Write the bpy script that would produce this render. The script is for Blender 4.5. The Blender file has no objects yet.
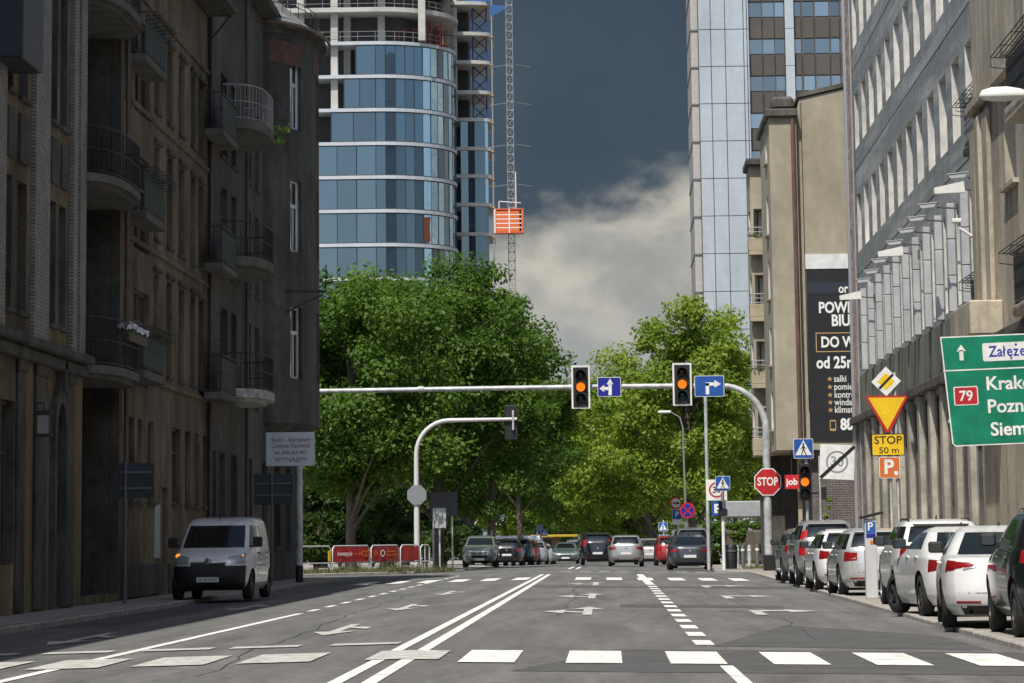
import bpy, bmesh, math, random
import numpy as np
from mathutils import Vector, Matrix
random.seed(7)
SC = bpy.context.scene
COL = SC.collection
PI = math.pi

# ------------------------------------------------------------------ camera, sky, sun, exposure
F_PX, CAM_H, SHIFT = 3500.0, 1.27, -375./1024
YAW, PITCH, ROLL = .02540954, .16216977, -.012
CAM_M = Matrix.Rotation(YAW, 3, 'Z') @ Matrix.Rotation(PI/2 + PITCH, 3, 'X') @ Matrix.Rotation(ROLL, 3, 'Z')
cd = bpy.data.cameras.new('camera')
cam = bpy.data.objects.new('camera', cd)
COL.objects.link(cam)
cam.matrix_world = Matrix.Translation((0, 0, CAM_H)) @ CAM_M.to_4x4()
cd.sensor_width = 36.0
cd.lens = F_PX/1024*36.0
cd.shift_y = SHIFT
cd.clip_start, cd.clip_end = .1, 5000
SC.camera = cam

SUN_V = Vector((-.20, -.58, 1.0)).normalized()          # towards the sun: behind the camera, a little left
SUN_EL = math.asin(SUN_V.z)
SUN_AZ = math.atan2(SUN_V.x, SUN_V.y)
sl = bpy.data.lights.new('sun', 'SUN')
sl.energy, sl.angle, sl.color = 4.1, math.radians(.53), (1.0, .955, .88)
so = bpy.data.objects.new('sun', sl)
COL.objects.link(so)
so.rotation_euler = (-SUN_V).to_track_quat('-Z', 'Y').to_euler()
so.location = (-20, -40, 80)

SC.view_settings.view_transform = 'Standard'
SC.view_settings.look = 'None'
SC.view_settings.exposure = 0.3
SC.view_settings.gamma = 1

W = bpy.data.worlds.new('World')
SC.world = W
W.use_nodes = True
def build_world():
    nt = W.node_tree; N = nt.nodes; L = nt.links
    N.clear()
    out = N.new('ShaderNodeOutputWorld')
    sky = N.new('ShaderNodeTexSky'); sky.sky_type = 'NISHITA'; sky.sun_disc = False
    sky.sun_elevation = SUN_EL; sky.sun_rotation = SUN_AZ
    sky.air_density = 1.0; sky.dust_density = 1.5
    b1 = N.new('ShaderNodeBackground'); b1.inputs[1].default_value = .125
    L.new(sky.outputs[0], b1.inputs[0])
    tc = N.new('ShaderNodeTexCoord')
    sep = N.new('ShaderNodeSeparateXYZ'); L.new(tc.outputs['Generated'], sep.inputs[0])
    def noise(scale, detail, sx=1, sy=1, sz=1, rough=.55):
        mp = N.new('ShaderNodeMapping'); mp.inputs['Scale'].default_value = (sx, sy, sz)
        L.new(tc.outputs['Generated'], mp.inputs[0])
        n = N.new('ShaderNodeTexNoise'); n.inputs['Scale'].default_value = scale
        n.inputs['Detail'].default_value = detail; n.inputs['Roughness'].default_value = rough
        L.new(mp.outputs[0], n.inputs['Vector']); return n.outputs[0]
    def m(op, a, b=None, c=None):
        x = N.new('ShaderNodeMath'); x.operation = op
        for i, v in enumerate((a, b, c)):
            if v is None: continue
            if isinstance(v, (int, float)): x.inputs[i].default_value = v
            else: L.new(v, x.inputs[i])
        return x.outputs[0]
    def ss(v, a, b):
        x = N.new('ShaderNodeMapRange'); x.interpolation_type = 'SMOOTHSTEP'
        L.new(v, x.inputs[0]); x.inputs[1].default_value = a; x.inputs[2].default_value = b
        return x.outputs[0]
    def mix(f, a, b):
        x = N.new('ShaderNodeMix'); x.data_type = 'RGBA'
        L.new(f, x.inputs[0])
        for i, v in ((6, a), (7, b)):
            if isinstance(v, tuple): x.inputs[i].default_value = (*v, 1)
            else: L.new(v, x.inputs[i])
        return x.outputs[2]
    n1 = noise(16, 5, 1, 1, 1.6)
    n2 = noise(6, 4, 1, 1, 1.6)
    n3 = noise(38, 6, 1, 1, 1.5)
    # a pale cloud deck low under the storm bank, its upper edge rising to the right
    edge = m('MULTIPLY_ADD', sep.outputs[0], -.38, sep.outputs[2])
    edge = m('MULTIPLY_ADD', m('SUBTRACT', n1, .5), .05, edge)
    edge = m('MULTIPLY_ADD', m('SUBTRACT', n3, .5), .024, edge)
    lowm = ss(edge, .1005, .0885)
    pale = mix(ss(n3, .3, .72), (.27, .275, .265), (.47, .445, .385))
    pale = mix(ss(sep.outputs[2], .075, .03), pale, (.25, .28, .30))
    slate = mix(ss(n2, .3, .75), (.039, .059, .083), (.066, .092, .119))
    slate = mix(ss(sep.outputs[2], .30, .14), (.044, .064, .087), slate)
    cloud = mix(lowm, slate, pale)
    b2 = N.new('ShaderNodeBackground'); b2.inputs[1].default_value = 1.0
    L.new(cloud, b2.inputs[0])
    bank = ss(m('MULTIPLY_ADD', m('SUBTRACT', n2, .5), .5, sep.outputs[1]), -.25, .35)
    mx = N.new('ShaderNodeMixShader')
    L.new(bank, mx.inputs[0]); L.new(b1.outputs[0], mx.inputs[1]); L.new(b2.outputs[0], mx.inputs[2])
    L.new(mx.outputs[0], out.inputs[0])
build_world()

# ------------------------------------------------------------------ placing helpers (where a sight line meets a plane)
def ray(px, py): return CAM_M @ Vector(((px-512)/F_PX, (-(py-341.5)+SHIFT*1024)/F_PX, -1))
CAM_C = Vector((0, 0, CAM_H))
def atY(px, py, Y): d = ray(px, py); return CAM_C + d*(Y/d.y)
def atX(px, py, X): d = ray(px, py); return CAM_C + d*(X/d.x)
def zAt(py, px, Y): return atY(px, py, Y).z
def xAt(px, Y, py=500): return atY(px, py, Y).x

GY = [(-1e4, 0), (146, 0), (200, -.15), (245, -.45), (370, -.9), (583, -1.3), (1e5, -1.3)]
def g(y):
    for (a, za), (b, zb) in zip(GY, GY[1:]):
        if y <= b: return za + (zb-za)*(y-a)/(b-a)
    return -1.3
CROWN_X = -2.3
def zroad(x, y): return -.018*abs(x-CROWN_X) + g(y)

# ------------------------------------------------------------------ materials
def nn(nt, t, **kw):
    n = nt.nodes.new(t)
    for k, v in kw.items(): setattr(n, k, v)
    return n
MATS = {}
def mat(name, col, rough=.6, metal=0., var=0., scale=3., bump=0., bscale=None, stretch=(1, 1, 1), col2=None, spec=.5,
        coat=0., brick=None, var2=0., world=True, lo=.35, hi=.68, streak=0.):
    if name in MATS: return MATS[name]
    m = bpy.data.materials.new(name); m.use_nodes = True
    nt = m.node_tree; P = nt.nodes['Principled BSDF']; L = nt.links
    P.inputs['Base Color'].default_value = (*col, 1); P.inputs['Roughness'].default_value = rough
    P.inputs['Metallic'].default_value = metal; P.inputs['Specular IOR Level'].default_value = spec
    if coat: P.inputs['Coat Weight'].default_value = coat; P.inputs['Coat Roughness'].default_value = .04
    if var or brick or bump or col2:
        if world:
            src = nn(nt, 'ShaderNodeNewGeometry').outputs['Position']
        else:
            src = nn(nt, 'ShaderNodeTexCoord').outputs['Object']
        mp = nn(nt, 'ShaderNodeMapping'); mp.inputs['Scale'].default_value = stretch
        L.new(src, mp.inputs[0])
        cur = None
        if brick:
            bw, bh, mort, axis = brick
            cx = nn(nt, 'ShaderNodeSeparateXYZ'); L.new(src, cx.inputs[0])
            cb = nn(nt, 'ShaderNodeCombineXYZ')
            L.new(cx.outputs[0 if axis == 'x' else 1], cb.inputs[0]); L.new(cx.outputs[2], cb.inputs[1])
            b = nn(nt, 'ShaderNodeTexBrick'); L.new(cb.outputs[0], b.inputs[0])
            b.inputs['Scale'].default_value = 1; b.inputs['Brick Width'].default_value = bw
            b.inputs['Row Height'].default_value = bh; b.inputs['Mortar Size'].default_value = .009
            b.inputs['Color1'].default_value = (*col, 1)
            b.inputs['Color2'].default_value = (*[c*.68 for c in col], 1)
            b.inputs['Mortar'].default_value = (*mort, 1)
            cur = b.outputs[0]
        n = nn(nt, 'ShaderNodeTexNoise'); n.inputs['Scale'].default_value = scale; n.inputs['Detail'].default_value = 7
        n.inputs['Roughness'].default_value = .62
        L.new(mp.outputs[0], n.inputs['Vector'])
        mr = nn(nt, 'ShaderNodeMapRange'); mr.inputs[1].default_value = lo; mr.inputs[2].default_value = hi
        L.new(n.outputs[0], mr.inputs[0])
        mx = nn(nt, 'ShaderNodeMix', data_type='RGBA'); L.new(mr.outputs[0], mx.inputs[0])
        if cur is not None:
            mu = nn(nt, 'ShaderNodeMix', data_type='RGBA', blend_type='MULTIPLY'); mu.inputs[0].default_value = 1
            L.new(cur, mu.inputs[6]); mx.inputs[6].default_value = (1-var,)*3+(1,); mx.inputs[7].default_value = (1+var*.4,)*3+(1,)
            L.new(mx.outputs[2], mu.inputs[7]); outc = mu.outputs[2]
        else:
            c2 = col2 if col2 else tuple(min(1, c*(1+var)) for c in col)
            mx.inputs[6].default_value = (*[c*(1-var) for c in col], 1); mx.inputs[7].default_value = (*c2, 1)
            outc = mx.outputs[2]
        if var2:
            n2 = nn(nt, 'ShaderNodeTexNoise'); n2.inputs['Scale'].default_value = scale*7; n2.inputs['Detail'].default_value = 5
            L.new(src, n2.inputs['Vector'])
            r2 = nn(nt, 'ShaderNodeMapRange'); L.new(n2.outputs[0], r2.inputs[0]); r2.inputs[1].default_value = .3; r2.inputs[2].default_value = .7
            r2.inputs[3].default_value = 1-var2; r2.inputs[4].default_value = 1+var2
            v = nn(nt, 'ShaderNodeVectorMath', operation='SCALE'); L.new(outc, v.inputs[0]); L.new(r2.outputs[0], v.inputs['Scale'])
            outc = v.outputs[0]
        if streak:
            m3 = nn(nt, 'ShaderNodeMapping'); m3.inputs['Scale'].default_value = (1.6, 1.6, .16); L.new(src, m3.inputs[0])
            n4 = nn(nt, 'ShaderNodeTexNoise'); n4.inputs['Scale'].default_value = .9; n4.inputs['Detail'].default_value = 8; n4.inputs['Roughness'].default_value = .7
            L.new(m3.outputs[0], n4.inputs['Vector'])
            r4 = nn(nt, 'ShaderNodeMapRange'); L.new(n4.outputs[0], r4.inputs[0]); r4.inputs[1].default_value = .38; r4.inputs[2].default_value = .58
            r4.inputs[3].default_value = 1-streak; r4.inputs[4].default_value = 1+streak*.25
            v4 = nn(nt, 'ShaderNodeVectorMath', operation='SCALE'); L.new(outc, v4.inputs[0]); L.new(r4.outputs[0], v4.inputs['Scale']); outc = v4.outputs[0]
        L.new(outc, P.inputs['Base Color'])
        if bump:
            n3 = nn(nt, 'ShaderNodeTexNoise'); n3.inputs['Scale'].default_value = bscale or scale*12; n3.inputs['Detail'].default_value = 4
            L.new(src, n3.inputs['Vector'])
            bp = nn(nt, 'ShaderNodeBump'); bp.inputs['Strength'].default_value = bump; bp.inputs['Distance'].default_value = .02
            L.new(n3.outputs[0], bp.inputs['Height']); L.new(bp.outputs[0], P.inputs['Normal'])
    MATS[name] = m
    return m
def glassy(name, dark, tint, fac, rough=.03, wob=0., pane=None, per_object=False):
    """opaque coated glazing: a dark body under a tinted mirror-like coat"""
    if name in MATS: return MATS[name]
    m = bpy.data.materials.new(name); m.use_nodes = True
    nt = m.node_tree; L = nt.links; P = nt.nodes['Principled BSDF']; O = nt.nodes['Material Output']
    P.inputs['Base Color'].default_value = (*dark, 1); P.inputs['Roughness'].default_value = .15
    G = nn(nt, 'ShaderNodeBsdfGlossy'); G.inputs['Color'].default_value = (*tint, 1); G.inputs['Roughness'].default_value = rough
    S = nn(nt, 'ShaderNodeMixShader')
    lw = nn(nt, 'ShaderNodeFresnel'); lw.inputs[0].default_value = 1.5
    a = nn(nt, 'ShaderNodeMath', operation='ADD', use_clamp=True); L.new(lw.outputs[0], a.inputs[0]); a.inputs[1].default_value = fac
    if pane:
        rnd = nn(nt, 'ShaderNodeObjectInfo').outputs['Random'] if per_object else nn(nt, 'ShaderNodeNewGeometry').outputs['Random Per Island']
        L.new(rnd, (r := nn(nt, 'ShaderNodeMapRange')).inputs[0])
        r.inputs[3].default_value = fac-pane; r.inputs[4].default_value = fac+pane
        L.new(r.outputs[0], a.inputs[1])
    L.new(a.outputs[0], S.inputs[0]); L.new(P.outputs[0], S.inputs[1]); L.new(G.outputs[0], S.inputs[2]); L.new(S.outputs[0], O.inputs[0])
    if wob:
        geo = nn(nt, 'ShaderNodeNewGeometry')
        n = nn(nt, 'ShaderNodeTexNoise'); n.inputs['Scale'].default_value = .35; n.inputs['Detail'].default_value = 2
        L.new(geo.outputs['Position'], n.inputs['Vector'])
        b = nn(nt, 'ShaderNodeBump'); b.inputs['Strength'].default_value = wob; b.inputs['Distance'].default_value = .3
        L.new(n.outputs[0], b.inputs['Height']); L.new(b.outputs[0], G.inputs['Normal'])
    MATS[name] = m
    return m
def lamp_mat(name, col, strength):
    m = bpy.data.materials.new(name); m.use_nodes = True
    P = m.node_tree.nodes['Principled BSDF']; P.inputs['Base Color'].default_value = (*col, 1)
    P.inputs['Emission Color'].default_value = (*col, 1); P.inputs['Emission Strength'].default_value = strength
    MATS[name] = m; return m

# ------------------------------------------------------------------ mesh builder
class MB:
    def __init__(s): s.v = []; s.f = []; s.mi = []; s.m = 0
    def add(s, vs, fs):
        o = len(s.v); s.v += [tuple(p) for p in vs]; s.f += [tuple(i+o for i in f) for f in fs]; s.mi += [s.m]*len(fs); return s
    def quad(s, a, b, c, d): return s.add((a, b, c, d), ((0, 1, 2, 3),))
    def box(s, x0, x1, y0, y1, z0, z1, M=None):
        p = [Vector((x, y, z)) for z in (z0, z1) for y in (y0, y1) for x in (x0, x1)]
        if M is not None: p = [M @ q for q in p]
        return s.add(p, ((0, 2, 3, 1), (4, 5, 7, 6), (0, 1, 5, 4), (2, 6, 7, 3), (0, 4, 6, 2), (1, 3, 7, 5)))
    def bbox(s, x0, x1, y0, y1, z0, z1, b=.02, M=None):
        """box with chamfered edges"""
        P = []
        for z, i in ((z0, b), (z0+b, 0), (z1-b, 0), (z1, b)):
            P += [(x0+b, y0+i, z), (x1-b, y0+i, z), (x1-i, y0+b, z), (x1-i, y1-b, z), (x1-b, y1-i, z), (x0+b, y1-i, z), (x0+i, y1-b, z), (x0+i, y0+b, z)]
        P = [Vector(q) for q in P]
        if M is not None: P = [M @ q for q in P]
        F = [tuple(range(7, -1, -1)), tuple(range(24, 32))]
        for k in range(3):
            for j in range(8): F.append((k*8+j, k*8+(j+1) % 8, k*8+8+(j+1) % 8, k*8+8+j))
        return s.add(P, F)
    def tube(s, pts, r, n=10, caps=True):
        pts = [Vector(p) for p in pts]; R = r if isinstance(r, (list, tuple)) else [r]*len(pts)
        rings = []; ref = None
        for i, p in enumerate(pts):
            t = (pts[min(i+1, len(pts)-1)]-pts[max(i-1, 0)]).normalized()
            if ref is None:
                ref = Vector((0, 0, 1)) if abs(t.z) < .9 else Vector((1, 0, 0))
            a = (ref - t*ref.dot(t)).normalized(); ref = a; b = t.cross(a)
            rings.append([p + (a*math.cos(2*PI*k/n)+b*math.sin(2*PI*k/n))*R[i] for k in range(n)])
        V = [q for R_ in rings for q in R_]; Fs = []
        for i in range(len(pts)-1):
            for k in range(n): Fs.append((i*n+k, i*n+(k+1) % n, (i+1)*n+(k+1) % n, (i+1)*n+k))
        if caps: Fs += [tuple(range(n-1, -1, -1)), tuple(range((len(pts)-1)*n, len(pts)*n))]
        return s.add(V, Fs)
    def prism(s, poly, z0, z1):
        n = len(poly); V = [(*p, z0) for p in poly]+[(*p, z1) for p in poly]
        return s.add(V, [tuple(range(n-1, -1, -1)), tuple(range(n, 2*n))]+[(i, (i+1) % n, n+(i+1) % n, n+i) for i in range(n)])
    def plate(s, poly, X, Y, Z, t=.004, M=None):
        """polygon in (x, z) standing upright, its face towards -Y at Y, thickness t behind"""
        n = len(poly); V = [Vector((X+p[0], Y, Z+p[1])) for p in poly]+[Vector((X+p[0], Y+t, Z+p[1])) for p in poly]
        if M is not None: V = [M @ q for q in V]
        return s.add(V, [tuple(range(n)), tuple(range(2*n-1, n-1, -1))]+[(i, n+i, n+(i+1) % n, (i+1) % n) for i in range(n)])
    def xprism(s, poly, x0, x1):
        """polygon in (y, z) extruded along x"""
        n = len(poly); V = [(x0, *p) for p in poly]+[(x1, *p) for p in poly]
        return s.add(V, [tuple(range(n)), tuple(range(2*n-1, n-1, -1))]+[(i, (i+1) % n, n+(i+1) % n, n+i) for i in range(n)])
    def lathe(s, prof, n=24, axis='z', c=(0, 0, 0)):
        V = []; Fs = []
        for (r, h) in prof:
            for k in range(n):
                a = 2*PI*k/n; u, w = r*math.cos(a), r*math.sin(a)
                V.append((c[0]+u, c[1]+w, c[2]+h) if axis == 'z' else ((c[0]+h, c[1]+u, c[2]+w) if axis == 'x' else (c[0]+u, c[1]+h, c[2]+w)))
        for i in range(len(prof)-1):
            for k in range(n): Fs.append((i*n+k, i*n+(k+1) % n, (i+1)*n+(k+1) % n, (i+1)*n+k))
        return s.add(V, Fs)
    def build(s, name, mats, parent=None, smooth=False, angle=40, local=False, kind=None):
        me = bpy.data.meshes.new(name)
        off = Vector((0, 0, 0))
        if parent is not None and not local:
            q = parent
            while q is not None: off += q.location; q = q.parent
        me.from_pydata([(p[0]-off.x, p[1]-off.y, p[2]-off.z) for p in s.v], [], s.f)
        mats = mats if isinstance(mats, (list, tuple)) else [mats]
        for q in mats: me.materials.append(q)
        if len(mats) > 1: me.polygons.foreach_set('material_index', s.mi)
        bm = bmesh.new(); bm.from_mesh(me); bmesh.ops.recalc_face_normals(bm, faces=bm.faces); bm.to_mesh(me); bm.free()
        if smooth:
            me.polygons.foreach_set('use_smooth', [True]*len(me.polygons)); me.set_sharp_from_angle(angle=math.radians(angle))
        me.update()
        o = bpy.data.objects.new(name, me); COL.objects.link(o)
        if parent is not None: o.parent = parent
        if kind: o['kind'] = kind
        return o
def tag(o, label, cat=None, group=None, kind=None):
    if label: o['label'] = label
    if cat: o['category'] = cat
    if group: o['group'] = group
    if kind: o['kind'] = kind
    return o
def empty(name, loc, label, cat, group=None, rz=0):
    o = bpy.data.objects.new(name, None); COL.objects.link(o); o.location = loc; o.rotation_euler = (0, 0, rz)
    o.empty_display_size = .3
    return tag(o, label, cat, group)
def copy_tree(o, parent=None):
    c = o.copy(); COL.objects.link(c); c.parent = parent
    for ch in list(o.children): copy_tree(ch, c)
    return c
FONT = {}
def text_mesh(txt, size, bold=0.0, align='CENTER', shear=0., spacing=1.):
    cu = bpy.data.curves.new('t', 'FONT'); cu.body = txt; cu.size = size; cu.align_x = align; cu.align_y = 'CENTER'
    cu.offset = bold*size; cu.shear = shear; cu.space_character = spacing; cu.resolution_u = 3
    o = bpy.data.objects.new('t', cu); COL.objects.link(o)
    dg = bpy.context.evaluated_depsgraph_get()
    me = bpy.data.meshes.new_from_object(o.evaluated_get(dg))
    V = [v.co.copy() for v in me.vertices]; Fs = [tuple(p.vertices) for p in me.polygons]
    bpy.data.objects.remove(o); bpy.data.curves.remove(cu); bpy.data.meshes.remove(me)
    return V, Fs
def lettering(lines, X, Y, Z, material, parent, M=None, name='lettering'):
    """lines: (text, dx, dz, size, bold, align, shear[, width]); upright, facing -Y"""
    o = None
    for ln in lines:
        mb = MB()
        t, dx, dz, sz, bold, al, sh = ln[:7]
        V, Fs = text_mesh(t, sz, bold, al, sh)
        if not V: continue
        k = 1
        if len(ln) > 7:
            w = max(v.x for v in V)-min(v.x for v in V); k = -ln[7] if ln[7] < 0 else ln[7]/w
        P = [Vector((X+dx+v.x*k, Y, Z+dz+v.y)) for v in V]
        if M is not None: P = [M @ p for p in P]
        mb.add(P, Fs); o = mb.build(name, material, parent)
    return o
def ngon(n, r, a0=0.): return [(r*math.cos(a0+2*PI*i/n), r*math.sin(a0+2*PI*i/n)) for i in range(n)]
def rrect(w, h, r, n=4):
    P = []
    for cx, cy, a in ((w/2-r, h/2-r, 0), (-w/2+r, h/2-r, PI/2), (-w/2+r, -h/2+r, PI), (w/2-r, -h/2+r, 1.5*PI)):
        P += [(cx+r*math.cos(a+PI/2*i/n), cy+r*math.sin(a+PI/2*i/n)) for i in range(n+1)]
    return P
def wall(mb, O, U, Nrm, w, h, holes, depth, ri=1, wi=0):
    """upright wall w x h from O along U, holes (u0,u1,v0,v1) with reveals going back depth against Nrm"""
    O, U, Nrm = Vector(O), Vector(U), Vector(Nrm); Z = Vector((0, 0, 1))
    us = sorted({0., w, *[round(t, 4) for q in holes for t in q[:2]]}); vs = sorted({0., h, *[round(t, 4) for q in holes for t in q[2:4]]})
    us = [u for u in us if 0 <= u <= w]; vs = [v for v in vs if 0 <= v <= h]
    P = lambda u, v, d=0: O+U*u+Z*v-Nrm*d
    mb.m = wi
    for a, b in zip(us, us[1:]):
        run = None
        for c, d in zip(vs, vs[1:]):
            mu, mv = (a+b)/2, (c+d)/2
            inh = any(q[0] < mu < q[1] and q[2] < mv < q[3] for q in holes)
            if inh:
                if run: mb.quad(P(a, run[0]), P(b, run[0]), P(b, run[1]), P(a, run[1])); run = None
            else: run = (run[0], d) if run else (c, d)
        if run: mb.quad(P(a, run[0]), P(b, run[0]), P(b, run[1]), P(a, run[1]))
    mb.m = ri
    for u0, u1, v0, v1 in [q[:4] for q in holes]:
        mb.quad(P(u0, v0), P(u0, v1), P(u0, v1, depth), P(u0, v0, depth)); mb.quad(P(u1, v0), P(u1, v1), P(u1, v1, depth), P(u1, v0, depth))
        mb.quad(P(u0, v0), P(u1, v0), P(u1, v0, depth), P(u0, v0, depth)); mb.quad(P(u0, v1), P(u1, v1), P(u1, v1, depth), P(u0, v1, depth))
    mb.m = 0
def window(root, O, U, Nrm, hole, depth, gm, fm, sill=None, bars=1, cross=True, fw=.07, bd=None):
    """one window: pane at the back of its opening, frame as a sub-part, sill as a sub-part"""
    O, U, Nrm = Vector(O), Vector(U), Vector(Nrm); Z = Vector((0, 0, 1)); u0, u1, v0, v1 = hole[:4]
    P = lambda u, v, d=0: O+U*u+Z*v-Nrm*d
    a = MB(); a.quad(P(u0, v0, depth), P(u1, v0, depth), P(u1, v1, depth), P(u0, v1, depth))
    pane = a.build('window', gm, root)
    f = MB()
    def bar(a0, a1, b0, b1, t=.05):
        pts = [P(u, v, depth-dd) for dd in (.004, t) for u, v in ((a0, b0), (a1, b0), (a1, b1), (a0, b1))]
        f.add(pts, ((0, 1, 2, 3), (4, 5, 6, 7), (0, 1, 5, 4), (1, 2, 6, 5), (2, 3, 7, 6), (3, 0, 4, 7)))
    e = .004
    bar(u0+e, u0+fw, v0+e, v1-e); bar(u1-fw, u1-e, v0+e, v1-e); bar(u0+fw, u1-fw, v0+e, v0+fw, .048); bar(u0+fw, u1-fw, v1-fw, v1-e, .048)
    for k in range(bars):
        c = u0+(u1-u0)*(k+1)/(bars+1); bar(c-fw*.45, c+fw*.45, v0+fw, v1-fw, .044)
    if cross:
        c = v0+(v1-v0)*.68; bar(u0+fw, u1-fw, c-fw*.45, c+fw*.45, .04)
    f.build('frame', fm, pane)
    if sill:
        sm, pr = sill
        s = MB(); pts = [P(u, v, -d) for d in (-.003-.0, pr) for u, v in ((u0-.06, v0-.09), (u1+.06, v0-.09), (u1+.06, v0-.004), (u0-.06, v0-.004))]
        s.add(pts, ((0, 1, 2, 3), (4, 5, 6, 7), (0, 1, 5, 4), (1, 2, 6, 5), (2, 3, 7, 6), (3, 0, 4, 7)))
        s.build('sill', sm, pane)
    return pane
# ------------------------------------------------------------------ the setting
M_ASPH = mat('asphalt', (.138, .137, .133), .88, var=.24, scale=.9, bump=.5, bscale=40, stretch=(1.6, .12, 1), var2=.24, spec=.3)
M_ASPH2 = mat('asphalt_patch', (.092, .092, .092), .9, var=.18, scale=1.5, bump=.35, bscale=60, var2=.1, spec=.3)
M_TAR = mat('tar', (.05, .05, .052), .7, spec=.3)
M_PAINT = mat('road_paint', (.54, .535, .505), .8, var=.4, scale=3.5, var2=.16, lo=.22, hi=.52, bump=.2, bscale=40)
M_PAINT2 = mat('road_paint_worn', (.40, .395, .37), .8, var=.45, scale=5, var2=.2, lo=.3, hi=.6)
M_PAVE = mat('paving', (.30, .275, .245), .9, var=.25, scale=1.2, bump=.3, bscale=20, var2=.12)
M_KERB = mat('kerb_stone', (.33, .31, .28), .85, var=.25, scale=2.5, bump=.3, bscale=30, var2=.1)
M_SOIL = mat('ground', (.10, .095, .075), .95, var=.3, scale=.5)
M_GRASS = mat('grass', (.085, .12, .03), .8, var=.4, scale=3, col2=(.17, .16, .06))

def ybreaks(y0, y1): return [y0]+[a for a, _ in GY if y0 < a < y1]+[y1]
def grid_sheet(mb, x0, x1, y0, y1, off, crown=True, ystep=None):
    xs = [x0]+([CROWN_X] if crown and x0 < CROWN_X < x1 else [])+[x1]
    ys = ybreaks(y0, y1)
    zf = (lambda x, y: zroad(x, y)+off) if crown else (lambda x, y: g(y)+off)
    for a, b in zip(xs, xs[1:]):
        for c, d in zip(ys, ys[1:]):
            mb.quad((a, c, zf(a, c)), (b, c, zf(b, c)), (b, d, zf(b, d)), (a, d, zf(a, d)))
def strip(mb, x0, y0, x1, y1, w, off=.008):
    """painted line of width w between two points, split along the grade"""
    ys = ybreaks(y0, y1)
    for c, d in zip(ys, ys[1:]):
        xa = x0+(x1-x0)*(c-y0)/(y1-y0); xb = x0+(x1-x0)*(d-y0)/(y1-y0); h = w/2
        mb.quad((xa-h, c, zroad(xa-h, c)+off), (xa+h, c, zroad(xa+h, c)+off), (xb+h, d, zroad(xb+h, d)+off), (xb-h, d, zroad(xb-h, d)+off))
def gpoly(mb, pts, off=.008):
    mb.add([(x, y, zroad(x, y)+off) for x, y in pts], [tuple(range(len(pts)))])

b = MB(); b.quad((-1500, -200, -3.2), (1500, -200, -3.2), (1500, 3000, -3.2), (-1500, 3000, -3.2)); b.build('ground', M_SOIL, kind='structure')
b = MB(); grid_sheet(b, -10.0, 5.6, -60, 400, 0); b.build('road', M_ASPH, kind='structure')
b = MB(); b.quad((-90, 129, -.15), (-10.0, 129, -.15), (-10.0, 152, -.15), (-90, 152, -.15)); b.build('side_street', M_ASPH, kind='structure')
xk = lambda y: 4.95+.0045*(y-43)
ZPR, ZPL = -.07, -.04                    # the pavements lie a few centimetres above the gutter
def pavement(name, polys, matl, top=0., kind='structure'):
    mb = MB()
    for P in polys: mb.prism(P, -3, top)
    return mb.build(name, matl, kind=kind)
pavement('pavement_left', [[(-60, -60), (-10.0, -60), (-10.0, 129.5), (-10.6, 131), (-60, 131)]], M_PAVE, ZPL)
KR = [(xk(-60)+.16, -60), (xk(40)+.16, 40), (xk(129)+.16, 129), (5.5, 137), (4.4, 141)]
pavement('pavement_right', [KR+[(60, 141), (60, -60)]], M_PAVE, ZPR)
b = MB()
for X0, X1, y_ in ((4.4, 60, 141.), (-60, -6.6, 165.)):
    ys = ybreaks(y_, 640)
    for c, d in zip(ys, ys[1:]):
        V = [(x, y, z) for (x, y, z) in ((X0, c, g(c)-.06), (X1, c, g(c)-.06), (X1, d, g(d)-.06), (X0, d, g(d)-.06), (X0, c, -3), (X1, c, -3), (X1, d, -3), (X0, d, -3))]
        b.add(V, ((0, 1, 2, 3), (0, 4, 5, 1), (1, 5, 6, 2), (3, 2, 6, 7), (0, 3, 7, 4)))
b.prism([(-60, 144.6), (-13.6, 144.4), (-8.6, 151), (-6.6, 156), (-6.6, 165), (-60, 165)], -3, -.05)
b.build('pavement_beyond_junction', M_PAVE, kind='structure')
b = MB(); rr = random.Random(3)
def kerb_run(pts, zt):
    for (xa, ya), (xb, yb) in zip(pts, pts[1:]):
        L_ = math.hypot(xb-xa, yb-ya); n = max(1, round(L_/1.5)); ang = math.atan2(yb-ya, xb-xa)
        for i in range(n):
            t0 = i/n; dz = rr.uniform(-.006, .008); M = Matrix.Translation((xa+(xb-xa)*t0, ya+(yb-ya)*t0, 0)) @ Matrix.Rotation(ang, 4, 'Z')
            b.bbox(.004, L_/n-.006, -.16, .0, -.35, .012+dz+zt, .018, M)
kerb_run([(xk(0), 0), (xk(40), 40), (xk(129), 129), (5.34, 137), (4.24, 141), (4.24, 146)], ZPR)
kerb_run([(-10.0+.16, 0), (-9.84, 129.5)], ZPL)
kerb_run([(-13.6, 144.3), (-8.5, 150.9), (-6.45, 156)], -.05)
b.build('kerb', M_KERB, kind='structure')

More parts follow.
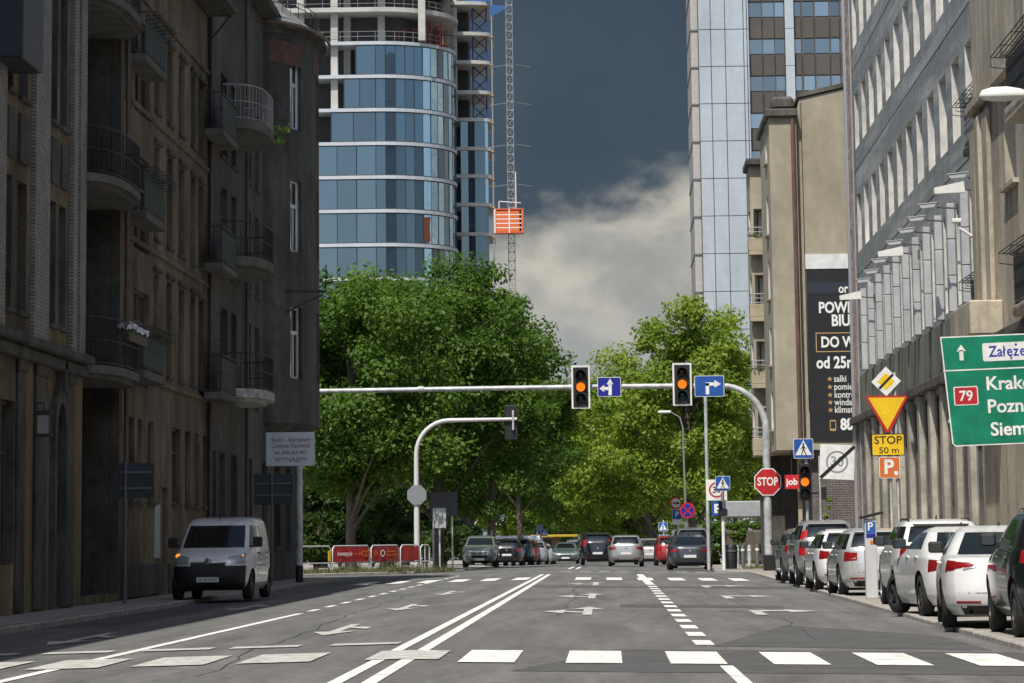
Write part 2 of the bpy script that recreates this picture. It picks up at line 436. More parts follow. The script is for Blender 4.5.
# asphalt repairs
b = MB()
gpoly(b, [(1.25, 44.0), (4.6, 43.2), (4.55, 49.5), (2.7, 55)], .004)
gpoly(b, [(-1.0, 35.4), (4.85, 35.2), (4.85, 42.4), (.1, 42.6)], .004)
gpoly(b, [(.2, 68.5), (3.4, 68.3), (3.4, 71), (.2, 71.5)], .004)
gpoly(b, [(-9.6, 60), (-8.4, 60), (-8.4, 86), (-9.6, 86)], .004)
gpoly(b, [(-2.1, 95), (5.0, 95), (5.0, 98.5), (-2.1, 98)], .004)
b.build('road_patch', M_ASPH2, kind='structure')
b = MB(); rr = random.Random(5)
def crack(x, y, dx, n, w=.014):
    for i in range(n):
        x2 = x+rr.uniform(-.12, .12)+dx; y2 = y+rr.uniform(.9, 2.0)
        if (x-CROWN_X)*(x2-CROWN_X) > 0: gpoly(b, [(x-w/2, y), (x+w/2, y), (x2+w/2, y2), (x2-w/2, y2)], .006)
        x, y = x2, y2
crack(2.7, 47, -.01, 30); crack(-4.1, 35, 0, 34); crack(-.9, 60, 0.005, 30, .012)
for y in (64.5,):
    xs = -2.2
    while xs < 4.6: y2 = y+rr.uniform(-.25, .25); gpoly(b, [(xs, y), (xs+.6, y2), (xs+.6, y2+.1), (xs, y+.1)], .006); xs += .6; y = y2
b.build('road_crack', M_TAR, kind='structure')

# lane markings, from measured ground positions
b = MB()
strip(b, -2.52, 24, -2.41, 128, .14); strip(b, -2.19, 24, -2.17, 128, .14)                 # double centre line
strip(b, -6.13, 24, -5.80, 66.5, .15)                                                      # left edge line
y = 68.4
while y < 131: strip(b, -5.8+.0027*(y-66), y, -5.8+.0027*(y+2-66), y+2.0, .15); y += 4.1
y = 44.4
while y < 101: strip(b, 1.18, y, 1.17, y+2.0, .24); y += 4.0
strip(b, 1.16, 101.5, 1.10, 130, .24)
strip(b, 1.28, 24, 1.20, 37.2, .14)
strip(b, -1.75, 152, -1.7, 170, .12); strip(b, -1.42, 152, -1.37, 170, .12)
b.build('lane_markings', M_PAINT, kind='structure')
b = MB()
def stripe(x0, x1, y0, y1, sk=0.):
    for a, c in ([(x0, CROWN_X), (CROWN_X, x1)] if x0 < CROWN_X < x1 else [(x0, x1)]): gpoly(b, [(a, y0), (c, y0), (c+sk, y1), (a+sk, y1)], .012)
for x in (-1.62, -.48, .63, 1.72, 2.80, 3.88): stripe(x, x+.6, 37.6, 41.6)
for i in range(13):
    x = -8.1+i*1.0
    if abs(x+2.2) > .4: stripe(x, x+.5, 111.5, 118.5)
b.build('crossing_stripes', M_PAINT, kind='structure')
b = MB()
for x in (-2.66, -4.05, -5.2, -6.35, -7.5): stripe(x, x+.8, 38.4, 41.4)
for x in (-3.5, -4.75, -5.85, -7.1, -8.3): stripe(x, x+.86, 44.2, 45.0)
for x0, x1 in ((-2.0, .9), (1.4, 4.9)): stripe(x0, x1, 134.3, 134.9)
for i in range(9): stripe(-1.9+i*.75, -1.9+i*.75+.42, 138, 139.5)
def arrow_left_straight(cx, y, s=1.5):
    gpoly(b, [(cx-.08, y), (cx+.08, y), (cx+.08, y+3.2*s), (cx-.08, y+3.2*s)], .012)
    gpoly(b, [(cx-.30, y+3.2*s), (cx+.30, y+3.2*s), (cx, y+4.7*s)], .012)
    gpoly(b, [(cx-.08, y+1.1*s), (cx-.08, y+1.7*s), (cx-.42, y+2.1*s), (cx-.42, y+1.4*s)], .012)
    gpoly(b, [(cx-.42, y+.7*s), (cx-.42, y+2.8*s), (cx-.82, y+1.75*s)], .012)
def arrow_right(cx, y, s=1.4):
    gpoly(b, [(cx-.45, y), (cx-.25, y), (cx-.25, y+2.9*s), (cx-.45, y+2.9*s)], .012)
    gpoly(b, [(cx-.25, y+2.1*s), (cx+.25, y+2.2*s), (cx+.25, y+2.9*s), (cx-.25, y+2.9*s)], .012)
    gpoly(b, [(cx+.25, y+1.6*s), (cx+.8, y+2.55*s), (cx+.25, y+3.6*s)], .012)
def arrow_toward(cx, y, s=1.4):
    gpoly(b, [(cx-.08, y+1.5*s), (cx+.08, y+1.5*s), (cx+.08, y+4.6*s), (cx-.08, y+4.6*s)], .012)
    gpoly(b, [(cx-.32, y+1.5*s), (cx, y), (cx+.32, y+1.5*s)], .012)
    gpoly(b, [(cx+.08, y+2.9*s), (cx+.08, y+3.5*s), (cx+.4, y+3.0*s), (cx+.4, y+2.2*s)], .012)
for y in (61., 77.5, 99.): arrow_left_straight(-.40, y)
for y in (62., 78.5, 96.): arrow_right(3.0, y)
for y in (49.5, 66.5, 84.5): arrow_toward(-4.0, y)
for y in (48.5, 72.): arrow_toward(-7.7, y)
gpoly(b, [(-3.1, 172), (-1.6, 174), (-1.6, 175.5), (-3.1, 173.5)], .012)
b.build('lane_arrows', M_PAINT2, kind='structure')

# grass at the left corner
rg = random.Random(11); b = MB()
def tuft(x, y, z, h, n, sp):
    for _ in range(n):
        a = rg.uniform(0, 2*PI); r = sp*math.sqrt(rg.random()); bx, by = x+r*math.cos(a), y+r*math.sin(a); hh = h*rg.uniform(.4, 1.2)
        w = rg.uniform(.015, .035); dx, dy = rg.gauss(0, .12)*hh*2, rg.gauss(0, .12)*hh*2; t = rg.uniform(0, PI)
        ux, uy = w*math.cos(t), w*math.sin(t)
        b.add([(bx-ux, by-uy, z), (bx+ux, by+uy, z), (bx+dx, by+dy, z+hh)], ((0, 1, 2),))
for i in range(230):
    t = rg.random(); tuft(-15+t*8.2+rg.gauss(0, .15), 145.+max(0, (t-.2))*9+rg.random()*2.2+.5, -.05, .14+.22*rg.random()**3, 22, .25)
for i in range(26): tuft(5.6+rg.random()*1.4, 147+rg.random()*3, -.06, .12+.1*rg.random(), 14, .2)
for i in range(16): tuft(-11.6+rg.random()*3.6, 149.2+rg.random()*3, -.05, .5*rg.random()+.2, 20, .12)
b.build('verge_grass', M_GRASS, kind='stuff'); bpy.data.objects['verge_grass']['label'] = 'rough grass and weeds along the foot of the railings'

# ------------------------------------------------------------------ left row of old houses
XL = -11.4
FL = lambda px, py=450: atX(px, py, XL).y
M_OCHRE = mat('old_render', (.175, .128, .068), .9, streak=.3, var=.5, scale=.5, bump=.3, bscale=9, stretch=(1, 1, .8), var2=.16)
M_BROWN = mat('brown_render', (.165, .125, .08), .9, streak=.3, var=.5, scale=.55, bump=.3, bscale=8, stretch=(1, 1, .8), var2=.15)
M_GREYR = mat('grey_render', (.085, .082, .074), .92, streak=.3, var=.42, scale=.5, bump=.35, bscale=7, stretch=(1, 1, .8), var2=.15)
M_SOOT_SHADE = mat('sooty_and_shade_stone', (.085, .077, .066), .9, streak=.3, var=.45, scale=.8, bump=.4, bscale=8, var2=.18)  # sooty stone; also paints recess shade on the office ground floor
M_BRICKW = mat('pale_glazed_brick', (.30, .275, .25), .5, brick=(.25, .075, (.06, .055, .05), 'y'), var=.35, scale=2)
M_BRICKR = mat('red_brick', (.17, .07, .05), .85, brick=(.25, .08, (.12, .1, .09), 'y'), var=.3, scale=2)
M_DGLASS = glassy('dark_window_glass', (.012, .013, .014), (.8, .85, .9), .02, .04)
M_FRB = mat('brown_frame', (.085, .058, .038), .6, var=.2, scale=6)
M_FRW = mat('white_frame', (.66, .66, .64), .5, var=.1, scale=5)
M_IRON = mat('dark_iron', (.028, .03, .03), .6, var=.2, scale=8)
M_CONC = mat('balcony_concrete', (.13, .12, .105), .9, var=.35, scale=1.6, bump=.3, var2=.15)
M_TINP = mat('green_sheet', (.06, .085, .078), .7, var=.3, scale=3)
M_PIPE = mat('drainpipe_zinc', (.14, .10, .085), .5, .3, var=.25, scale=5)
M_SLATE = mat('roof_slate', (.26, .255, .255), .7, brick=(.35, .22, (.05, .05, .05), 'y'), var=.3, scale=2)
M_CURT = glassy('curtained_window', (.10, .10, .092), (.8, .85, .9), .02, .06); M_CURT2 = glassy('dim_curtain_window', (.045, .047, .046), (.8, .85, .9), .02, .05)
rwin = random.Random(12)
def dglass(): return rwin.choice([M_DGLASS, M_DGLASS, M_CURT, M_CURT2])
M_RECESS_SHADE = mat('recess_shade', (.012, .011, .01), .9)

def railing(root, pts, z, h, m_, n_per=.12, name='railing', rails=(0., .5, 1.), r=.016, posts=True):
    mb = MB()
    for k in rails: mb.tube([(x, y, z+.06+(h-.06)*k) for x, y in pts], r*(1.4 if k == 1. else 1), 6)
    tot = 0
    for (xa, ya), (xb, yb) in zip(pts, pts[1:]):
        L_ = math.hypot(xb-xa, yb-ya); n = max(1, int(L_/n_per))
        for i in range(n): t = (i+.5)/n; mb.tube([(xa+(xb-xa)*t, ya+(yb-ya)*t, z), (xa+(xb-xa)*t, ya+(yb-ya)*t, z+h)], r*.6, 5)
    return mb.build(name, m_, root)
def rect_balcony(root, xw, y0, y1, z, pr, m_slab, m_rail, h=1.0, sheet=True, sgn=1, basket=True, th=.2):
    """slab + rail + sheeting + flower basket, wall at xw, sticking out pr towards sgn"""
    s = MB(); s.bbox(min(xw, xw+sgn*pr), max(xw, xw+sgn*pr), y0, y1, z, z+th, .02); slab = s.build('balcony', m_slab, root)
    xo = xw+sgn*(pr-.05)
    railing(slab, [(xw+sgn*.02, y0+.05), (xo, y0+.05), (xo, y1-.05), (xw+sgn*.02, y1-.05)], z+th, h, m_rail, .28 if sheet else .13)
    if sheet:
        p = MB(); p.box(min(xo-.012, xo+.0), xo, y0+.08, y1-.08, z+th+.1, z+th+h-.08); p.build('sheeting', sheet if not isinstance(sheet, bool) else M_TINP, slab)
    if basket:
        q = MB(); xb = xo+sgn*.28; zz = z+th+h
        for k in range(5): x_ = xo+(xb-xo)*k/4; q.tube([(x_, y0+.05, zz-.02*math.sin(k)), (x_, y1-.05, zz-.02*math.sin(k))], .011, 5)
        for k in range(7): y_ = y0+.05+(y1-y0-.1)*k/6; q.tube([(xo, y_, zz), (xb, y_, zz), (xb, y_, zz-.18), (xo, y_, zz-.22)], .011, 5)
        q.build('flower_rack', m_rail, slab)
    return slab
def round_balcony(root, xw, yc, ry, pr, z, m_slab, m_rail, h=1.0, th=.28, p=2.6, n_per=.16):
    P = []
    for i in range(25):
        a = PI*i/24; P.append((xw+pr*abs(math.sin(a))**(2/p), yc-ry*math.copysign(abs(math.cos(a))**(2/p), math.cos(a))))
    s = MB(); s.prism(P, z+.1, z+th)
    Q = [(xw+(x-xw)*.8, yc+(y-yc)*.92) for x, y in P]; s.prism(Q, z, z+.098)
    slab = s.build('balcony', m_slab, root)
    if m_rail: railing(slab, [(xw+(x-xw)*.95+.02, yc+(y-yc)*.96) for x, y in P], z+th, h, m_rail, n_per)
    return slab
U_Y, N_E = (0, 1, 0), (1, 0, 0)

# --- house nearest the camera on the left
YA0, YA1 = -12., FL(122)
HA = 16.6
hA = empty('tenement_house', (-16, 40, 0), 'ochre tenement with pale brick pilasters and a deep bay of round balconies on the left', 'building', 'old houses along the left pavement')
holes = []; wspec = []
fl_A = [(5.75, 8.3), (9.95, 12.75), (13.9, 15.6)]
segs = [(FL(2), FL(9)), (FL(14), FL(24)), (FL(46), FL(54)), (FL(57), FL(64))]
yy = FL(0)-1.6
while yy > 8: segs.append((yy-1.3, yy)); yy -= 3.1
for s0, s1 in segs:
    for z0, z1 in fl_A: holes.append((s0-YA0, s1-YA0, z0, z1))
nup = len(holes)
arch = (FL(52)-YA0, FL(61)-YA0, .0, 4.2); holes.append(arch)
gsegs = [(FL(0), FL(14))]+[(y-2.6, y) for y in [FL(0)-2-4.4*k for k in range(11)]]
for s0, s1 in gsegs: holes.append((s0-YA0, s1-YA0, .9, 4.0))
LG0, LG1 = FL(82)-YA0, FL(119)-YA0
holes.append((LG0, LG1, .15, 16.0))
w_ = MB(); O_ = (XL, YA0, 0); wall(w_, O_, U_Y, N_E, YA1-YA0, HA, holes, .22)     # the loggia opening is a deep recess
w_.box(XL-.4, XL, YA0, YA1, -.2, -.001); w_.m = 0; w_.box(XL-9, XL-.9, YA0, YA1, 0.01, HA-.02)
w_.quad((XL-9, YA0, 0), (XL, YA0, 0), (XL, YA0, HA), (XL-9, YA0, HA)); w_.quad((XL-9, YA1, 0), (XL, YA1, 0), (XL, YA1, HA), (XL-9, YA1, HA))
w_.build('wall', [M_OCHRE, M_SOOT_SHADE], hA)
for h_ in holes[:nup]: window(hA, O_, U_Y, N_E, h_, .2, dglass(), M_FRB, (M_SOOT_SHADE, .1), 1)
for h_ in holes[nup+1:-1]: window(hA, O_, U_Y, N_E, h_, .2, dglass(), M_FRB, None, 2)
d_ = MB(); d_.box(XL-.2, XL-.12, YA0+arch[0]+.01, YA0+arch[1]-.01, .02, 4.19); d_.m = 1
for k in range(3): d_.box(XL-.118, XL-.09, YA0+arch[0]+.12, YA0+arch[1]-.12, .3+k*1.3, 1.3+k*1.3)
d_.build('door', [M_FRB, M_FRB], hA)
a_ = MB()
yc_, rw = YA0+(arch[0]+arch[1])/2, (arch[1]-arch[0])/2
for i in range(14):
    t0, t1 = PI*i/14, PI*(i+1)/14
    a_.add([(x, yc_+r*math.cos(t), 3.4+r*1.25*math.sin(t)) for x in (XL+.003, XL+.12) for r in (rw+.02, rw+.3) for t in (t0, t1)], ((0, 1, 3, 2), (4, 6, 7, 5), (0, 4, 5, 1), (2, 3, 7, 6), (0, 2, 6, 4), (1, 5, 7, 3)))
a_.box(XL+.003, XL+.12, yc_-rw-.3, yc_-rw-.02, 0, 3.4); a_.box(XL+.003, XL+.12, yc_+rw+.02, yc_+rw+.3, 0, 3.4)
a_.box(XL+.004, XL+.2, yc_-.14, yc_+.14, 4.4, 5.0)
a_.build('door_surround', M_SOOT_SHADE, hA)
for p0, p1 in ((28, 43), (67, 71.5), (74, 80)):
    b = MB(); b.box(XL+.003, XL+.10, FL(p0), FL(p1), 5.3, 15.9); b.build('pilaster', M_BRICKW, hA)
for y in [FL(0)-.2-6.2*k for k in range(8)]:
    b = MB(); b.box(XL+.003, XL+.10, y-.9, y, 5.3, 15.9); b.build('pilaster', M_BRICKW, hA)
for p0, p1 in ((15, 22), (33, 44), (64, 71)):
    b = MB(); b.bbox(XL+.003, XL+.07, FL(p0), FL(p1), 0, 4.6, .02); b.bbox(XL+.003, XL+.12, FL(p0)-.05, FL(p1)+.05, 4.6, 5.05, .04); b.build('pier', M_SOOT_SHADE, hA)
b = MB(); b.bbox(XL+.002, XL+.34, YA0, FL(79), 5.08, 5.28, .04); b.bbox(XL+.002, XL+.2, YA0, FL(79), 4.82, 5.06, .03); b.build('cornice', M_SOOT_SHADE, hA)
b = MB(); b.bbox(XL+.002, XL+.8, YA0, YA1, HA, HA+.4, .05); b.bbox(XL+.002, XL+.5, YA0, YA1, HA-.35, HA-.01, .05); b.build('eaves', M_SOOT_SHADE, hA)
for s0, s1 in segs[:4]:
    for z0 in (8.5, 12.95): b = MB(); b.box(XL+.004, XL+.06, s0+.05, s1-.05, z0+.15, z0+1.1); b.build('stucco_panel', M_SOOT_SHADE, hA)
# loggia: back wall, doors, round balconies
b = MB(); b.box(XL-.88, XL-.85, YA0+LG0, YA0+LG1, 0, 16); b.build('loggia_back', M_RECESS_SHADE, hA)  # back wall painted near black for the shade deep in the loggia
yl0, yl1 = YA0+LG0, YA0+LG1; ym = (yl0+yl1)/2
for pyb in (27, 204, 389):
    z = zAt(pyb, 104, ym)+.12; round_balcony(hA, XL-.1, ym+.02, (yl1-yl0)/2-.02+.35, .78, z, M_CONC, M_IRON, 1.05)
    b = MB(); b.box(XL-.84, XL-.004, yl0+.004, yl1-.004, z+.02, z+.26); b.build('loggia_floor', M_CONC, hA)
    b = MB(); b.box(XL-.84, XL-.78, ym-.6, ym+.6, z+.3, z+2.6); b.m = 1
    for k in (-1, 1): b.box(XL-.778, XL-.77, ym+k*.3-.24, ym+k*.3+.24, z+.9, z+2.5)
    b.build('balcony_door', [M_FRB, M_DGLASS], hA)
b = MB(); b.tube([(XL+.12, FL(121), 0), (XL+.12, FL(121), HA-.3)], .06, 8); b.build('drainpipe', M_PIPE, hA)

# flowers on the lowest round balcony
z = zAt(389, 104, ym)
fb = empty('flower_box', (XL+.55, ym, z+1.1), 'white blossoms in a window box on the lowest round balcony', 'flower box')
b = MB(); b.bbox(XL+.5, XL+.72, ym-.6, ym+2.4, z+1.05, z+1.28, .02); b.build('trough', M_FRB, fb)
b = MB(); rf = random.Random(4)
def petals(mb, c, r, n, s):
    for _ in range(n):
        d = Vector((rf.gauss(0, 1), rf.gauss(0, 1), rf.gauss(0, 1))).normalized()*r*rf.random()**.4; p = Vector(c)+Vector((d.x, d.y, abs(d.z)))
        q = Vector((rf.gauss(0, 1), rf.gauss(0, 1), rf.gauss(0, 1))).normalized()*s; e = q.orthogonal().normalized()*s
        mb.add([p-q, p+e, p+q, p-e], ((0, 1, 2, 3),))
for k in range(9): petals(b, (XL+.6, ym-.4+k*.32, z+1.3), .2, 40, .05)
b.build('blossoms', mat('white_petals', (.75, .73, .72), .7), fb)
b = MB()
for k in range(9): petals(b, (XL+.6, ym-.42+k*.32, z+1.26), .2, 30, .05)
M_LEAFD = mat('plant_leaf', (.06, .11, .025), .6, var=.4, scale=9)
b.build('leaves', M_LEAFD, fb)

# projecting shuttered box high on the near house
sg = empty('wall_box', (XL+.02, FL(8), 10.4), 'dark box with pale louvres hung high on the near house wall', 'box')
b = MB(); b.bbox(XL+.03, XL+.62, FL(0)-1.6, FL(7), 10.25, 13.6, .03); b.build('body', mat('dark_blue_sheet', (.03, .04, .055), .5), sg)
b = MB()
for k in range(30): b.box(XL+.2, XL+.42, FL(7)+.003, FL(7)+.06, 10.5+k*.1, 10.56+k*.1)
b.build('louvres', mat('pale_louvre', (.5, .5, .48), .6), sg)
wl = empty('wall_lantern', (XL+.2, 68.6, 3.2), 'square dark lantern on the wall beside the arched doorway', 'lamp')
yl = 68.6; b = MB(); b.bbox(XL+.26, XL+.56, yl-.15, yl+.15, 3.35, 3.4, .01); b.bbox(XL+.26, XL+.56, yl-.15, yl+.15, 3.78, 3.86, .01)
for sx in (.27, .53):
    for sy in (-.14, .12): b.box(XL+sx, XL+sx+.02, yl+sy, yl+sy+.02, 3.4, 3.78)
b.tube([(XL+.2, yl, 4.0), (XL+.41, yl, 4.0), (XL+.41, yl, 3.85)], .018, 6); b.build('frame', M_IRON, wl)
b = MB(); b.box(XL+.3, XL+.52, yl-.11, yl+.11, 3.41, 3.77); b.build('pane', mat('frosted_glass', (.3, .3, .28), .4), wl)

# --- plain brown middle house
XB = -11.52
FB = lambda px, py=450: atX(px, py, XB).y
YB0, YB1 = YA1+.02, FB(207)
HB = 16.5
hB = empty('tenement_house', (-16, 88, 0), 'plain brown tenement with narrow windows between the ochre and the grey house', 'building', 'old houses along the left pavement')
holes = []
cols = [(153, 158), (166, 171), (178, 183.5), (190, 194.5), (198, 203)]
for (a, c) in cols:
    for z0, z1 in ((5.6, 8.1), (9.0, 11.4), (12.3, 14.3)): holes.append((FB(a)-YB0, FB(c)-YB0, z0, z1))
for (a, c) in ((128, 134), (137.5, 142), (148, 154), (172, 180), (185, 190), (195, 199.5), (203, 206.5)): holes.append((FB(a)-YB0, FB(c)-YB0, 2.3, 4.3))
nw = len(holes)
holes.append((FB(160)-YB0, FB(168)-YB0, .05, 2.7))
bal_holes = [(FB(133)-YB0, FB(148)-YB0, z+.25, z+2.6) for z in (4.85, 8.2, 11.6)]
w_ = MB(); O_ = (XB, YB0, 0); wall(w_, O_, U_Y, N_E, YB1-YB0, HB, holes+bal_holes, .16)
w_.box(XB-.4, XB, YB0, YB1, -.2, -.001); w_.m = 0; w_.box(XB-9, XB-.5, YB0, YB1, .01, HB-.02); w_.quad((XB-9, YB1, 0), (XB, YB1, 0), (XB, YB1, HB), (XB-9, YB1, HB))
w_.build('wall', [M_BROWN, M_BROWN], hB)
for h_ in holes[:nw]: window(hB, O_, U_Y, N_E, h_, .15, dglass(), M_FRB, (M_SOOT_SHADE, .08), 0, fw=.06)
for h_ in bal_holes: window(hB, O_, U_Y, N_E, h_, .15, dglass(), M_FRB, None, 1)
h_ = holes[nw]; d_ = MB(); d_.box(XB-.15, XB-.1, YB0+h_[0]+.005, YB0+h_[1]-.005, .06, 2.69); d_.build('door', M_FRB, hB)
for py_ in (62, 219, 379):
    z = atX(140, py_, XB+.4).z; rect_balcony(hB, XB+.003, 83.3, 87.2, z, .58, M_CONC, M_IRON, 1.02, M_TINP, 1)
b = MB(); b.bbox(XB+.003, XB+.75, YB0, YB1, HB, HB+.25, .03); b.tube([(XB+.8, YB0, HB+.12), (XB+.8, YB1, HB+.12)], .08, 8); b.build('eaves', M_SOOT_SHADE, hB)
b = MB(); b.add([(XB+.7, YB0, HB+.26), (XB+.7, YB1, HB+.26), (XB-4, YB1, HB+3.6), (XB-4, YB0, HB+3.6), (XB-9, YB0, HB+.26), (XB-9, YB1, HB+.26)], ((0, 1, 2, 3), (3, 2, 5, 4), (0, 3, 4), (1, 5, 2))); b.build('roof', M_SLATE, hB)
b = MB(); b.tube([(XB+.8, YB1-.2, HB+.1), (XB+.15, YB1-.25, HB-.7), (XB+.12, YB1-.25, 0)], .055, 8); b.build('drainpipe', M_PIPE, hB)
for k, (a, c) in enumerate(((154, 160.5),)):
    b = MB(); b.box(XB+.003, XB+.03, FB(154), FB(159.5), .9, 2.25); b.build('poster', mat('pale_poster', (.42, .43, .42), .6, var=.3, scale=6), hB)
b = MB(); b.bbox(XB+.003, XB+.05, YB0, FB(159.5), 0, .75, .01); b.bbox(XB+.003, XB+.05, FB(168.5), YB1, 0, .75, .01); b.build('plinth', M_SOOT_SHADE, hB)

for z in (5.25, 8.55, 11.9, 14.75):
    b = MB(); b.bbox(XB+.003, XB+.07, YB0+.05, YB1-.05, z, z+.14, .02); b.build('string_course', M_BROWN, hB)
for (a, c) in cols:
    for z1 in (8.1, 11.4, 14.3):
        b = MB(); b.bbox(XB+.003, XB+.10, FB(a)-.14, FB(c)+.14, z1+.03, z1+.16, .02); b.build('window_head', M_SOOT_SHADE, hB)
# --- grey corner house with a rounded oriel
YC0, YC1 = YB1+.02, 129.0
HC = 18.75
hC = empty('tenement_house', (-16, 113, 0), 'sooty grey corner tenement with a rounded oriel under a slate roof', 'building', 'old houses along the left pavement')
holes = []
for (a, c) in ((220, 227), (231, 236), (246, 251), (255, 259)):
    for z0, z1 in ((5.6, 8.2), (9.2, 11.8), (12.7, 15.2)): holes.append((FL(a)-YC0, FL(c)-YC0, z0, z1))
gh = [(211, 216), (219, 225), (231, 237), (246, 252), (262, 268), (274, 280), (286, 291)]
for (a, c) in gh: holes.append((FL(a)-YC0, FL(c)-YC0, 1.1, 3.9))
w_ = MB(); O_ = (XL, YC0, 0); wall(w_, O_, U_Y, N_E, YC1-YC0, HC, holes, .2)
w_.box(XL-.4, XL, YC0, YC1, -.2, -.001); w_.m = 0; w_.box(XL-9, XL-.5, YC0, YC1-.005, .01, HC-.02); w_.quad((XL-9, YC1, 0), (XL, YC1, 0), (XL, YC1, HC), (XL-9, YC1, HC)); w_.quad((XL-9, YC0, 0), (XL, YC0, 0), (XL, YC0, HC), (XL-9, YC0, HC))
w_.build('wall', [M_GREYR, M_GREYR], hC)
for h_ in holes: window(hC, O_, U_Y, N_E, h_, .18, dglass(), M_FRB, (M_SOOT_SHADE, .08), 1, fw=.06)
OC, ORX, ORY = (XL-.25, 122.0), 1.64, 5.3
def oriel_pt(a, k=0.): return (OC[0]+(ORX+k)*math.sin(a), OC[1]-(ORY+k)*math.cos(a))
ZO0, ZO1 = 5.2, HC-.35
NA = 36; angs = [PI*i/NA for i in range(NA+1)]
WIN_A = [(8, 11), (17, 20), (26, 29)]
flo = [(zAt(381, 297, 120), zAt(310, 297, 120)), (zAt(256, 297, 120), zAt(185, 297, 120)), (zAt(135, 297, 120), zAt(66, 297, 120))]
zs = sorted([ZO0, ZO1]+[z for f_ in flo for z in f_])
b = MB()
for i in range(NA):
    for z0, z1 in zip(zs, zs[1:]):
        isw = any(a <= i < c for a, c in WIN_A) and (z0, z1) in [tuple(f_) for f_ in flo]
        p, q = oriel_pt(angs[i]), oriel_pt(angs[i+1])
        if not isw: b.quad((*p, z0), (*q, z0), (*q, z1), (*p, z1))
for a, c in WIN_A:
    for z0, z1 in flo:
        ps = [oriel_pt(angs[i]) for i in range(a, c+1)]; qs = [oriel_pt(angs[i], -.2) for i in range(a, c+1)]
        b.quad((*ps[0], z0), (*qs[0], z0), (*qs[0], z1), (*ps[0], z1)); b.quad((*ps[-1], z0), (*qs[-1], z0), (*qs[-1], z1), (*ps[-1], z1))
        for zz in (z0, z1):
            for k in range(len(ps)-1): b.quad((*ps[k], zz), (*ps[k+1], zz), (*qs[k+1], zz), (*qs[k], zz))
P0 = [oriel_pt(a) for a in angs]
b.add([(*p, ZO0) for p in P0]+[(OC[0]+(x-OC[0])*.35, OC[1]+(y-OC[1])*.75, ZO0-.5) for x, y in P0], [(i, i+1, NA+2+i, NA+1+i) for i in range(NA)]+[tuple(range(NA+1, 2*NA+2))])
orl = b.build('oriel', M_GREYR, hC)
for a, c in WIN_A:
    for z0, z1 in flo:
        q = MB()
        for i in range(a, c): p0, p1 = oriel_pt(angs[i], -.19), oriel_pt(angs[i+1], -.19); q.quad((*p0, z0), (*p1, z0), (*p1, z1), (*p0, z1))
        pane = q.build('window', M_DGLASS, hC)
        q = MB(); p0, p1 = Vector(oriel_pt(angs[a], -.15)), Vector(oriel_pt(angs[c], -.15))
        def fbar(t0, t1, za, zb):
            A, B = p0+(p1-p0)*t0, p0+(p1-p0)*t1; nrm = Vector((B.y-A.y, -(B.x-A.x))).normalized()*.06
            V = [(P.x, P.y, z_) for P in (A, B, B-nrm, A-nrm) for z_ in (za, zb)]
            q.add(V, ((0, 2, 3, 1), (2, 4, 5, 3), (4, 6, 7, 5), (6, 0, 1, 7), (0, 6, 4, 2), (1, 3, 5, 7)))
        w2 = .10
        fbar(.01, w2, z0+.01, z1-.01); fbar(1-w2, .99, z0+.01, z1-.01); fbar(w2, 1-w2, z0+.01, z0+.09); fbar(w2, 1-w2, z1-.09, z1-.01); fbar(w2, 1-w2, z0+(z1-z0)*.62, z0+(z1-z0)*.67)
        fbar(.46, .54, z0+.09, z0+(z1-z0)*.62); q.build('frame', M_FRW, pane)
for i0_, i1_ in ((3, 11), (15, 19)):
    b = MB()
    for i in range(i0_, i1_): p, q_ = oriel_pt(angs[i], .012), oriel_pt(angs[i+1], .012); b.quad((*p, ZO1-1.1), (*q_, ZO1-1.1), (*q_, ZO1-.35), (*p, ZO1-.35))
    b.build('brick_band', M_BRICKR, hC)
b = MB()
for k, (e, z0, z1) in enumerate(((.05, ZO1-.1, ZO1), (.12, ZO1+.002, ZO1+.1), (.3, ZO1+.102, ZO1+.2))): b.prism([oriel_pt(a, e) for a in angs], z0, z1)
b.bbox(XL+.003, XL+.6, YC0, OC[1]-ORY-.6, HC-.1, HC+.15, .03)
b.build('cornice', M_SOOT_SHADE, hC)
b = MB(); zt = ZO1+.21; top = [(OC[0]-3.4, OC[1]-2.0, zt+4.6), (OC[0]-3.4, OC[1]+2.0, zt+4.6)]
ring = [(*oriel_pt(a, .3), zt) for a in angs]; n_ = len(ring)
b.add(ring+top, [(i, i+1, n_) for i in range(n_//2)]+[(n_//2, n_+1, n_)]+[(i, i+1, n_+1) for i in range(n_//2, n_-1)])
b.add([(XL+.55, YC0, HC+.16), (XL+.55, YC1, HC+.16), (XL-3.4, YC1, HC+4.6), (XL-3.4, YC0, HC+4.6), (XL-9, YC0, HC+.16), (XL-9, YC1, HC+.16)], ((0, 1, 2, 3), (3, 2, 5, 4), (0, 3, 4), (1, 5, 2)))
rf_ = b.build('roof', M_SLATE, hC)
b = MB(); ga = angs[4:28]
for k in (0, 1): b.tube([(OC[0]+(x-OC[0])*.86, OC[1]+(y-OC[1])*.93, zt+.75+k*.16) for x, y in [oriel_pt(a, .3) for a in ga]], .016, 5)
for a in ga[::2]: x, y = oriel_pt(a, .3); x, y = OC[0]+(x-OC[0])*.86, OC[1]+(y-OC[1])*.93; b.tube([(x, y, zt+.4), (x, y, zt+.92)], .012, 5)
b.build('snow_guard', M_IRON, rf_)
b = MB(); b.tube([(OC[0]+(x-OC[0])*1.02, y, ZO1+.22) for x, y in [oriel_pt(a, .36) for a in angs]], .06, 6); b.build('gutter', M_PIPE, hC)
b = MB(); yq = FL(244); b.tube([(XL+.1, yq, 0), (XL+.1, yq, HC)], .06, 8); b.build('drainpipe', M_PIPE, hC)
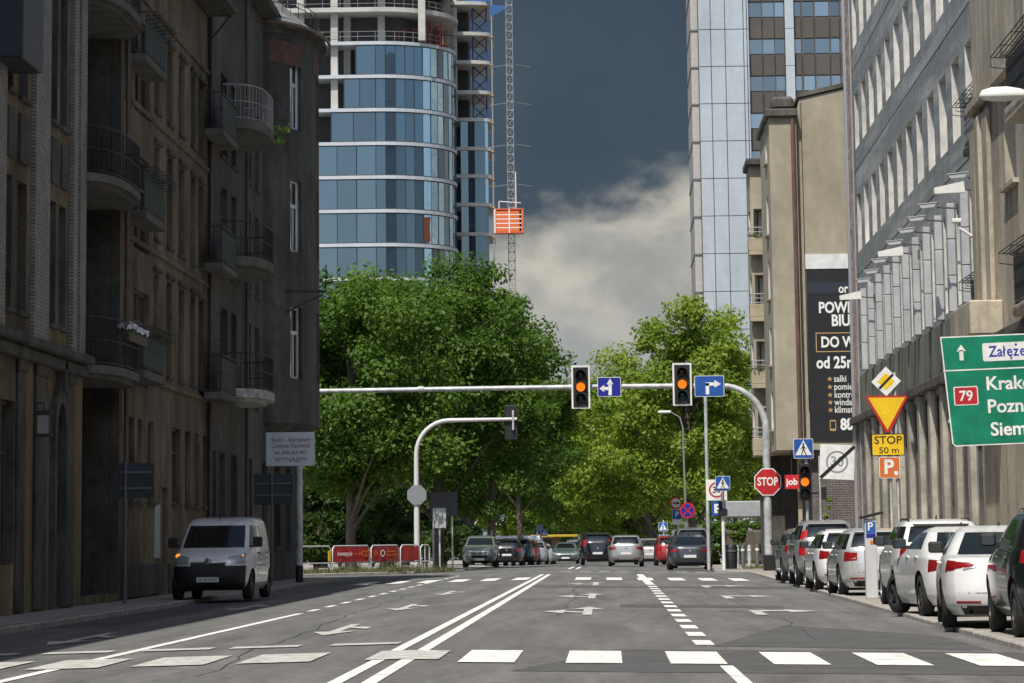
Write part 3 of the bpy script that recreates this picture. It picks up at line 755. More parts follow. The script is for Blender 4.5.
M_CHIP = mat('peeling_white_slab', (.5, .49, .46), .85, var=.5, scale=4, col2=(.62, .6, .57))
M_RAILW = mat('rusty_pale_rail', (.36, .33, .31), .7, var=.3, scale=12)
for k, (pb, m_s, m_r) in enumerate(((403, M_CHIP, M_IRON), (273, M_CONC, M_IRON), (138, M_CONC, M_RAILW))):
    yb = 107.0; z = zAt(pb, 256, 106)
    round_balcony(hC, XL+.002, yb, 3.1, 1.2, z, m_s, m_r, 1.05, .36, 3.0)
    y0 = FL(212); zz = zAt(pb-3, 222, 99)
    rect_balcony(hC, XL+.003, 99.4, 103.4, zz+.05, .55, M_CONC, M_IRON, 1.05, M_TINP if k else M_FRB, 1, False)
b = MB(); ya = FL(262); zb_ = zAt(290, 280, 117)
b.tube([(XL+.3, 117.5, zb_), (XL+2.0, 118, zb_)], .045, 6); b.tube([(XL+.3, 117.5, zb_-.9), (XL+1.9, 118, zb_-.1)], .035, 6); b.tube([(XL+2, 118, zb_-.05), (XL+2, 118, zb_+.9)], .02, 6)
b.build('iron_bracket', M_IRON, hC)
z = zAt(138, 256, 106)
pl = empty('balcony_weed', (XL+1.1, 108.6, z+.3), 'bright green weed sprouting from the rusty rounded top balcony', 'plant')
b = MB(); rf = random.Random(9)
for k in range(9): petals(b, (XL+1.05+rf.random()*.55, 108.3+rf.random()*.9, z+.05+rf.random()*.6), .16, 22, .06)
b.build('leaves', mat('fresh_leaf', (.16, .27, .04), .55, var=.3, scale=8), pl)
b = MB()
for k in range(5): b.tube([(XL+1.1, 108.5, z+.2), (XL+1.2+.1*k, 108.4+.15*k, z+.3+.12*k)], .012, 5)
b.build('stem', M_FRB, pl)
# dark gable walls behind the corner, along the side street
b = MB(); b.box(XL-.84, XL-.23, yl0-.06, yl0-.003, 0, 16); b.box(XL-.84, XL-.23, yl1+.003, yl1+.06, 0, 16); b.build('loggia_side', M_SOOT_SHADE, hA)

# ------------------------------------------------------------------ right row
XR = 9.0
N_W = (-1, 0, 0)
FR = lambda px, py=300: atX(px, py, XR).y
M_GSTONE = mat('grey_stone_cladding', (.285, .305, .305), .75, streak=.2, var=.14, scale=.8, bump=.25, bscale=6, stretch=(1, .10, 2.4), var2=.16, col2=(.52, .53, .51), lo=.47, hi=.74)
M_REVEAL = mat('white_reveal', (.52, .50, .455), .8, var=.2, streak=.2, scale=2)
M_FIN = mat('fin_stone', (.37, .38, .385), .7, var=.15, scale=1.2, var2=.06)
M_PIL = mat('sandstone', (.37, .34, .275), .85, streak=.3, var=.3, scale=1.1, bump=.25, bscale=12, stretch=(1, 1, 1.2), var2=.1)
M_GREENST = mat('green_stained_stone', (.15, .165, .125), .85, var=.35, scale=.7, stretch=(1, 1, .4), var2=.12)
M_OGLASS = glassy('office_glass', (.015, .02, .024), (.8, .87, .92), .05, .03)
M_ALU = mat('aluminium', (.42, .43, .44), .45, .5)
M_WHITE = mat('white_enamel', (.72, .71, .67), .5, var=.08, scale=4)

# --- long grey office building
YR0, YR1 = 79., FR(853)
HR = 27.
hR = empty('office_building', (14, 105, 0), 'long grey stone office building with white window reveals above a pillared ground floor', 'building')
gy0 = FR(968); pitch = 3.47
ygrid = []
y = FR(866)
while y > YR0+.6: ygrid.append(y); y -= pitch
holes = []
for y in ygrid:
    for z0, z1 in ((11.15, 13.2), (14.8, 16.8), (18.4, 20.4), (22.0, 24.0)): holes.append((y+1.05-YR0, y+3.0-YR0, z0, z1))
holes = [h_ for h_ in holes if h_[1] < YR1-YR0-.2]
ghol = [(y+.55-YR0, y+2.95-YR0, .5, 5.0) for y in ygrid if y+2.95 < YR1-.2]
mid = [(y+.55-YR0, y+2.95-YR0, 7.0, 9.5) for y in ygrid if y+2.95 < YR1-.2]
w_ = MB(); O_ = (XR, YR0, 0); wall(w_, O_, U_Y, N_W, YR1-YR0, 6.0, ghol, .30, 2)  # shop window reveals coloured dark to stand in for recess shadow
wall(w_, (XR, YR0, 6.0), U_Y, N_W, YR1-YR0, HR-6, [(a, c, z0-6, z1-6) for a, c, z0, z1 in holes+mid], .27)
w_.m = 0; w_.box(XR, XR+.4, YR0, YR1, -.2, -.001); w_.box(XR+.6, XR+16, YR0, YR1-.01, .01, HR-.02); w_.quad((XR, YR1, 0), (XR+16, YR1, 0), (XR+16, YR1, HR), (XR, YR1, HR)); w_.quad((XR, YR0, HR), (XR+16, YR0, HR), (XR+16, YR1, HR), (XR, YR1, HR)); w_.quad((XR, YR0, 0), (XR+16, YR0, 0), (XR+16, YR0, HR), (XR, YR0, HR))
w_.build('wall', [M_GSTONE, M_REVEAL, M_SOOT_SHADE], hR)
for h_ in holes: window(hR, O_, U_Y, N_W, h_, .26, M_OGLASS, M_FRW, None, 0)
def pane_only(root, O, U, Nrm, h_, d, m_, name='window'):
    O, U, Nrm = Vector(O), Vector(U), Vector(Nrm); Z = Vector((0, 0, 1)); a = MB()
    a.quad(*[O+U*u+Z*v-Nrm*d for u, v in ((h_[0], h_[2]), (h_[1], h_[2]), (h_[1], h_[3]), (h_[0], h_[3]))]); return a.build(name, m_, root)
for h_ in ghol+mid: pane_only(hR, O_, U_Y, N_W, h_, .25, M_OGLASS, 'shop_window' if h_[2] < 2 else 'window')
for y in ygrid:
    b = MB()
    for k in range(3): b.bbox(XR-.2, XR-.003, y-.2, y+.2, 6.88+k*.93, 6.88+(k+1)*.93-.02, .012)
    b.build('fin', M_FIN, hR)
    b = MB(); b.bbox(XR-.17, XR-.003, y-.35, y+.35, -.1, 5.15, .02); b.build('pilaster', M_PIL, hR)
b = MB(); b.box(XR-.05, XR-.002, YR0, YR1, 5.5, 6.8); b.build('stained_band', M_GREENST, hR)
b = MB(); b.bbox(XR-.26, XR-.003, YR0, YR1-.1, 5.16, 5.42, .03); b.build('ledge', M_SOOT_SHADE, hR)
for z in (10.4, 14.1, 17.7):
    b = MB(); b.box(XR-.012, XR-.001, YR0, YR1, z, z+.03); b.build('string_course', M_FIN, hR)
b = MB(); b.bbox(XR-.12, XR+.3, YR1-.02, YR1+.35, 0, HR, .02); b.build('corner_strip', mat('pale_blue_strip', (.36, .40, .44), .6), hR)
for dy, mm, r in ((-1.6, mat('rust_pipe', (.19, .15, .13), .6, var=.4, scale=4), .05), (-.9, M_ALU, .05), (-2.6, MATS['rust_pipe'], .04), (-.3, M_ALU, .06), (-3.4, M_ALU, .03)):
    b = MB(); b.tube([(XR-.1, YR1+dy, 0), (XR-.1, YR1+dy, HR)], r, 8); b.build('pipe', mm, hR)
# floodlights in a row over the fins
ords = ['first', 'second', 'third', 'fourth', 'fifth', 'sixth', 'seventh', 'eighth', 'ninth', 'tenth', 'eleventh', 'twelfth']
fl_small = [(957, 175, 9.0, 0), (927, 205, 0, 0), (916, 218, 0, 0), (906, 230, 0, 0), (894, 242, 0, 0), (879, 260, 0, 0), (871, 271, 0, 0), (863, 280, 0, 0)]
fl_big = [(950, 187), (891, 251), (851, 295)]
def floodlight(px, py, big, lab):
    p = atX(px, py, XR-.8); r = empty('wall_floodlight', (XR, p.y, p.z), lab, 'floodlight', 'floodlights along the grey office facade')
    L_ = .62 if big else .42
    b = MB(); M = Matrix.Translation(p) @ Matrix.Rotation(-.1, 4, 'Y') @ Matrix.Scale(.78, 4)
    if big:
        b.add([M @ Vector(q) for q in ((-.5, -.16, -.16), (.42, -.16, -.22), (.42, -.16, .12), (-.5, -.16, .02), (-.5, .2, -.16), (.42, .2, -.22), (.42, .2, .12), (-.5, .2, .02))], ((0, 1, 2, 3), (7, 6, 5, 4), (0, 4, 5, 1), (1, 5, 6, 2), (2, 6, 7, 3), (3, 7, 4, 0)))
    else:
        b.add([M @ Vector(q) for q in ((-.3, -.14, .03), (.3, -.14, .03), (.2, -.14, -.1), (-.2, -.14, -.1), (-.3, .16, .03), (.3, .16, .03), (.2, .16, -.1), (-.2, .16, -.1))], ((0, 1, 2, 3), (7, 6, 5, 4), (0, 4, 5, 1), (1, 5, 6, 2), (2, 6, 7, 3), (3, 7, 4, 0)))
        b.box(-.32, .32, -.16, .18, .032, .06, M)
    b.build('lamp_housing', M_WHITE if big else mat('grey_enamel', (.42, .43, .43), .5), r)
    b = MB(); b.tube([(XR-.003, p.y, p.z-.1), (p.x+.25, p.y, p.z-.06)], .022, 6); b.box(XR-.05, XR-.003, p.y-.08, p.y+.08, p.z-.25, p.z+.02); b.build('bracket', M_SOOT_SHADE, r)
for i, (px, py, _, _) in enumerate(fl_small): floodlight(px, py, False, 'small grey floodlight on the grey office facade, %s from the near end' % ords[i])
for i, (px, py) in enumerate(fl_big): floodlight(px, py, True, 'white wedge-shaped floodlight box on the grey office facade, %s' % ('nearest of three', 'middle of three', 'farthest of three')[i])
# balconies at the near end of the grey building
def front_balcony(root, xw, pr, px_far, py_rail, y0, h, mslab, sheet, th=.2):
    """balcony whose far outer rail corner is seen at (px_far, py_rail)"""
    c = atX(px_far, py_rail, xw-pr); return rect_balcony(root, xw-.003, y0, c.y, c.z-h-th, max(.3, pr-.28), mslab, M_IRON, h, sheet, -1, True, th)
front_balcony(hR, XR, .6, 950, 108, 79.1, 1.0, M_CONC, mat('grey_mesh_sheet', (.22, .235, .245), .8, var=.4, scale=6))
front_balcony(hR, XR, .6, 957, 283, 79.1, 1.0, M_CONC, MATS['green_sheet'])

# --- near old stone house with balconies
XS = 8.25
YS0, YS1 = 14., min(78.9, atX(976, 200, XS).y)
HS = 19.
M_OLDST = mat('old_sand_render', (.42, .37, .285), .88, streak=.3, var=.2, scale=.8, bump=.4, bscale=10, stretch=(1, 1, .8), var2=.12)
hS = empty('stone_house', (14, 55, 0), 'old beige stone house with iron balconies at the right edge, nearest on the right', 'building')
FS = lambda px, py=200: atX(px, py, XS).y
holes = [(FS(1019)-YS0, FS(1006)-YS0, z0, z1) for z0, z1 in ((8.25, 10.2),)]
yy = FS(1024)-1.0
while yy > 18:
    for z0, z1 in ((5.9, 8.0), (9.6, 12.2), (13.4, 16.0)): holes.append((yy-1.2-YS0, yy-YS0, z0, z1))
    holes.append((yy-1.9-YS0, yy-.1-YS0, .6, 3.6)); yy -= 3.6
w_ = MB(); O_ = (XS, YS0, 0); wall(w_, O_, U_Y, N_W, YS1-YS0, HS, holes, .3)
w_.m = 0; w_.box(XS, XS+.4, YS0, YS1, -.2, -.001); w_.box(XS+.5, XS+12, YS0, YS1-.01, .01, HS-.01); w_.quad((XS, YS1, 0), (XS+12, YS1, 0), (XS+12, YS1, HS), (XS, YS1, HS)); w_.quad((XS, YS0, 0), (XS+12, YS0, 0), (XS+12, YS0, HS), (XS, YS0, HS)); w_.quad((XS, YS0, HS), (XS+12, YS0, HS), (XS+12, YS1, HS), (XS, YS1, HS))
w_.build('wall', [M_OLDST, M_OLDST], hS)
for h_ in holes: window(hS, O_, U_Y, N_W, h_, .28, M_DGLASS, M_FRW, (M_OLDST, .12), 1)
for p0, p1, d in ((976.5, 981, .12), (983, 987, .16), (989, 994, .12)):
    b = MB(); b.bbox(XS-d, XS-.003, FS(p1), FS(p0), 6.1, 10.2, .03); b.build('pilaster', M_OLDST, hS)
b = MB(); b.bbox(XS-.35, XS-.003, YS0, YS1+.02, 5.1, 5.32, .04); b.bbox(XS-.22, XS-.003, YS0, YS1+.02, 4.85, 5.08, .03); b.build('cornice', M_SOOT_SHADE, hS)
b = MB(); b.bbox(XS-.2, XS-.003, YS0, YS1+.02, 10.4, 10.6, .03); b.build('string_course', M_OLDST, hS)
front_balcony(hS, XS, 1.0, 988, 58, 55., .95, M_OLDST, M_IRON, .3)
front_balcony(hS, XS, .8, 996, 254, 55., 1.0, M_OLDST, M_IRON)
b = MB(); b.bbox(XS-.7, XS-.003, FS(1000), FS(978), 5.34, 6.05, .03); b.build('bay_base', M_OLDST, hS)
p = atX(1000, 96, XS-1.9)
lp = empty('street_lamp', (XS, p.y+.2, p.z), 'white cobra-head street lamp on an arm from the beige stone house', 'lamp')
b = MB()
R_ = [(.03, -.30), (.11, -.26), (.16, -.12), (.17, .1), (.13, .3), (.06, .42)]
n = 14; V = []; Fq = []
for r, t in R_:
    for k in range(n): a = 2*PI*k/n; V.append((p.x+t*1.1, p.y+r*math.cos(a)*1.1, p.z+(r*math.sin(a))*(.9 if math.sin(a) > 0 else .5)))
for i in range(len(R_)-1):
    for k in range(n): Fq.append((i*n+k, i*n+(k+1) % n, (i+1)*n+(k+1) % n, (i+1)*n+k))
b.add(V, Fq+[tuple(range(n)), tuple(range(5*n, 6*n))]); b.build('lamp_head', M_WHITE, lp, True, 60)
b = MB(); b.tube([(p.x+.4, p.y, p.z+.01), (p.x+1.2, p.y, p.z-.1), (XS-.003, p.y, p.z-.35)], .04, 8); b.build('arm', M_ALU, lp)
p = atX(963, 228, XR-.6)
lp = empty('wall_lamp', (XR, p.y, p.z), 'small white curved-arm lamp low on the grey office wall beside the stone house', 'lamp')
b = MB(); b.tube([(XR-.003, p.y, p.z-.3), (XR-.4, p.y, p.z-.2), (XR-.68, p.y, p.z), (XR-.72, p.y, p.z+.15)], .04, 8); b.build('arm', M_WHITE, lp)
b = MB(); b.bbox(XR-.86, XR-.62, p.y-.1, p.y+.1, p.z+.12, p.z+.22, .02); b.build('lamp_head', M_WHITE, lp)

# --- ochre house with the blank gable and the banner
M_GABLE = mat('ochre_render', (.355, .315, .235), .9, streak=.08, var=.24, scale=.35, bump=.2, bscale=10, stretch=(1, 1, .5), var2=.08, col2=(.405, .365, .275))
M_GABLE2 = mat('ochre_trim', (.37, .32, .22), .88, var=.2, scale=1)
YG0, YG1 = 136.0, 184.
XG = xAt(803.5, YG0, 440)
HG = zAt(118, 800, YG0)
XA, XC = xAt(767, YG0+6, 300), xAt(753, YG0+8, 300)
hG = empty('ochre_house', (12, 160, 0), 'ochre rendered apartment house with a blank sunlit gable and stacked loggia balconies', 'building')
XGE = 24; ztop = zAt(88, 846, YG0)
ZB = zAt(450, 800, YG0)
b = MB()
b.add([(XG, YG0, ZB), (XGE, YG0, ZB), (XGE, YG0, HG+5.5), (xAt(846, YG0, 90), YG0, ztop), (XG+.15, YG0, HG+.75), (XG, YG0, HG+.1)], ((0, 1, 2, 3, 4, 5),))
b.quad((XGE, YG0, ZB), (XGE, YG1, ZB), (XGE, YG1, HG), (XGE, YG0, HG)); b.quad((XG, YG0, ZB), (XGE, YG0, ZB), (XGE, YG1, ZB), (XG, YG1, ZB))
b.build('gable', M_GABLE, hG)
# near street block, standing a little forward of the gable, with narrow windows on its street side
Y1 = YG0-.35; XA0 = xAt(773, Y1, 300); YA_1 = XA0*3500/(767-609)+.2
hol = [(2.0, 3.6, z-ZB, z-ZB+1.5) for z in [zAt(p, 770, YG0+3) for p in (430, 366, 300, 236, 165)]]
w_ = MB(); wall(w_, (XA0, Y1, ZB), U_Y, N_W, YA_1-Y1, HG-ZB, hol, .25)
w_.m = 0; w_.quad((XA0, Y1, ZB), (XG-.004, Y1, ZB), (XG-.004, Y1, HG), (XA0, Y1, HG)); w_.quad((XA0, YA_1, ZB), (XG+1, YA_1, ZB), (XG+1, YA_1, HG), (XA0, YA_1, HG)); w_.quad((XG-.004, Y1, ZB), (XG-.004, YG0+.01, ZB), (XG-.004, YG0+.01, HG), (XG-.004, Y1, HG))
w_.quad((XA0, Y1, ZB), (XG, Y1, ZB), (XG, YA_1, ZB), (XA0, YA_1, ZB)); w_.box(XA0+.4, XG+1, Y1+.4, YA_1-.1, ZB+.1, HG-.05)
w_.build('near_block', [M_GABLE, M_REVEAL], hG)
for h_ in hol: window(hG, (XA0, Y1, ZB), U_Y, N_W, h_, .22, M_OGLASS, M_FRW, (M_GABLE2, .1), 1)
# farther street block with a stack of corner loggias on its near face
Y2 = YA_1+1.2; YF = Y2+3.2; X20 = xAt(752.5, Y2, 300); X21 = XA0+.45; H2 = zAt(166, 760, Y2); pit = 66*Y2/3500
flz = [zAt(318, 760, Y2)+pit*k for k in range(-2, 3)]
lz = [(z, z+1.78) for z in flz if z > ZB+.1 and z+1.9 < H2]
hol = [(.12, X21-X20-.1, z0-ZB, z1-ZB) for z0, z1 in lz]
w_ = MB(); wall(w_, (X20, Y2, ZB), (1, 0, 0), (0, -1, 0), X21-X20, H2-ZB, hol, 1.1)
w_.m = 0
hol2 = [(a, a+1.5, z0+.5-ZB, z0+1.8-ZB) for a in () for z0, _ in lz]
hol2 += [(.4, 2.2, z0-ZB+.25, z1-ZB) for z0, z1 in lz]
wall(w_, (X20, Y2+.004, ZB), U_Y, N_W, YF-Y2, H2-ZB, hol2, .25)
w_.m = 0; w_.quad((X20, Y2, ZB), (X21+1, Y2, ZB), (X21+1, YF, ZB), (X20, YF, ZB)); w_.quad((X20, YF, ZB), (X21+6, YF, ZB), (X21+6, YF, H2), (X20, YF, H2)); w_.box(X20+.6, X21+6, Y2+1.4, YF-.05, ZB+.02, H2-.03)
w_.build('far_block', [M_GABLE, M_REVEAL], hG)
for h_ in hol2[:0]: window(hG, (X20, Y2+.004, ZB), U_Y, N_W, h_, .22, M_OGLASS, M_FRW, (M_GABLE2, .06), 1)
for i, (z0, z1) in enumerate(lz):
    s_ = MB(); s_.bbox(X20-.12, X21-.05, Y2-.42, Y2-.003, z0-.16, z0+.02, .015); s_.bbox(X20-.12, X21-.05, Y2-.42, Y2-.34, z0+.023, z0+.55, .015); s_.bbox(X20-.12, X20-.04, Y2-.335, Y2+.9, z0+.023, z0+.55, .015)
    sl_ = s_.build('balcony', M_GABLE2, hG)
    railing(sl_, [(X21-.08, Y2-.38), (X20-.08, Y2-.38), (X20-.08, Y2+.9)], z0+.55, .42, M_ALU, .25)
    dr = MB(); dr.box(X20+.35, X20+.62, Y2+.9, Y2+.98, z0+.03, z1-.05); dr.build('balcony_door', M_WHITE, sl_)
    gl = MB(); gl.box(X20+.16, X21-.15, Y2+1.02, Y2+1.06, z0+.03, z1-.05); gl.build('glazing', M_OGLASS, sl_)
    if i % 2 == 1 or i == len(lz)-1:
        t = MB(); rf = random.Random(i+3)
        for k in range(4): petals(t, (X20-.05+k*.16, Y2-.4, z0+.6), .13, 16, .04)
        t.build('flowers', M_LEAFD, sl_)
b = MB(); b.bbox(XA0-.14, XG+.05, Y1-.2, YA_1+.2, HG+.003, HG+.32, .05); b.bbox(X20-.16, X21+.3, Y2-.3, YF, H2+.003, H2+.3, .05)
b.bbox(XA0+.15, XG-.05, Y1+.2, YA_1-.5, HG+.33, HG+.85, .12); b.build('eaves', M_SOOT_SHADE, hG)
b = MB(); q = [(XG+.1, HG+.8), (xAt(846, YG0, 90), ztop+.06), (XGE, HG+5.6)]
for (xa, za), (xb, zb2) in zip(q, q[1:]): b.add([(xa, YG0-.08, za), (xb, YG0-.08, zb2), (xb, YG0-.08, zb2+.16), (xa, YG0-.08, za+.16), (xa, YG1, za), (xb, YG1, zb2), (xb, YG1, zb2+.16), (xa, YG1, za+.16)], ((0, 1, 2, 3), (4, 7, 6, 5), (0, 4, 5, 1), (3, 2, 6, 7), (0, 3, 7, 4), (1, 5, 6, 2)))
b.build('roof_edge', M_SOOT_SHADE, hG)
x = xAt(794.5, Y1, 114); xl2 = xAt(803, Y1, 430)
x = XG-.14
b = MB(); b.tube([(x, Y1-.07, HG-.05), (x, Y1-.07, ZB-.3)], .085, 8); b.build('drainpipe', mat('brown_pipe', (.13, .075, .06), .5, var=.2), hG)
b = MB(); x2 = xAt(803, YG0, 200); b.tube([(x2, YG0-.02, HG+.6), (x2+.02, YG0-.02, 9), (x2+.03, YG0-.02, 6)], .015, 5); b.build('cable', M_IRON, hG)
# ground floor: dark brick, shop fronts
M_DBRICK = mat('dark_clinker_brick', (.12, .10, .092), .8, brick=(.26, .09, (.24, .23, .21), 'x'), var=.3, scale=2)
b = MB(); xb0 = xAt(812, YG0+.4, 480); b.box(xb0, XGE-.1, YG0+.5, YG1-.5, -.3, ZB-.02); b.build('brick_ground_floor', M_DBRICK, hG)
b = MB(); b.box(XG+.9, xb0-.003, YG0+1.4, YG1-.5, -.3, ZB-.02); b.box(X20+.5, X21+4, Y2+1.0, YF-.1, -.3, ZB-.02); b.m = 1
for k in range(3): b.box(XG+.86, XG+.895, YG0+2+k*4.6, YG0+5.6+k*4.6, .3, 2.9)
b.build('shop_front', [M_SOOT_SHADE, M_OGLASS], hG)
b = MB()
for k, xx in enumerate((XG+.25, XG+1.0)): b.bbox(xx-.5, xx-.34, YG0+.25+k*.6, YG0+.45+k*.6, -.2, ZB-.02, .015)
b.build('column', M_GABLE2, hG)
# banner on the gable
bx0 = xAt(808, YG0, 350); bz1, bz0 = zAt(256, 830, YG0), zAt(441, 830, YG0); BW_ = 4.6
bn = empty('banner', (bx0, YG0-.05, bz0), 'tall black advertising banner with white and gold lettering on the ochre gable', 'banner')
zz = lambda py: zAt(py, 830, YG0-.06)
xx = lambda px, py=350: xAt(px, YG0-.06, py)
M_BAN = mat('banner_black', (.013, .014, .018), .55, var=.2, scale=1)
M_BANN = mat('banner_navy', (.024, .028, .045), .55)
b = MB(); b.box(bx0, bx0+BW_, YG0-.05, YG0-.01, bz0, zz(269)); b.build('sheet', M_BAN, bn)
b = MB(); b.box(bx0, bx0+BW_, YG0-.053, YG0-.0505, zz(293), zz(282)); b.build('stripe', M_BANN, bn)
b = MB(); b.box(bx0-.02, bx0+BW_, YG0-.07, YG0-.01, zz(268.6), zz(254)); b.m = 0
b.build('top_sheet', mat('creased_white_foil', (.68, .68, .68), .5, var=.15, scale=3, bump=.6, bscale=5), bn)
k_ = YG0/3500*1.02
def ln(t, pxl, py, ph, bold=.02, dxx=0): return (t, xx(pxl)-bx0, zz(py)-bz0, ph*k_*1.37, bold, 'LEFT', 0, -.80)
WHT = mat('print_white', (.78, .78, .76), .6); GLD = mat('print_gold', (.48, .30, .14), .6)
lettering([ln('or', 840, 289, 9), ln('POWIERZCHNIE', 819.5, 308, 10.8, .03), ln('BIUROWE', 832, 321, 11.2, .03), ln('DO WYNAJĘCIA', 821, 342.5, 10.5, .03), ln('od 25m²', 816, 363, 11.5, .03),
           ln('salki', 833, 379, 6.6, .008), ln('pomieszczenia', 833, 387, 6.6, .008), ln('kontrola', 833, 395, 6.6, .008), ln('winda', 833, 402.5, 6.6, .008), ln('klimatyzacja', 833, 410, 6.6, .008), ln('88', 838.5, 425, 11, .04)], bx0, YG0-.056, bz0, WHT, bn)
b = MB()
for py_ in (379, 387, 395, 402.5, 410):
    st_ = [((.11 if i % 2 == 0 else .045)*math.cos(PI/2+i*PI/5), (.11 if i % 2 == 0 else .045)*math.sin(PI/2+i*PI/5)) for i in range(10)]
    b.plate(st_, xx(829), YG0-.056, zz(py_), .004)
x0, x1, z0, z1 = xx(816), bx0+BW_-.3, zz(352), zz(332.5)
for a in ((x0, x1, z0, z0+.035), (x0, x1, z1-.035, z1), (x0, x0+.035, z0+.036, z1-.036)): b.box(a[0], a[1], YG0-.056, YG0-.052, a[2], a[3])
b.plate(rrect(.24, .42, .05), xx(831), YG0-.056, zz(425.5), .004); b.build('gold_print', GLD, bn)
b = MB(); b.plate(rrect(.18, .28, .02), xx(831), YG0-.059, zz(425), .002); b.build('phone_screen', M_BAN, bn)
# red shop sign under the house
js = empty('shop_sign', (XG+.7, YG0-.2, 2.5), 'small red sign reading job beside the amber signal by the ochre house', 'sign')
jx0, jx1, jz0, jz1 = xAt(785, YG0-.25, 480), xAt(799, YG0-.25, 480), zAt(489, 790, YG0-.25), zAt(475, 790, YG0-.25)
b = MB(); b.bbox(jx0, jx1, YG0-.2, YG0-.1, jz0, jz1, .01); b.build('panel', mat('sign_red', (.55, .02, .025), .45), js)
lettering([('job', (jx1-jx0)/2, (jz1-jz0)/2, .34, .03, 'CENTER', 0)], jx0, YG0-.206, jz0, WHT, js)
b = MB(); b.tube([((jx0+jx1)/2, YG0-.15, jz1), ((jx0+jx1)/2, YG0-.15, ZB)], .02, 6); b.build('hanger', M_IRON, js)

# --- tower block on the right, far behind
YT = 311.
tx = lambda px, py=150: xAt(px, YT, py); tz = lambda py, px=760: zAt(py, px, YT)
hT = empty('tower_block', (tx(760), YT+8, 0), 'tall office tower with a pale blue panelled flank and brown glazed storeys', 'building')
M_PANEL = mat('pale_blue_panel', (.37, .415, .44), .45, .1, var=.12, scale=.25, stretch=(1, 1, .3), var2=.05)
M_SEAM = mat('panel_seam', (.12, .13, .14), .6)
M_BEIGE = mat('beige_panel', (.36, .345, .33), .6, var=.1)
M_SPAN = mat('brown_spandrel', (.075, .064, .052), .45, var=.12, scale=.4)
M_TGLASS = glassy('tower_window', (.02, .032, .045), (.7, .82, .95), .18, .02, pane=.16, per_object=True)
HT = 66.; x0t, x1t, x2t, x3t = tx(693), tx(700), tx(749.5), tx(960)
z0t = -1.
b = MB(); b.box(x1t, x2t, YT, YT+16, z0t, HT); b.box(x2t+.01, x3t, YT+.6, YT+16, z0t, HT); b.build('core', M_SPAN, hT)
zs_ = [tz(p) for p in (215.5, 178, 140.5)]; tp = (zs_[2]-zs_[0])/2; zz0 = zs_[1]
ks = range(-int((zz0-z0t)/tp)-0, int((HT-zz0)/tp)+1)
xs_ = [tx(p) for p in (700.5, 713, 727.5, 746, 749.5)]
for i, (xa, xb) in enumerate(zip(xs_, xs_[1:])):
    b = MB()
    for k in ks:
        z = zz0+tp*k; b.bbox(xa+.03, xb-.03, YT-.1, YT-.003, z+.03, z+tp-.03, .02)
    b.build('panel_column', M_PANEL, hT)
b = MB(); b.box(x0t, x1t, YT+.3, YT+15, z0t, HT); b.m = 1
for k in ks: b.box(x0t-.03, x1t, YT+.2, YT+.29, zz0+tp*k-.06, zz0+tp*k+.06); b.box(x0t-.06, x0t-.002, YT+.4, YT+15, zz0+tp*k-.06, zz0+tp*k+.06)
b.build('edge_strip', [M_BEIGE, M_SEAM], hT)
wb = [(751.5, 765), (765.5, 777.5), (778, 787.5), (797.5, 804.5), (806, 817.5), (818.5, 833), (834, 843), (844.5, 858), (859, 872), (874, 886)]
wz0 = tz(53, 800); wh = tz(38, 800)-wz0
kk = [k for k in range(-int((wz0-2)/tp), int((HT-wz0)/tp)) if wz0+tp*k > 14]
wb = wb[:8]
for k in kk[-12:]:
    z = wz0+tp*k
    for a, c in wb:
        b = MB(); b.box(tx(a)+.05, tx(c)-.05, YT+.46, YT+.56, z+.04, z+wh-.04); o_ = b.build('window', M_TGLASS, hT)
        b = MB(); b.box(tx(a)-.02, tx(c)+.02, YT+.57, YT+.598, z-.02, z+wh+.02); b.build('frame', M_SEAM, o_)
    b = MB()
    for a, c in wb: b.bbox(tx(a)+.02, tx(c)-.02, YT+.42, YT+.59, z+wh+.06, z+tp-.06, .02)
    b.build('spandrel', M_SPAN, hT)
for pa, pc, d in ((749.8, 751.2, -.15), (788, 796.8, -.15), (887, 895, -.15)):
    b = MB()
    for k in ks: z = zz0+tp*k; b.box(tx(pa), tx(pc), YT+d, YT+.58, z+.03, z+tp-.02)
    b.build('vertical_fin', M_PANEL, hT)

# --- glass tower under construction on the left
YK = 388.
kx = lambda px, py=100, Y=YK: xAt(px, Y, py); kz = lambda py, px=400, Y=YK: zAt(py, px, Y)
hK = empty('tower_under_construction', (kx(380), YK+14, 0), 'curved blue glass tower still being built, its upper floors open concrete', 'building')
M_KGLASS = glassy('blue_curtain_glass', (.012, .028, .048), (.42, .60, .76), .125, .02, .05, pane=.09)
M_KCONC = mat('raw_concrete', (.43, .42, .39), .85, var=.15, scale=.3, var2=.06)
M_KBAND = mat('white_floor_band', (.44, .47, .50), .5, var=.06, scale=.5)
M_MULL = mat('mullion', (.03, .04, .05), .4)
M_KDARK = mat('shell_interior', (.075, .08, .083), .9)
M_BLUEST = mat('blue_formwork_steel', (.03, .07, .25), .5)
M_RUST = mat('rusty_formwork', (.22, .07, .05), .7)
M_WOOD = mat('formwork_timber', (.42, .28, .12), .8)
xr = kx(451.5); xl = kx(235); RC = 8.5
def kfoot(e=0.):
    P = [(xl, YK-e)]
    for i in range(13):
        t = -PI/2+PI/2*i/12; P.append((xr-RC+(RC+e)*math.cos(t), YK+RC*1.25+(RC*1.25+e)*math.sin(t)))
    P += [(xr-.9+e, YK+18), (xr-3.5+e, YK+28)]; P.append((xl, YK+28)); return P
bands = [-24, 10, 42.5, 76, 109.5, 143, 177, 211, 245]
kpitch = kz(76)-kz(109.5)
zb = [kz(42.5)-kpitch*k for k in range(12)]
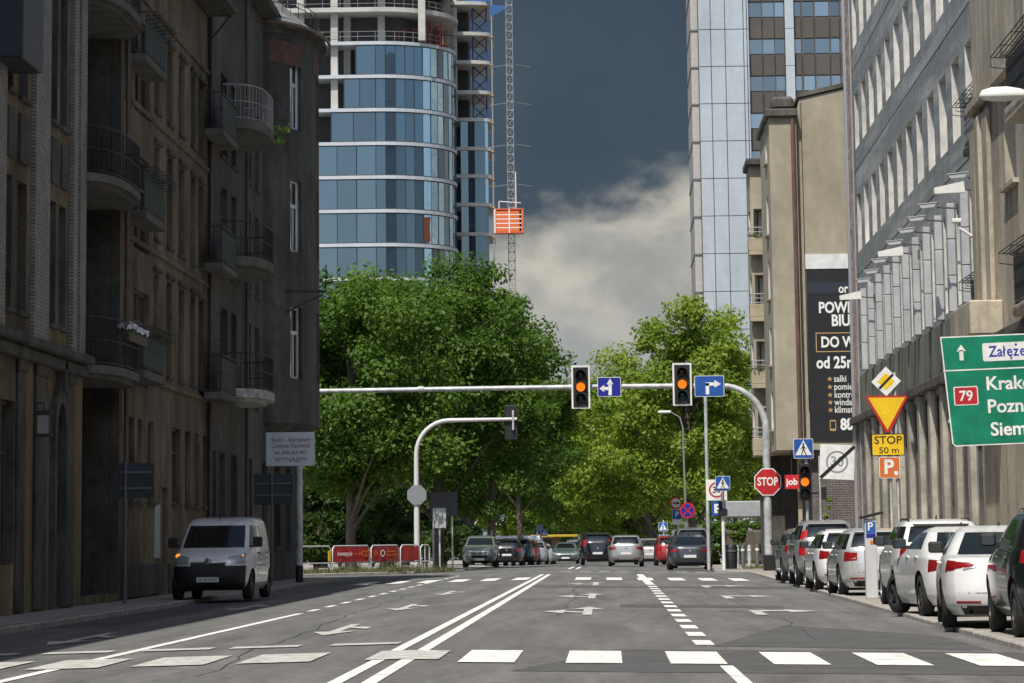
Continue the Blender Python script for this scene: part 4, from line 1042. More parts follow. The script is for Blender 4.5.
def skin(mb, poly, za, zb_, n0, n1):
    for p, q in zip(poly[n0:n1], poly[n0+1:n1+1]): mb.quad((*p, za), (*q, za), (*q, zb_), (*p, zb_))
def resample(poly, step):
    out = []
    for (xa, ya), (xb, yb) in zip(poly, poly[1:]):
        L_ = math.hypot(xb-xa, yb-ya); n = max(1, round(L_/step)); out += [(xa+(xb-xa)*i/n, ya+(yb-ya)*i/n) for i in range(n)]
    return out+[poly[-1]]
gl_left = {0: 356, 1: 344, 2: 331}
for k in range(12):
    z = zb[k]
    if z < 1.: break
    b = MB(); b.prism(kfoot(.12), z-.19, z+.19)
    b.build('floor_slab', M_KBAND, hK)
    xs0 = kx(gl_left.get(k, 240))
    # facade below this slab, bent round the corner
    P = resample([(xs0, YK-.02)]+kfoot(.0)[1:15], 2.3)
    b = MB(); zc = z-kpitch+.22
    for i, (p, q) in enumerate(zip(P, P[1:])):
        d = Vector((q[0]-p[0], q[1]-p[1], 0)).normalized()*.04
        b.quad((p[0]+d.x, p[1]+d.y, zc), (q[0]-d.x, q[1]-d.y, zc), (q[0]-d.x, q[1]-d.y, z-.22), (p[0]+d.x, p[1]+d.y, z-.22))
    b.build('curtain_glass', M_KGLASS, hK)
    b = MB()
    for i, p in enumerate(P):
        if i % 2 == 0: b.tube([(p[0], p[1]-.02, zc), (p[0], p[1]-.02, z-.22)], .06, 4)
        else: b.tube([(p[0], p[1]-.01, zc), (p[0], p[1]-.01, z-.22)], .03, 4)
    for zz_ in (zc+.04, z-.26): b.tube([(p[0], p[1]-.015, zz_) for p in P], .05, 4)
    b.build('mullions', M_MULL, hK)
ztop_ = zb[0]
b = MB(); b.prism([(xl, YK+4.5), (xr-6, YK+4.5), (xr-3.5, YK+9), (xr-3.5, YK+27), (xl, YK+27)], 0, ztop_+9); b.build('core', M_KDARK, hK)
for k, zt_ in enumerate((ztop_+kpitch, ztop_+2*kpitch)):
    b = MB(); b.prism(kfoot(.35-k*.1), zt_-.25, zt_+.25); b.build('floor_slab', M_KCONC, hK)
for x_, Yc in ((kx(334), YK+1.0), (kx(345), YK+4), (kx(422), YK+1.1), (kx(380), YK+3.2), (kx(300), YK+1.), (xr-1.2, YK+16)):
    b = MB(); b.bbox(x_-.4, x_+.4, Yc-.4, Yc+.4, ztop_-3*kpitch if x_ < kx(350) else ztop_+.3, ztop_+2*kpitch, .04); b.build('column', M_KCONC, hK)
for zt_ in (ztop_+.28, ztop_+kpitch+.25, ztop_+2*kpitch+.25):
    P = resample(kfoot(-.15)[0:15], 2.)
    b = MB()
    for hh in (.5, 1.05): b.tube([(x, y, zt_+hh) for x, y in P], .03, 4)
    for x, y in P: b.tube([(x, y, zt_), (x, y, zt_+1.1)], .03, 4)
    b.build('guard_rail', mat('rail_grey', (.22, .2, .2), .6), hK)
rk = random.Random(2); b = MB()
for i in range(26):
    x, y = xr-RC*.45+rk.uniform(-2.5, 2.8), YK+5+rk.uniform(-1, 6); h = rk.uniform(1, 3); b.box(x, x+.15, y, y+.15, ztop_+.3, ztop_+.3+h)
    if i % 3 == 0: b.box(x, x+rk.uniform(.6, 1.6), y, y+.2, ztop_+h, ztop_+h+.12)
b.box(xr-RC*.45-2.6, xr-RC*.45+3.2, YK+4, YK+11.2, ztop_+.285, ztop_+.32); b.build('formwork_props', M_RUST, hK)
# rear wing with open floors
YW2 = 405.
x0w, x1w = kx(450, 100, YW2), kx(489, 100, YW2)
def wing(e=0.): return [(x0w-3, YW2-e), (x0w+1.2, YW2-e)]+[(x0w+1.2+(x1w-x0w-1.2+e)*math.sin(t), YW2+1.6-(1.6+e)*math.cos(t)) for t in [PI/2*i/6 for i in range(1, 7)]]+[(x1w+e, YW2+12), (x0w-3, YW2+12)]
zw = [zAt(p, 470, YW2) for p in (3, 33.5, 62, 92, 119.5, 148.5, 176, 204.5, 234)]; wp = (zw[0]-zw[-1])/8
zw += [zw[-1]-wp*k for k in range(1, 4)]
for k, z in enumerate(zw):
    b = MB(); b.prism(wing(.25), z-.2, z+.2); b.build('wing_slab', M_KCONC, hK)
    b = MB(); b.bbox(x1w-1.2, x1w+.5, YW2+1.2, YW2+1.6, z-.32, z-.21, .01); b.build('edge_form', M_WOOD, hK)
    if k > 4:
        b = MB(); P = resample(wing(-.1)[1:8], 1.1)
        if k == 4: P = P
        for p, q in zip(P[:-2], P[1:-1]): b.quad((*p, z+.2), (*q, z+.2), (*q, z+wp-.2), (*p, z+wp-.2))
        b.build('curtain_glass', M_KGLASS, hK)
    else:
        b = MB(); b.box(x0w+.15, x0w+.85, YW2+.3, YW2+1.0, z+.2, z+wp-.2); b.build('column', M_KCONC, hK)
    b = MB(); xq = x1w-1.9
    for s in range(2):
        xa = xq+s*.0; 
        b.tube([(xa, YW2+1.5, z+.2), (xa+1.6, YW2+1.5, z+wp*.5), (xa, YW2+1.5, z+wp-.2)], .07, 4); b.tube([(xa+1.6, YW2+1.6, z+.2), (xa, YW2+1.6, z+wp*.5), (xa+1.6, YW2+1.6, z+wp-.2)], .07, 4)
    for xa in (xq, xq+1.6): b.tube([(xa, YW2+1.55, z+.2), (xa, YW2+1.55, z+wp-.2)], .09, 4)
    b.build('shoring_tower', M_BLUEST if k < 5 else M_ALU, hK)
b = MB(); b.box(x0w-2, x1w-2.6, YW2+6, YW2+11.8, 0, zw[0]+4); b.build('core', M_KDARK, hK)
b = MB(); b.tube([(x1w+.35, YW2+1.4, 2), (x1w+.35, YW2+1.4, zw[0]+3)], .09, 5); b.build('scaffold_pole', M_ALU, hK)
b = MB(); b.box(x0w+2.0, x1w+.3, YW2+.6, YW2+.7, zw[0]+.25, zw[0]+.9); b.add([(x1w+.2, YW2+.5, zw[0]-.2), (x1w+2.6, YW2+.6, zw[0]-.3), (x1w+.1, YW2+.5, zw[0]-1.7)], ((0, 1, 2),)); b.build('blue_sheeting', mat('blue_tarpaulin', (.03, .10, .26), .5), hK)

# --- builders' hoist
YH = 392.
xh = xAt(510, YH, 100); hoist = empty('builders_hoist', (xh, YH, -1), 'lattice hoist mast with an orange and white cage beside the unfinished tower', 'hoist')
M_MAST = mat('galvanised_mast', (.34, .35, .35), .5, .3)
b = MB(); w = .36
for sx in (-w, w):
    for sy in (-w, w): b.tube([(xh+sx, YH+sy, -1), (xh+sx, YH+sy, 70)], .04, 4)
z = 0.; k = 0
while z < 70:
    for a, c in (((-w, -w), (w, -w)), ((w, -w), (w, w)), ((w, w), (-w, w)), ((-w, w), (-w, -w))):
        b.tube([(xh+a[0], YH+a[1], z), (xh+c[0], YH+c[1], z)], .03, 4, False)
        b.tube([(xh+a[0], YH+a[1], z), (xh+c[0], YH+c[1], z+1.0)], .026, 4, False)
    z += 1.0
b.build('mast', M_MAST, hoist)
b = MB()
for py_ in (65, 103, 145, 185): zq = zAt(py_, 510, YH); b.tube([(xh-2.4, YH+2, zq), (xh+.4, YH, zq+.1), (xh+2.2, YH+3, zq+.15)], .03, 4)
b.build('mast_tie', M_MAST, hoist)
c0, c1, cz0, cz1 = xAt(495, YH, 220), xAt(524, YH, 220), zAt(235, 510, YH), zAt(211, 510, YH)
M_ORG = mat('orange_cage', (.62, .13, .035), .5)
b = MB(); b.box(c0, c1, YH-3.0, YH-.7, cz0, cz0+.15); b.box(c0, c1, YH-3.0, YH-.7, cz1-.12, cz1)
for x in (c0, c1-.2): b.box(x, x+.2, YH-2.98, YH-.72, cz0+.16, cz1-.13)
nb = 5; hh = (cz1-cz0-.3)/nb
for i in range(nb): b.box(c0+.22, c1-.45, YH-2.95, YH-2.88, cz0+.18+i*hh, cz0+.18+i*hh+hh*.72)
b.box(c0+.25, c1-.3, YH-.85, YH-.8, cz0+.2, cz1-.2)
b.build('cage', M_ORG, hoist)
b = MB()
for i in range(1, nb): b.box(c0+.22, c1-.22, YH-2.94, YH-2.9, cz0+.18+i*hh-hh*.26, cz0+.18+i*hh-.02)
for x in (c0+.02, (c0+c1)/2): b.box(x, x+.12, YH-3.02, YH-2.99, cz0, cz1)
b.tube([(c0+2.4, YH-1, cz1), (c0+2.4, YH-1, cz1+4.3)], .06, 5); b.tube([(c0+.5, YH-1, cz1), (c0+.5, YH-1, cz1+1)], .05, 5)
b.tube([(c0+.5, YH-1, cz1+1), (c1-.3, YH-1, cz1+.8)], .05, 5)
b.build('cage_frame', M_WHITE, hoist)

# --- far office behind the trees, at the end of the road
hF = empty('far_office', (0, 517, 0), 'long banded grey office building glimpsed through the trees at the end of the street', 'building')
b = MB(); b.box(-34, 22, 505, 530, -2, 16.6); b.build('wall', mat('far_grey_wall', (.16, .19, .23), .6, var=.2, scale=.3), hF)
b = MB()
for z in (3.2, 6.6, 10., 13.4, 16.4): b.box(-34.2, 22.2, 504.5, 504.98, z, z+.8)
b.build('white_band', M_WHITE, hF)
# --- kiosk and canopies at street level
def at_ground(px, Y): return xAt(px, Y, 560)
# ------------------------------------------------------------------ vehicles
def paint(name, col, metal=.0, rough=.3): return mat(name, col, rough, metal, coat=.9, var=.06, scale=4, world=False)
M_TYRE = mat('tyre_rubber', (.018, .018, .019), .85, var=.2, scale=9, world=False)
M_RIM = mat('alloy_rim', (.40, .41, .42), .35, .7)
M_RIMD = mat('dark_alloy_rim', (.09, .09, .095), .35, .6)
M_TRIM = mat('black_trim', (.016, .016, .017), .6)
M_WELL = mat('wheel_well', (.006, .006, .006), .95)
M_CARGL = glassy('car_glass', (.010, .012, .013), (.75, .82, .86), .03, .02)
M_RED = mat('tail_lens_red', (.24, .010, .012), .18, coat=.5)
M_REDB = mat('tail_lens_bright', (.40, .018, .018), .2, coat=.5)
M_CLEAR = mat('clear_lens', (.46, .47, .49), .2, .45, coat=.5)
M_CHROME = mat('chrome', (.6, .6, .61), .15, .9)
M_PLATE = mat('number_plate', (.68, .68, .66), .5)
M_AMBER = lamp_mat('lit_amber', (1.0, .30, .03), 1.0)
NS = 5.0
def _nc():
    P = []; e = lambda s, n=NS: (1-abs(s)**n)**(1/n)
    xs = [-.787+1.574*i/12 for i in range(13)]; ss_ = [-.93+1.86*i/25 for i in range(26)]
    P += [(x, -e(x)) for x in xs]; P += [(e(s), s) for s in ss_]; P += [(-x, e(x)) for x in xs]; P += [(-e(s), -s) for s in ss_]
    return np.array(P)
NC = _nc(); NCN = len(NC)
cs = lambda s: 13+(s+.93)/1.86*25        # column of side position s (right side)
cr = lambda x: (x+.787)/1.574*12         # column of rear position x
cfr = lambda x: 39+(.787-x)/1.574*12     # column of front position x
BODIES = {
 'sedan': dict(rows=[(.19, -2.15, 2.18, .80), (.30, -2.33, 2.34, .885), (.50, -2.39, 2.40, .915), (.66, -2.37, 2.38, .92), (.76, -2.35, 2.27, .915), (.86, -2.33, 1.95, .905), (.93, -2.30, 1.45, .89), (.985, -2.25, 1.05, .865), (1.045, -1.86, .90, .835), (1.20, -1.52, .58, .755), (1.36, -1.08, .16, .655), (1.425, -.72, -.16, .57), (1.455, -.50, -.36, .46)],
   gz=(1.05, 1.355), rz=(1.05, 1.355), seg=[(-.62, -.03), (.03, .80)], wb=2.75, wr=.335),
 'coupe': dict(rows=[(.18, -2.12, 2.15, .80), (.30, -2.28, 2.31, .88), (.50, -2.33, 2.36, .91), (.68, -2.31, 2.33, .915), (.78, -2.28, 2.2, .91), (.87, -2.26, 1.85, .90), (.94, -2.22, 1.4, .885), (.995, -2.05, 1.08, .85), (1.06, -1.72, .84, .815), (1.20, -1.42, .48, .735), (1.33, -1.02, .08, .63), (1.395, -.66, -.22, .53), (1.42, -.5, -.36, .43)],
   gz=(1.06, 1.325), rz=(1.06, 1.325), seg=[(-.55, .02), (.06, .78)], wb=2.7, wr=.335),
 'hatch': dict(rows=[(.22, -1.90, 1.98, .80), (.32, -2.06, 2.13, .88), (.52, -2.13, 2.19, .91), (.70, -2.12, 2.17, .915), (.82, -2.09, 2.08, .91), (.92, -2.06, 1.75, .90), (1.0, -2.04, 1.30, .885), (1.06, -2.02, 1.08, .86), (1.24, -1.92, .72, .80), (1.42, -1.74, .32, .725), (1.50, -1.60, .04, .66), (1.545, -1.32, -.25, .56), (1.56, -1.05, -.5, .46)],
   gz=(1.06, 1.42), rz=(1.10, 1.42), seg=[(-.86, -.60), (-.54, .03), (.09, .82)], wb=2.6, wr=.335),
 'suv': dict(rows=[(.26, -2.0, 2.1, .82), (.38, -2.2, 2.26, .91), (.58, -2.28, 2.33, .945), (.78, -2.26, 2.31, .95), (.92, -2.23, 2.2, .945), (1.02, -2.20, 1.85, .93), (1.10, -2.18, 1.38, .915), (1.16, -2.16, 1.15, .89), (1.34, -2.02, .80, .83), (1.52, -1.84, .38, .755), (1.60, -1.70, .1, .69), (1.645, -1.4, -.2, .59), (1.66, -1.1, -.5, .48)],
   gz=(1.16, 1.52), rz=(1.19, 1.52), seg=[(-.88, -.62), (-.56, .0), (.06, .82)], wb=2.68, wr=.365),
 'estate': dict(rows=[(.19, -2.15, 2.16, .80), (.30, -2.31, 2.31, .88), (.50, -2.37, 2.36, .905), (.68, -2.35, 2.34, .91), (.78, -2.33, 2.22, .905), (.87, -2.31, 1.88, .895), (.95, -2.29, 1.4, .88), (1.00, -2.27, 1.08, .86), (1.16, -2.16, .74, .80), (1.34, -1.98, .30, .715), (1.41, -1.85, .02, .65), (1.455, -1.55, -.25, .56), (1.47, -1.2, -.5, .46)],
   gz=(1.00, 1.335), rz=(1.03, 1.335), seg=[(-.88, -.52), (-.47, .05), (.10, .82)], wb=2.7, wr=.33),
 'van': dict(rows=[(.22, -2.08, 2.0, .82), (.34, -2.16, 2.16, .895), (.52, -2.19, 2.22, .915), (.72, -2.19, 2.20, .92), (.86, -2.19, 2.15, .92), (.98, -2.19, 2.02, .915), (1.06, -2.18, 1.82, .905), (1.12, -2.18, 1.60, .895), (1.18, -2.17, 1.42, .885), (1.40, -2.15, 1.12, .85), (1.62, -2.12, .80, .805), (1.74, -2.08, .55, .76), (1.81, -2.0, .25, .70), (1.85, -1.8, -.2, .58)],
   gz=(1.16, 1.68), rz=(1.2, 1.6), seg=[(.28, .84)], wb=2.75, wr=.32),
}
def catmull(R_, sub=3):
    R_ = np.array(R_); out = []
    for i in range(len(R_)-1):
        p0, p1, p2, p3 = R_[max(0, i-1)], R_[i], R_[i+1], R_[min(len(R_)-1, i+2)]
        for j in range(sub):
            t = j/sub; lin = p1*(1-t)+p2*t
            c = .5*((2*p1)+(-p0+p2)*t+(2*p0-5*p1+4*p2-p3)*t*t+(-p0+3*p1-3*p2+p3)*t**3)
            q = .6*c+.4*lin; q[0] = lin[0]; out.append(q)
    out.append(R_[-1]); return np.array(out)
def car(name, label, cat, loc, rz, kind, pm, group=None, tail=None, head=None, rim=None, skirt=0., dims=(1, 1, 1), plate='', steer=0.,
        roofrails=False, seg=None, bumper_red=True, detail=True, lights_on=False, trim_front=None, wiper=True, flipped=False):
    B = BODIES[kind]; sx, sy, sz = dims
    root = empty(name, loc, label, cat, group, rz)
    rows = catmull(B['rows']); rows = rows*np.array([sz, sy, sy, sx])
    gz = (B['gz'][0]*sz, B['gz'][1]*sz); rzz = (B['rz'][0]*sz, B['rz'][1]*sz); segs = seg if seg is not None else B['seg']
    def ring(r):
        z, a, f, hw = r; m_, h = (a+f)/2, (f-a)/2
        return [(hw*x, m_+h*y, z) for x, y in NC]
    def pt(c, z):
        c = c % NCN; i = int(c); t = c-i; xy = NC[i]*(1-t)+NC[(i+1) % NCN]*t
        zz = rows[:, 0]; a = np.interp(z, zz, rows[:, 1]); f = np.interp(z, zz, rows[:, 2]); hw = np.interp(z, zz, rows[:, 3])
        return Vector((hw*xy[0], (a+f)/2+(f-a)/2*xy[1], z))
    V = []; Fs = []; MI = []
    for r in rows: V += ring(r)
    for k in range(len(rows)-1):
        zm = (rows[k][0]+rows[k+1][0])/2
        for c in range(NCN):
            Fs.append((k*NCN+c, k*NCN+(c+1) % NCN, (k+1)*NCN+(c+1) % NCN, (k+1)*NCN+c))
            mi = 0
            if c < 12:
                if rzz[0] < zm < rzz[1] and not (kind == 'van'): mi = 2
                if kind == 'van' and rzz[0] < zm < rzz[1] and (1 <= c <= 4 or 7 <= c <= 10): mi = 2
            elif 39 <= c < 51 or (kind == 'van' and c in (38, 51)):
                if gz[0] < zm < gz[1]: mi = 1
            elif 13 <= c < 38 or 52 <= c < 77:
                cc = c+.5 if c < 38 else (12-(c+.5)) % NCN
                s_ = (cc-13)/25*1.86-.93
                if gz[0] < zm < gz[1]:
                    if any(a <= s_ <= q for a, q in segs): mi = 3
                    elif segs and min(a for a, q in segs) < s_ < max(q for a, q in segs): mi = 5
            if zm < skirt and mi == 0: mi = 5
            if trim_front and mi == 0 and zm < trim_front and (37 <= c <= 52): mi = 5
            MI.append(mi)
    Fs.append(tuple(range(NCN-1, -1, -1))); MI.append(5)
    n0 = (len(rows)-1)*NCN; Fs.append(tuple(range(n0, n0+NCN))); MI.append(0)
    dm = [pm, M_CARGL, M_CARGL, M_CARGL, M_CARGL, M_TRIM, M_WELL]
    def tmp(V, Fs, MI):
        me = bpy.data.meshes.new('tmp'); me.from_pydata([tuple(v) for v in V], [], Fs)
        for q in dm: me.materials.append(q)
        me.polygons.foreach_set('material_index', MI)
        bm = bmesh.new(); bm.from_mesh(me); bmesh.ops.recalc_face_normals(bm, faces=bm.faces); bm.to_mesh(me); bm.free()
        o = bpy.data.objects.new('tmp', me); COL.objects.link(o); return o
    bo = tmp(V, Fs, MI); wb, wr = B['wb']*sy, B['wr']*sz
    cuts = []
    for y in (-wb/2, wb/2):
        n = 28; cv = []; R2 = wr+.055
        for x in (-1.3, 1.3): cv += [(x, y+R2*math.cos(2*PI*i/n), wr+.01+R2*math.sin(2*PI*i/n)) for i in range(n)]
        cf = [(i, (i+1) % n, n+(i+1) % n, n+i) for i in range(n)]+[tuple(range(n-1, -1, -1)), tuple(range(n, 2*n))]
        co = tmp(cv, cf, [6]*len(cf)); cuts.append(co)
        md = bo.modifiers.new('b', 'BOOLEAN'); md.operation = 'DIFFERENCE'; md.object = co; md.solver = 'EXACT'
    dg = bpy.context.evaluated_depsgraph_get()
    me = bpy.data.meshes.new_from_object(bo.evaluated_get(dg))
    Vs = [v.co.copy() for v in me.vertices]; polys = [(tuple(p.vertices), p.material_index) for p in me.polygons]
    for o in [bo]+cuts: bpy.data.objects.remove(o)
    def part(nm, sel, m_, parent=root):
        idx = {}; vv = []; ff = []
        for f in sel:
            q = []
            for i in f:
                if i not in idx: idx[i] = len(vv); vv.append(Vs[i])
                q.append(idx[i])
            ff.append(q)
        if not ff: return None
        b_ = MB(); b_.add(vv, ff); return b_.build(nm, m_, parent, True, 38, local=True)
    body = part('body', [f for f, m_ in polys if m_ == 0], pm)
    part('windscreen', [f for f, m_ in polys if m_ == 1], M_CARGL)
    part('rear_window', [f for f, m_ in polys if m_ == 2], M_CARGL)
    for sgn in (1, -1): part('side_window', [f for f, m_ in polys if m_ == 3 and sum(Vs[i].x for i in f)*sgn > 0], M_CARGL)
    part('lower_trim', [f for f, m_ in polys if m_ == 5], M_TRIM)
    part('wheel_arch', [f for f, m_ in polys if m_ == 6], M_WELL)
    def patch(nm, c0, c1, z0, z1, m_, z0b=None, z1b=None, off=.008, n=10, parent=root, mb=None, both=False):
        own = mb is None; mb = mb or MB()
        z0b = z0 if z0b is None else z0b; z1b = z1 if z1b is None else z1b
        for side in ((0, 1) if both else (0,)):
            G = []
            for i in range(n+1):
                t = i/n; c = c0+(c1-c0)*t
                if side: c = 12-c
                row = []
                for j in range(5):
                    z = (z0+(z0b-z0)*t)*(1-j/4)+(z1+(z1b-z1)*t)*j/4
                    p = pt(c, z); q = pt(c+.15, z)-pt(c-.15, z); up = pt(c, z+.02)-pt(c, z-.02)
                    nr = q.cross(up)
                    if nr.length > 0: nr.normalize()
                    e = off if 0 < i < n and 0 < j < 4 else -.006
                    ee = 0 < i < n and 0 < j < 4
                    row.append(p+nr*(off if ee else off*.5))
                G.append(row)
            o = len(mb.v)
            mb.v += [tuple(p) for r in G for p in r]; 
            for i in range(n):
                for j in range(4): mb.f.append((o+i*5+j, o+(i+1)*5+j, o+(i+1)*5+j+1, o+i*5+j+1)); mb.mi.append(mb.m)
        if own: return mb.build(nm, m_, parent, True, 50, local=True)
    # lamps
    for sd in (0, 1):
        for (nm, c0, c1, a0, a1, b0, b1, m_) in (tail or []):
            mb = MB(); C0, C1 = (c0, c1) if sd == 0 else (12-c0, 12-c1)
            patch(nm, C0, C1, a0, a1, m_, b0, b1)
        for (nm, c0, c1, a0, a1, b0, b1, m_) in (head or []):
            C0, C1 = (c0, c1) if sd == 0 else (12-c0, 12-c1)
            patch(nm, C0, C1, a0, a1, m_, b0, b1)
    H1 = gz[0]
    if detail:
        mb = MB()
        for s_ in ([q for a, q in segs][-1], segs[-1][0]-.03, -.45) if segs else (.84, .25, -.2):
            patch('', cs(s_)-.05, cs(s_)+.05, .34*sz, H1-.02, None, mb=mb, n=2, off=.0025, both=True)
        mb.build('door_gap', M_TRIM, root, local=True)
        for s_ in (segs[-1][0]+.06 if segs else .35, -.36):
            for sd in (0, 1):
                c = cs(s_); c = c if sd == 0 else 12-c
                p = pt(c, H1-.12); b_ = MB(); b_.bbox(p.x-.02+(.012 if p.x > 0 else -.012), p.x+.02+(.012 if p.x > 0 else -.012), p.y-.09, p.y+.09, p.z-.015, p.z+.015, .008)
                b_.build('door_handle', pm if kind != 'van' else M_TRIM, root, local=True)
    # mirrors
    for sd in (-1, 1):
        c = cs(.80); p = pt(c if sd > 0 else 12-c, H1+.03); b_ = MB(); x0 = p.x*1.0
        hh = .11 if kind == 'van' else .075
        b_.bbox(min(x0+sd*.05, x0+sd*.27), max(x0+sd*.05, x0+sd*.27), p.y-.05, p.y+.10, p.z-.02, p.z+hh*2, .03)
        b_.box(min(x0-sd*.04, x0+sd*.1), max(x0-sd*.04, x0+sd*.1), p.y-.02, p.y+.05, p.z-.02, p.z+.03)
        mo = b_.build('wing_mirror', M_TRIM, root, True, 30, local=True)
        g_ = MB(); g_.plate(rrect(.17, hh*1.5, .02), x0+sd*.16, p.y-.056, p.z+hh-.02, .004); g_.build('mirror_glass', M_CARGL, mo, local=True)
    # plates, bumper detail
    def plate_at(front):
        z = (.46 if front else .62)*sz if kind in ('van',) else (.42 if front else (.62 if kind != 'sedan' else .58))*sz
        p = pt(45 if front else 6, z); y = p.y+(.012 if front else -.012); b_ = MB()
        M = Matrix.Translation((0, y, z)) @ (Matrix.Rotation(PI, 4, 'Z') if front else Matrix.Identity(4))
        b_.plate(rrect(.52, .114, .012), 0, -.012, 0, .012, M); po = b_.build('number_plate', M_PLATE, root, local=True)
        if plate:
            V_, F_ = text_mesh(plate, .105, .004); mb = MB(); k = .44/(max(v.x for v in V_)-min(v.x for v in V_)); mb.add([M @ Vector((v.x*k, -.0145, v.y-.004)) for v in V_], F_); mb.build('plate_number', M_TRIM, po, local=True)
    plate_at(True); plate_at(False)
    if bumper_red: patch('reflector', cr(.40), cr(.78), .36*sz, .395*sz, M_RED, both=True)
    if detail:
        patch('rear_valance', cr(-.72), cr(.72), .20*sz, .33*sz, M_TRIM, n=14)
        patch('grille', cfr(.42), cfr(-.42), .50*sz, .62*sz if kind != 'van' else .80*sz, M_TRIM, n=12)
        patch('lower_grille', cfr(.6), cfr(-.6), .25*sz, .36*sz, M_TRIM, n=12)
        zb_ = (.80 if kind in ('sedan', 'coupe') else .86)*sz
        b_ = MB(); p = pt(6, zb_); b_.lathe([(.0, -.022), (.045, -.02), (.055, -.006), (.055, .01)], 16, 'y', (0, p.y-.0, zb_)); b_.build('badge', M_CHROME, root, True, 40, local=True)
        mb = MB(); r0 = rzz[0]
        if kind in ('hatch', 'suv', 'estate', 'van'):
            mb.m = 0; patch('', cr(-.70), cr(.70), r0-.035, r0-.022, None, mb=mb, off=.003); patch('', cr(-.72), cr(-.715), .55*sz, r0, None, mb=mb, off=.003, n=2); patch('', cr(.715), cr(.72), .55*sz, r0, None, mb=mb, off=.003, n=2)
        patch('', cr(-.72), cr(.72), .50*sz, .512*sz, None, mb=mb, off=.003)
        mb.build('tailgate_gap', M_TRIM, root, local=True)
        b_ = MB()
        for k in (-1, 1): b_.lathe([(.03, 0), (.03, .12), (.024, .12), (.024, .02)], 12, 'y', (k*.5, pt(6, .26*sz).y-.02, .25*sz))
        b_.build('exhaust', M_CHROME, root, True, local=True)
        if kind in ('hatch', 'suv', 'estate'):
            q = pt(6, rzz[1]+.03); b_ = MB(); b_.bbox(-.55*sx, .55*sx, q.y-.10, q.y+.16, q.z, q.z+.03, .012); b_.build('roof_spoiler', pm, root, True, 30, local=True)
        b_ = MB(); zt = rows[-1][0]; b_.tube([(0, rows[-1][1]+.15, zt-.01), (0, rows[-1][1]+.02, zt+.06)], .018, 6); b_.build('aerial', M_TRIM, root, local=True)
    if roofrails:
        for sd in (-1, 1):
            b_ = MB(); zt = rows[-1][0]-.035; x = sd*.60*sx; b_.tube([(x, -1.55*sy, zt-.06), (x, -1.45*sy, zt+.03), (x, -.1*sy, zt+.035), (x, .05*sy, zt-.02)], .018, 6); b_.build('roof_rail', M_TRIM if roofrails is True else M_CHROME, root, True, local=True)
    # wheels
    rim = rim or M_RIM
    for sy_ in (-1, 1):
        for sd in (-1, 1):
            w = bpy.data.objects.new('wheel', None); COL.objects.link(w); w.parent = root; w.empty_display_size = .1
            hwid = float(np.interp(.5*sz, rows[:, 0], rows[:, 3])); w.location = (sd*(hwid-.125), sy_*wb/2, wr)
            w.rotation_euler = (0, 0, steer if sy_ > 0 else 0)
            t = MB(); a = .105; t.lathe([(wr*.66, -a), (wr*.9, -a), (wr*.985, -a*.8), (wr, -a*.4), (wr, a*.4), (wr*.985, a*.8), (wr*.9, a), (wr*.66, a)], 30, 'x'); t.build('tyre', M_TYRE, w, True, 40, local=True)
            r_ = MB(); o = sd*a*.82
            r_.lathe([(wr*.67, -a*.9), (wr*.67, a*.9), (wr*.62, sd*a*.6), (wr*.60, 0)], 30, 'x')
            for k in range(5):
                an = 2*PI*k/5+.3
                for q in (-.13, .13):
                    M = Matrix.Rotation(an+q, 4, 'X'); r_.box(min(o*.75, o), max(o*.75, o), -.022, .022, wr*.12, wr*.64, M)
            r_.lathe([(.0, o), (wr*.16, o), (wr*.18, o*.7)], 14, 'x'); r_.m = 0
            rm_ = r_.build('rim', rim, w, True, 40, local=True)
            d_ = MB(); d_.lathe([(0, 0), (wr*.6, 0)], 20, 'x'); d_.lathe([(0, -sd*.002), (wr*.6, -sd*.002)], 20, 'x'); d_.build('brake', M_WELL, w, local=True)
    return root, pt
P_WHITE = paint('white_car_paint', (.76, .76, .75)); P_SILVER = paint('silver_car_paint', (.40, .41, .41), .5, .32); P_SILVW = paint('pale_silver_paint', (.56, .57, .57), .35, .3)
P_DGREEN = paint('dark_green_paint', (.010, .020, .017), .2, .22); P_DGREY = paint('dark_grey_paint', (.055, .06, .068), .4, .25); P_BLACK = paint('black_car_paint', (.008, .009, .011), 0, .2)
P_BEIGE = paint('beige_paint', (.46, .44, .39), .3); P_RED = paint('red_car_paint', (.30, .014, .014)); P_MAROON = paint('dark_red_paint', (.16, .02, .025)); P_TEAL = paint('grey_green_paint', (.12, .16, .16), .3); P_SGREEN = paint('silver_green_paint', (.26, .30, .27), .4); P_GREY = paint('mid_grey_paint', (.22, .23, .24), .5)

def T(c0, c1, a0, a1, b0=None, b1=None, m_=M_RED, nm='tail_light'): return (nm, c0, c1, a0, a1, a0 if b0 is None else b0, a1 if b1 is None else b1, m_)
def Hd(c0, c1, a0, a1, b0=None, b1=None, m_=None): return ('headlight', c0, c1, a0, a1, a0 if b0 is None else b0, a1 if b1 is None else b1, m_ or M_CLEAR)
HD_STD = [Hd(cs(.86), cfr(.42), .66, .80, .60, .70)]
GP = 'cars parked along the right-hand kerb'
def parked(px, py, rzd, kind_dims, **kw):
    """px, py: where the rear left wheel touches the paving; the car faces away along the kerb"""
    d = ray(px, py); p = CAM_C+d*((ZPR-CAM_H)/d.z)
    kind = kw['kind']; dm_ = kw.get('dims', (1, 1, 1)); B = BODIES[kind]
    off = Vector((-(B['rows'][2][3]*dm_[0]), -B['wb']*dm_[1]/2, 0)); a = math.radians(rzd)
    off = Matrix.Rotation(a, 3, 'Z') @ off
    if kind_dims is not None: p.y = kind_dims; p.x = xAt(px, p.y, py)
    return (p.x-off.x, p.y-off.y, ZPR), a
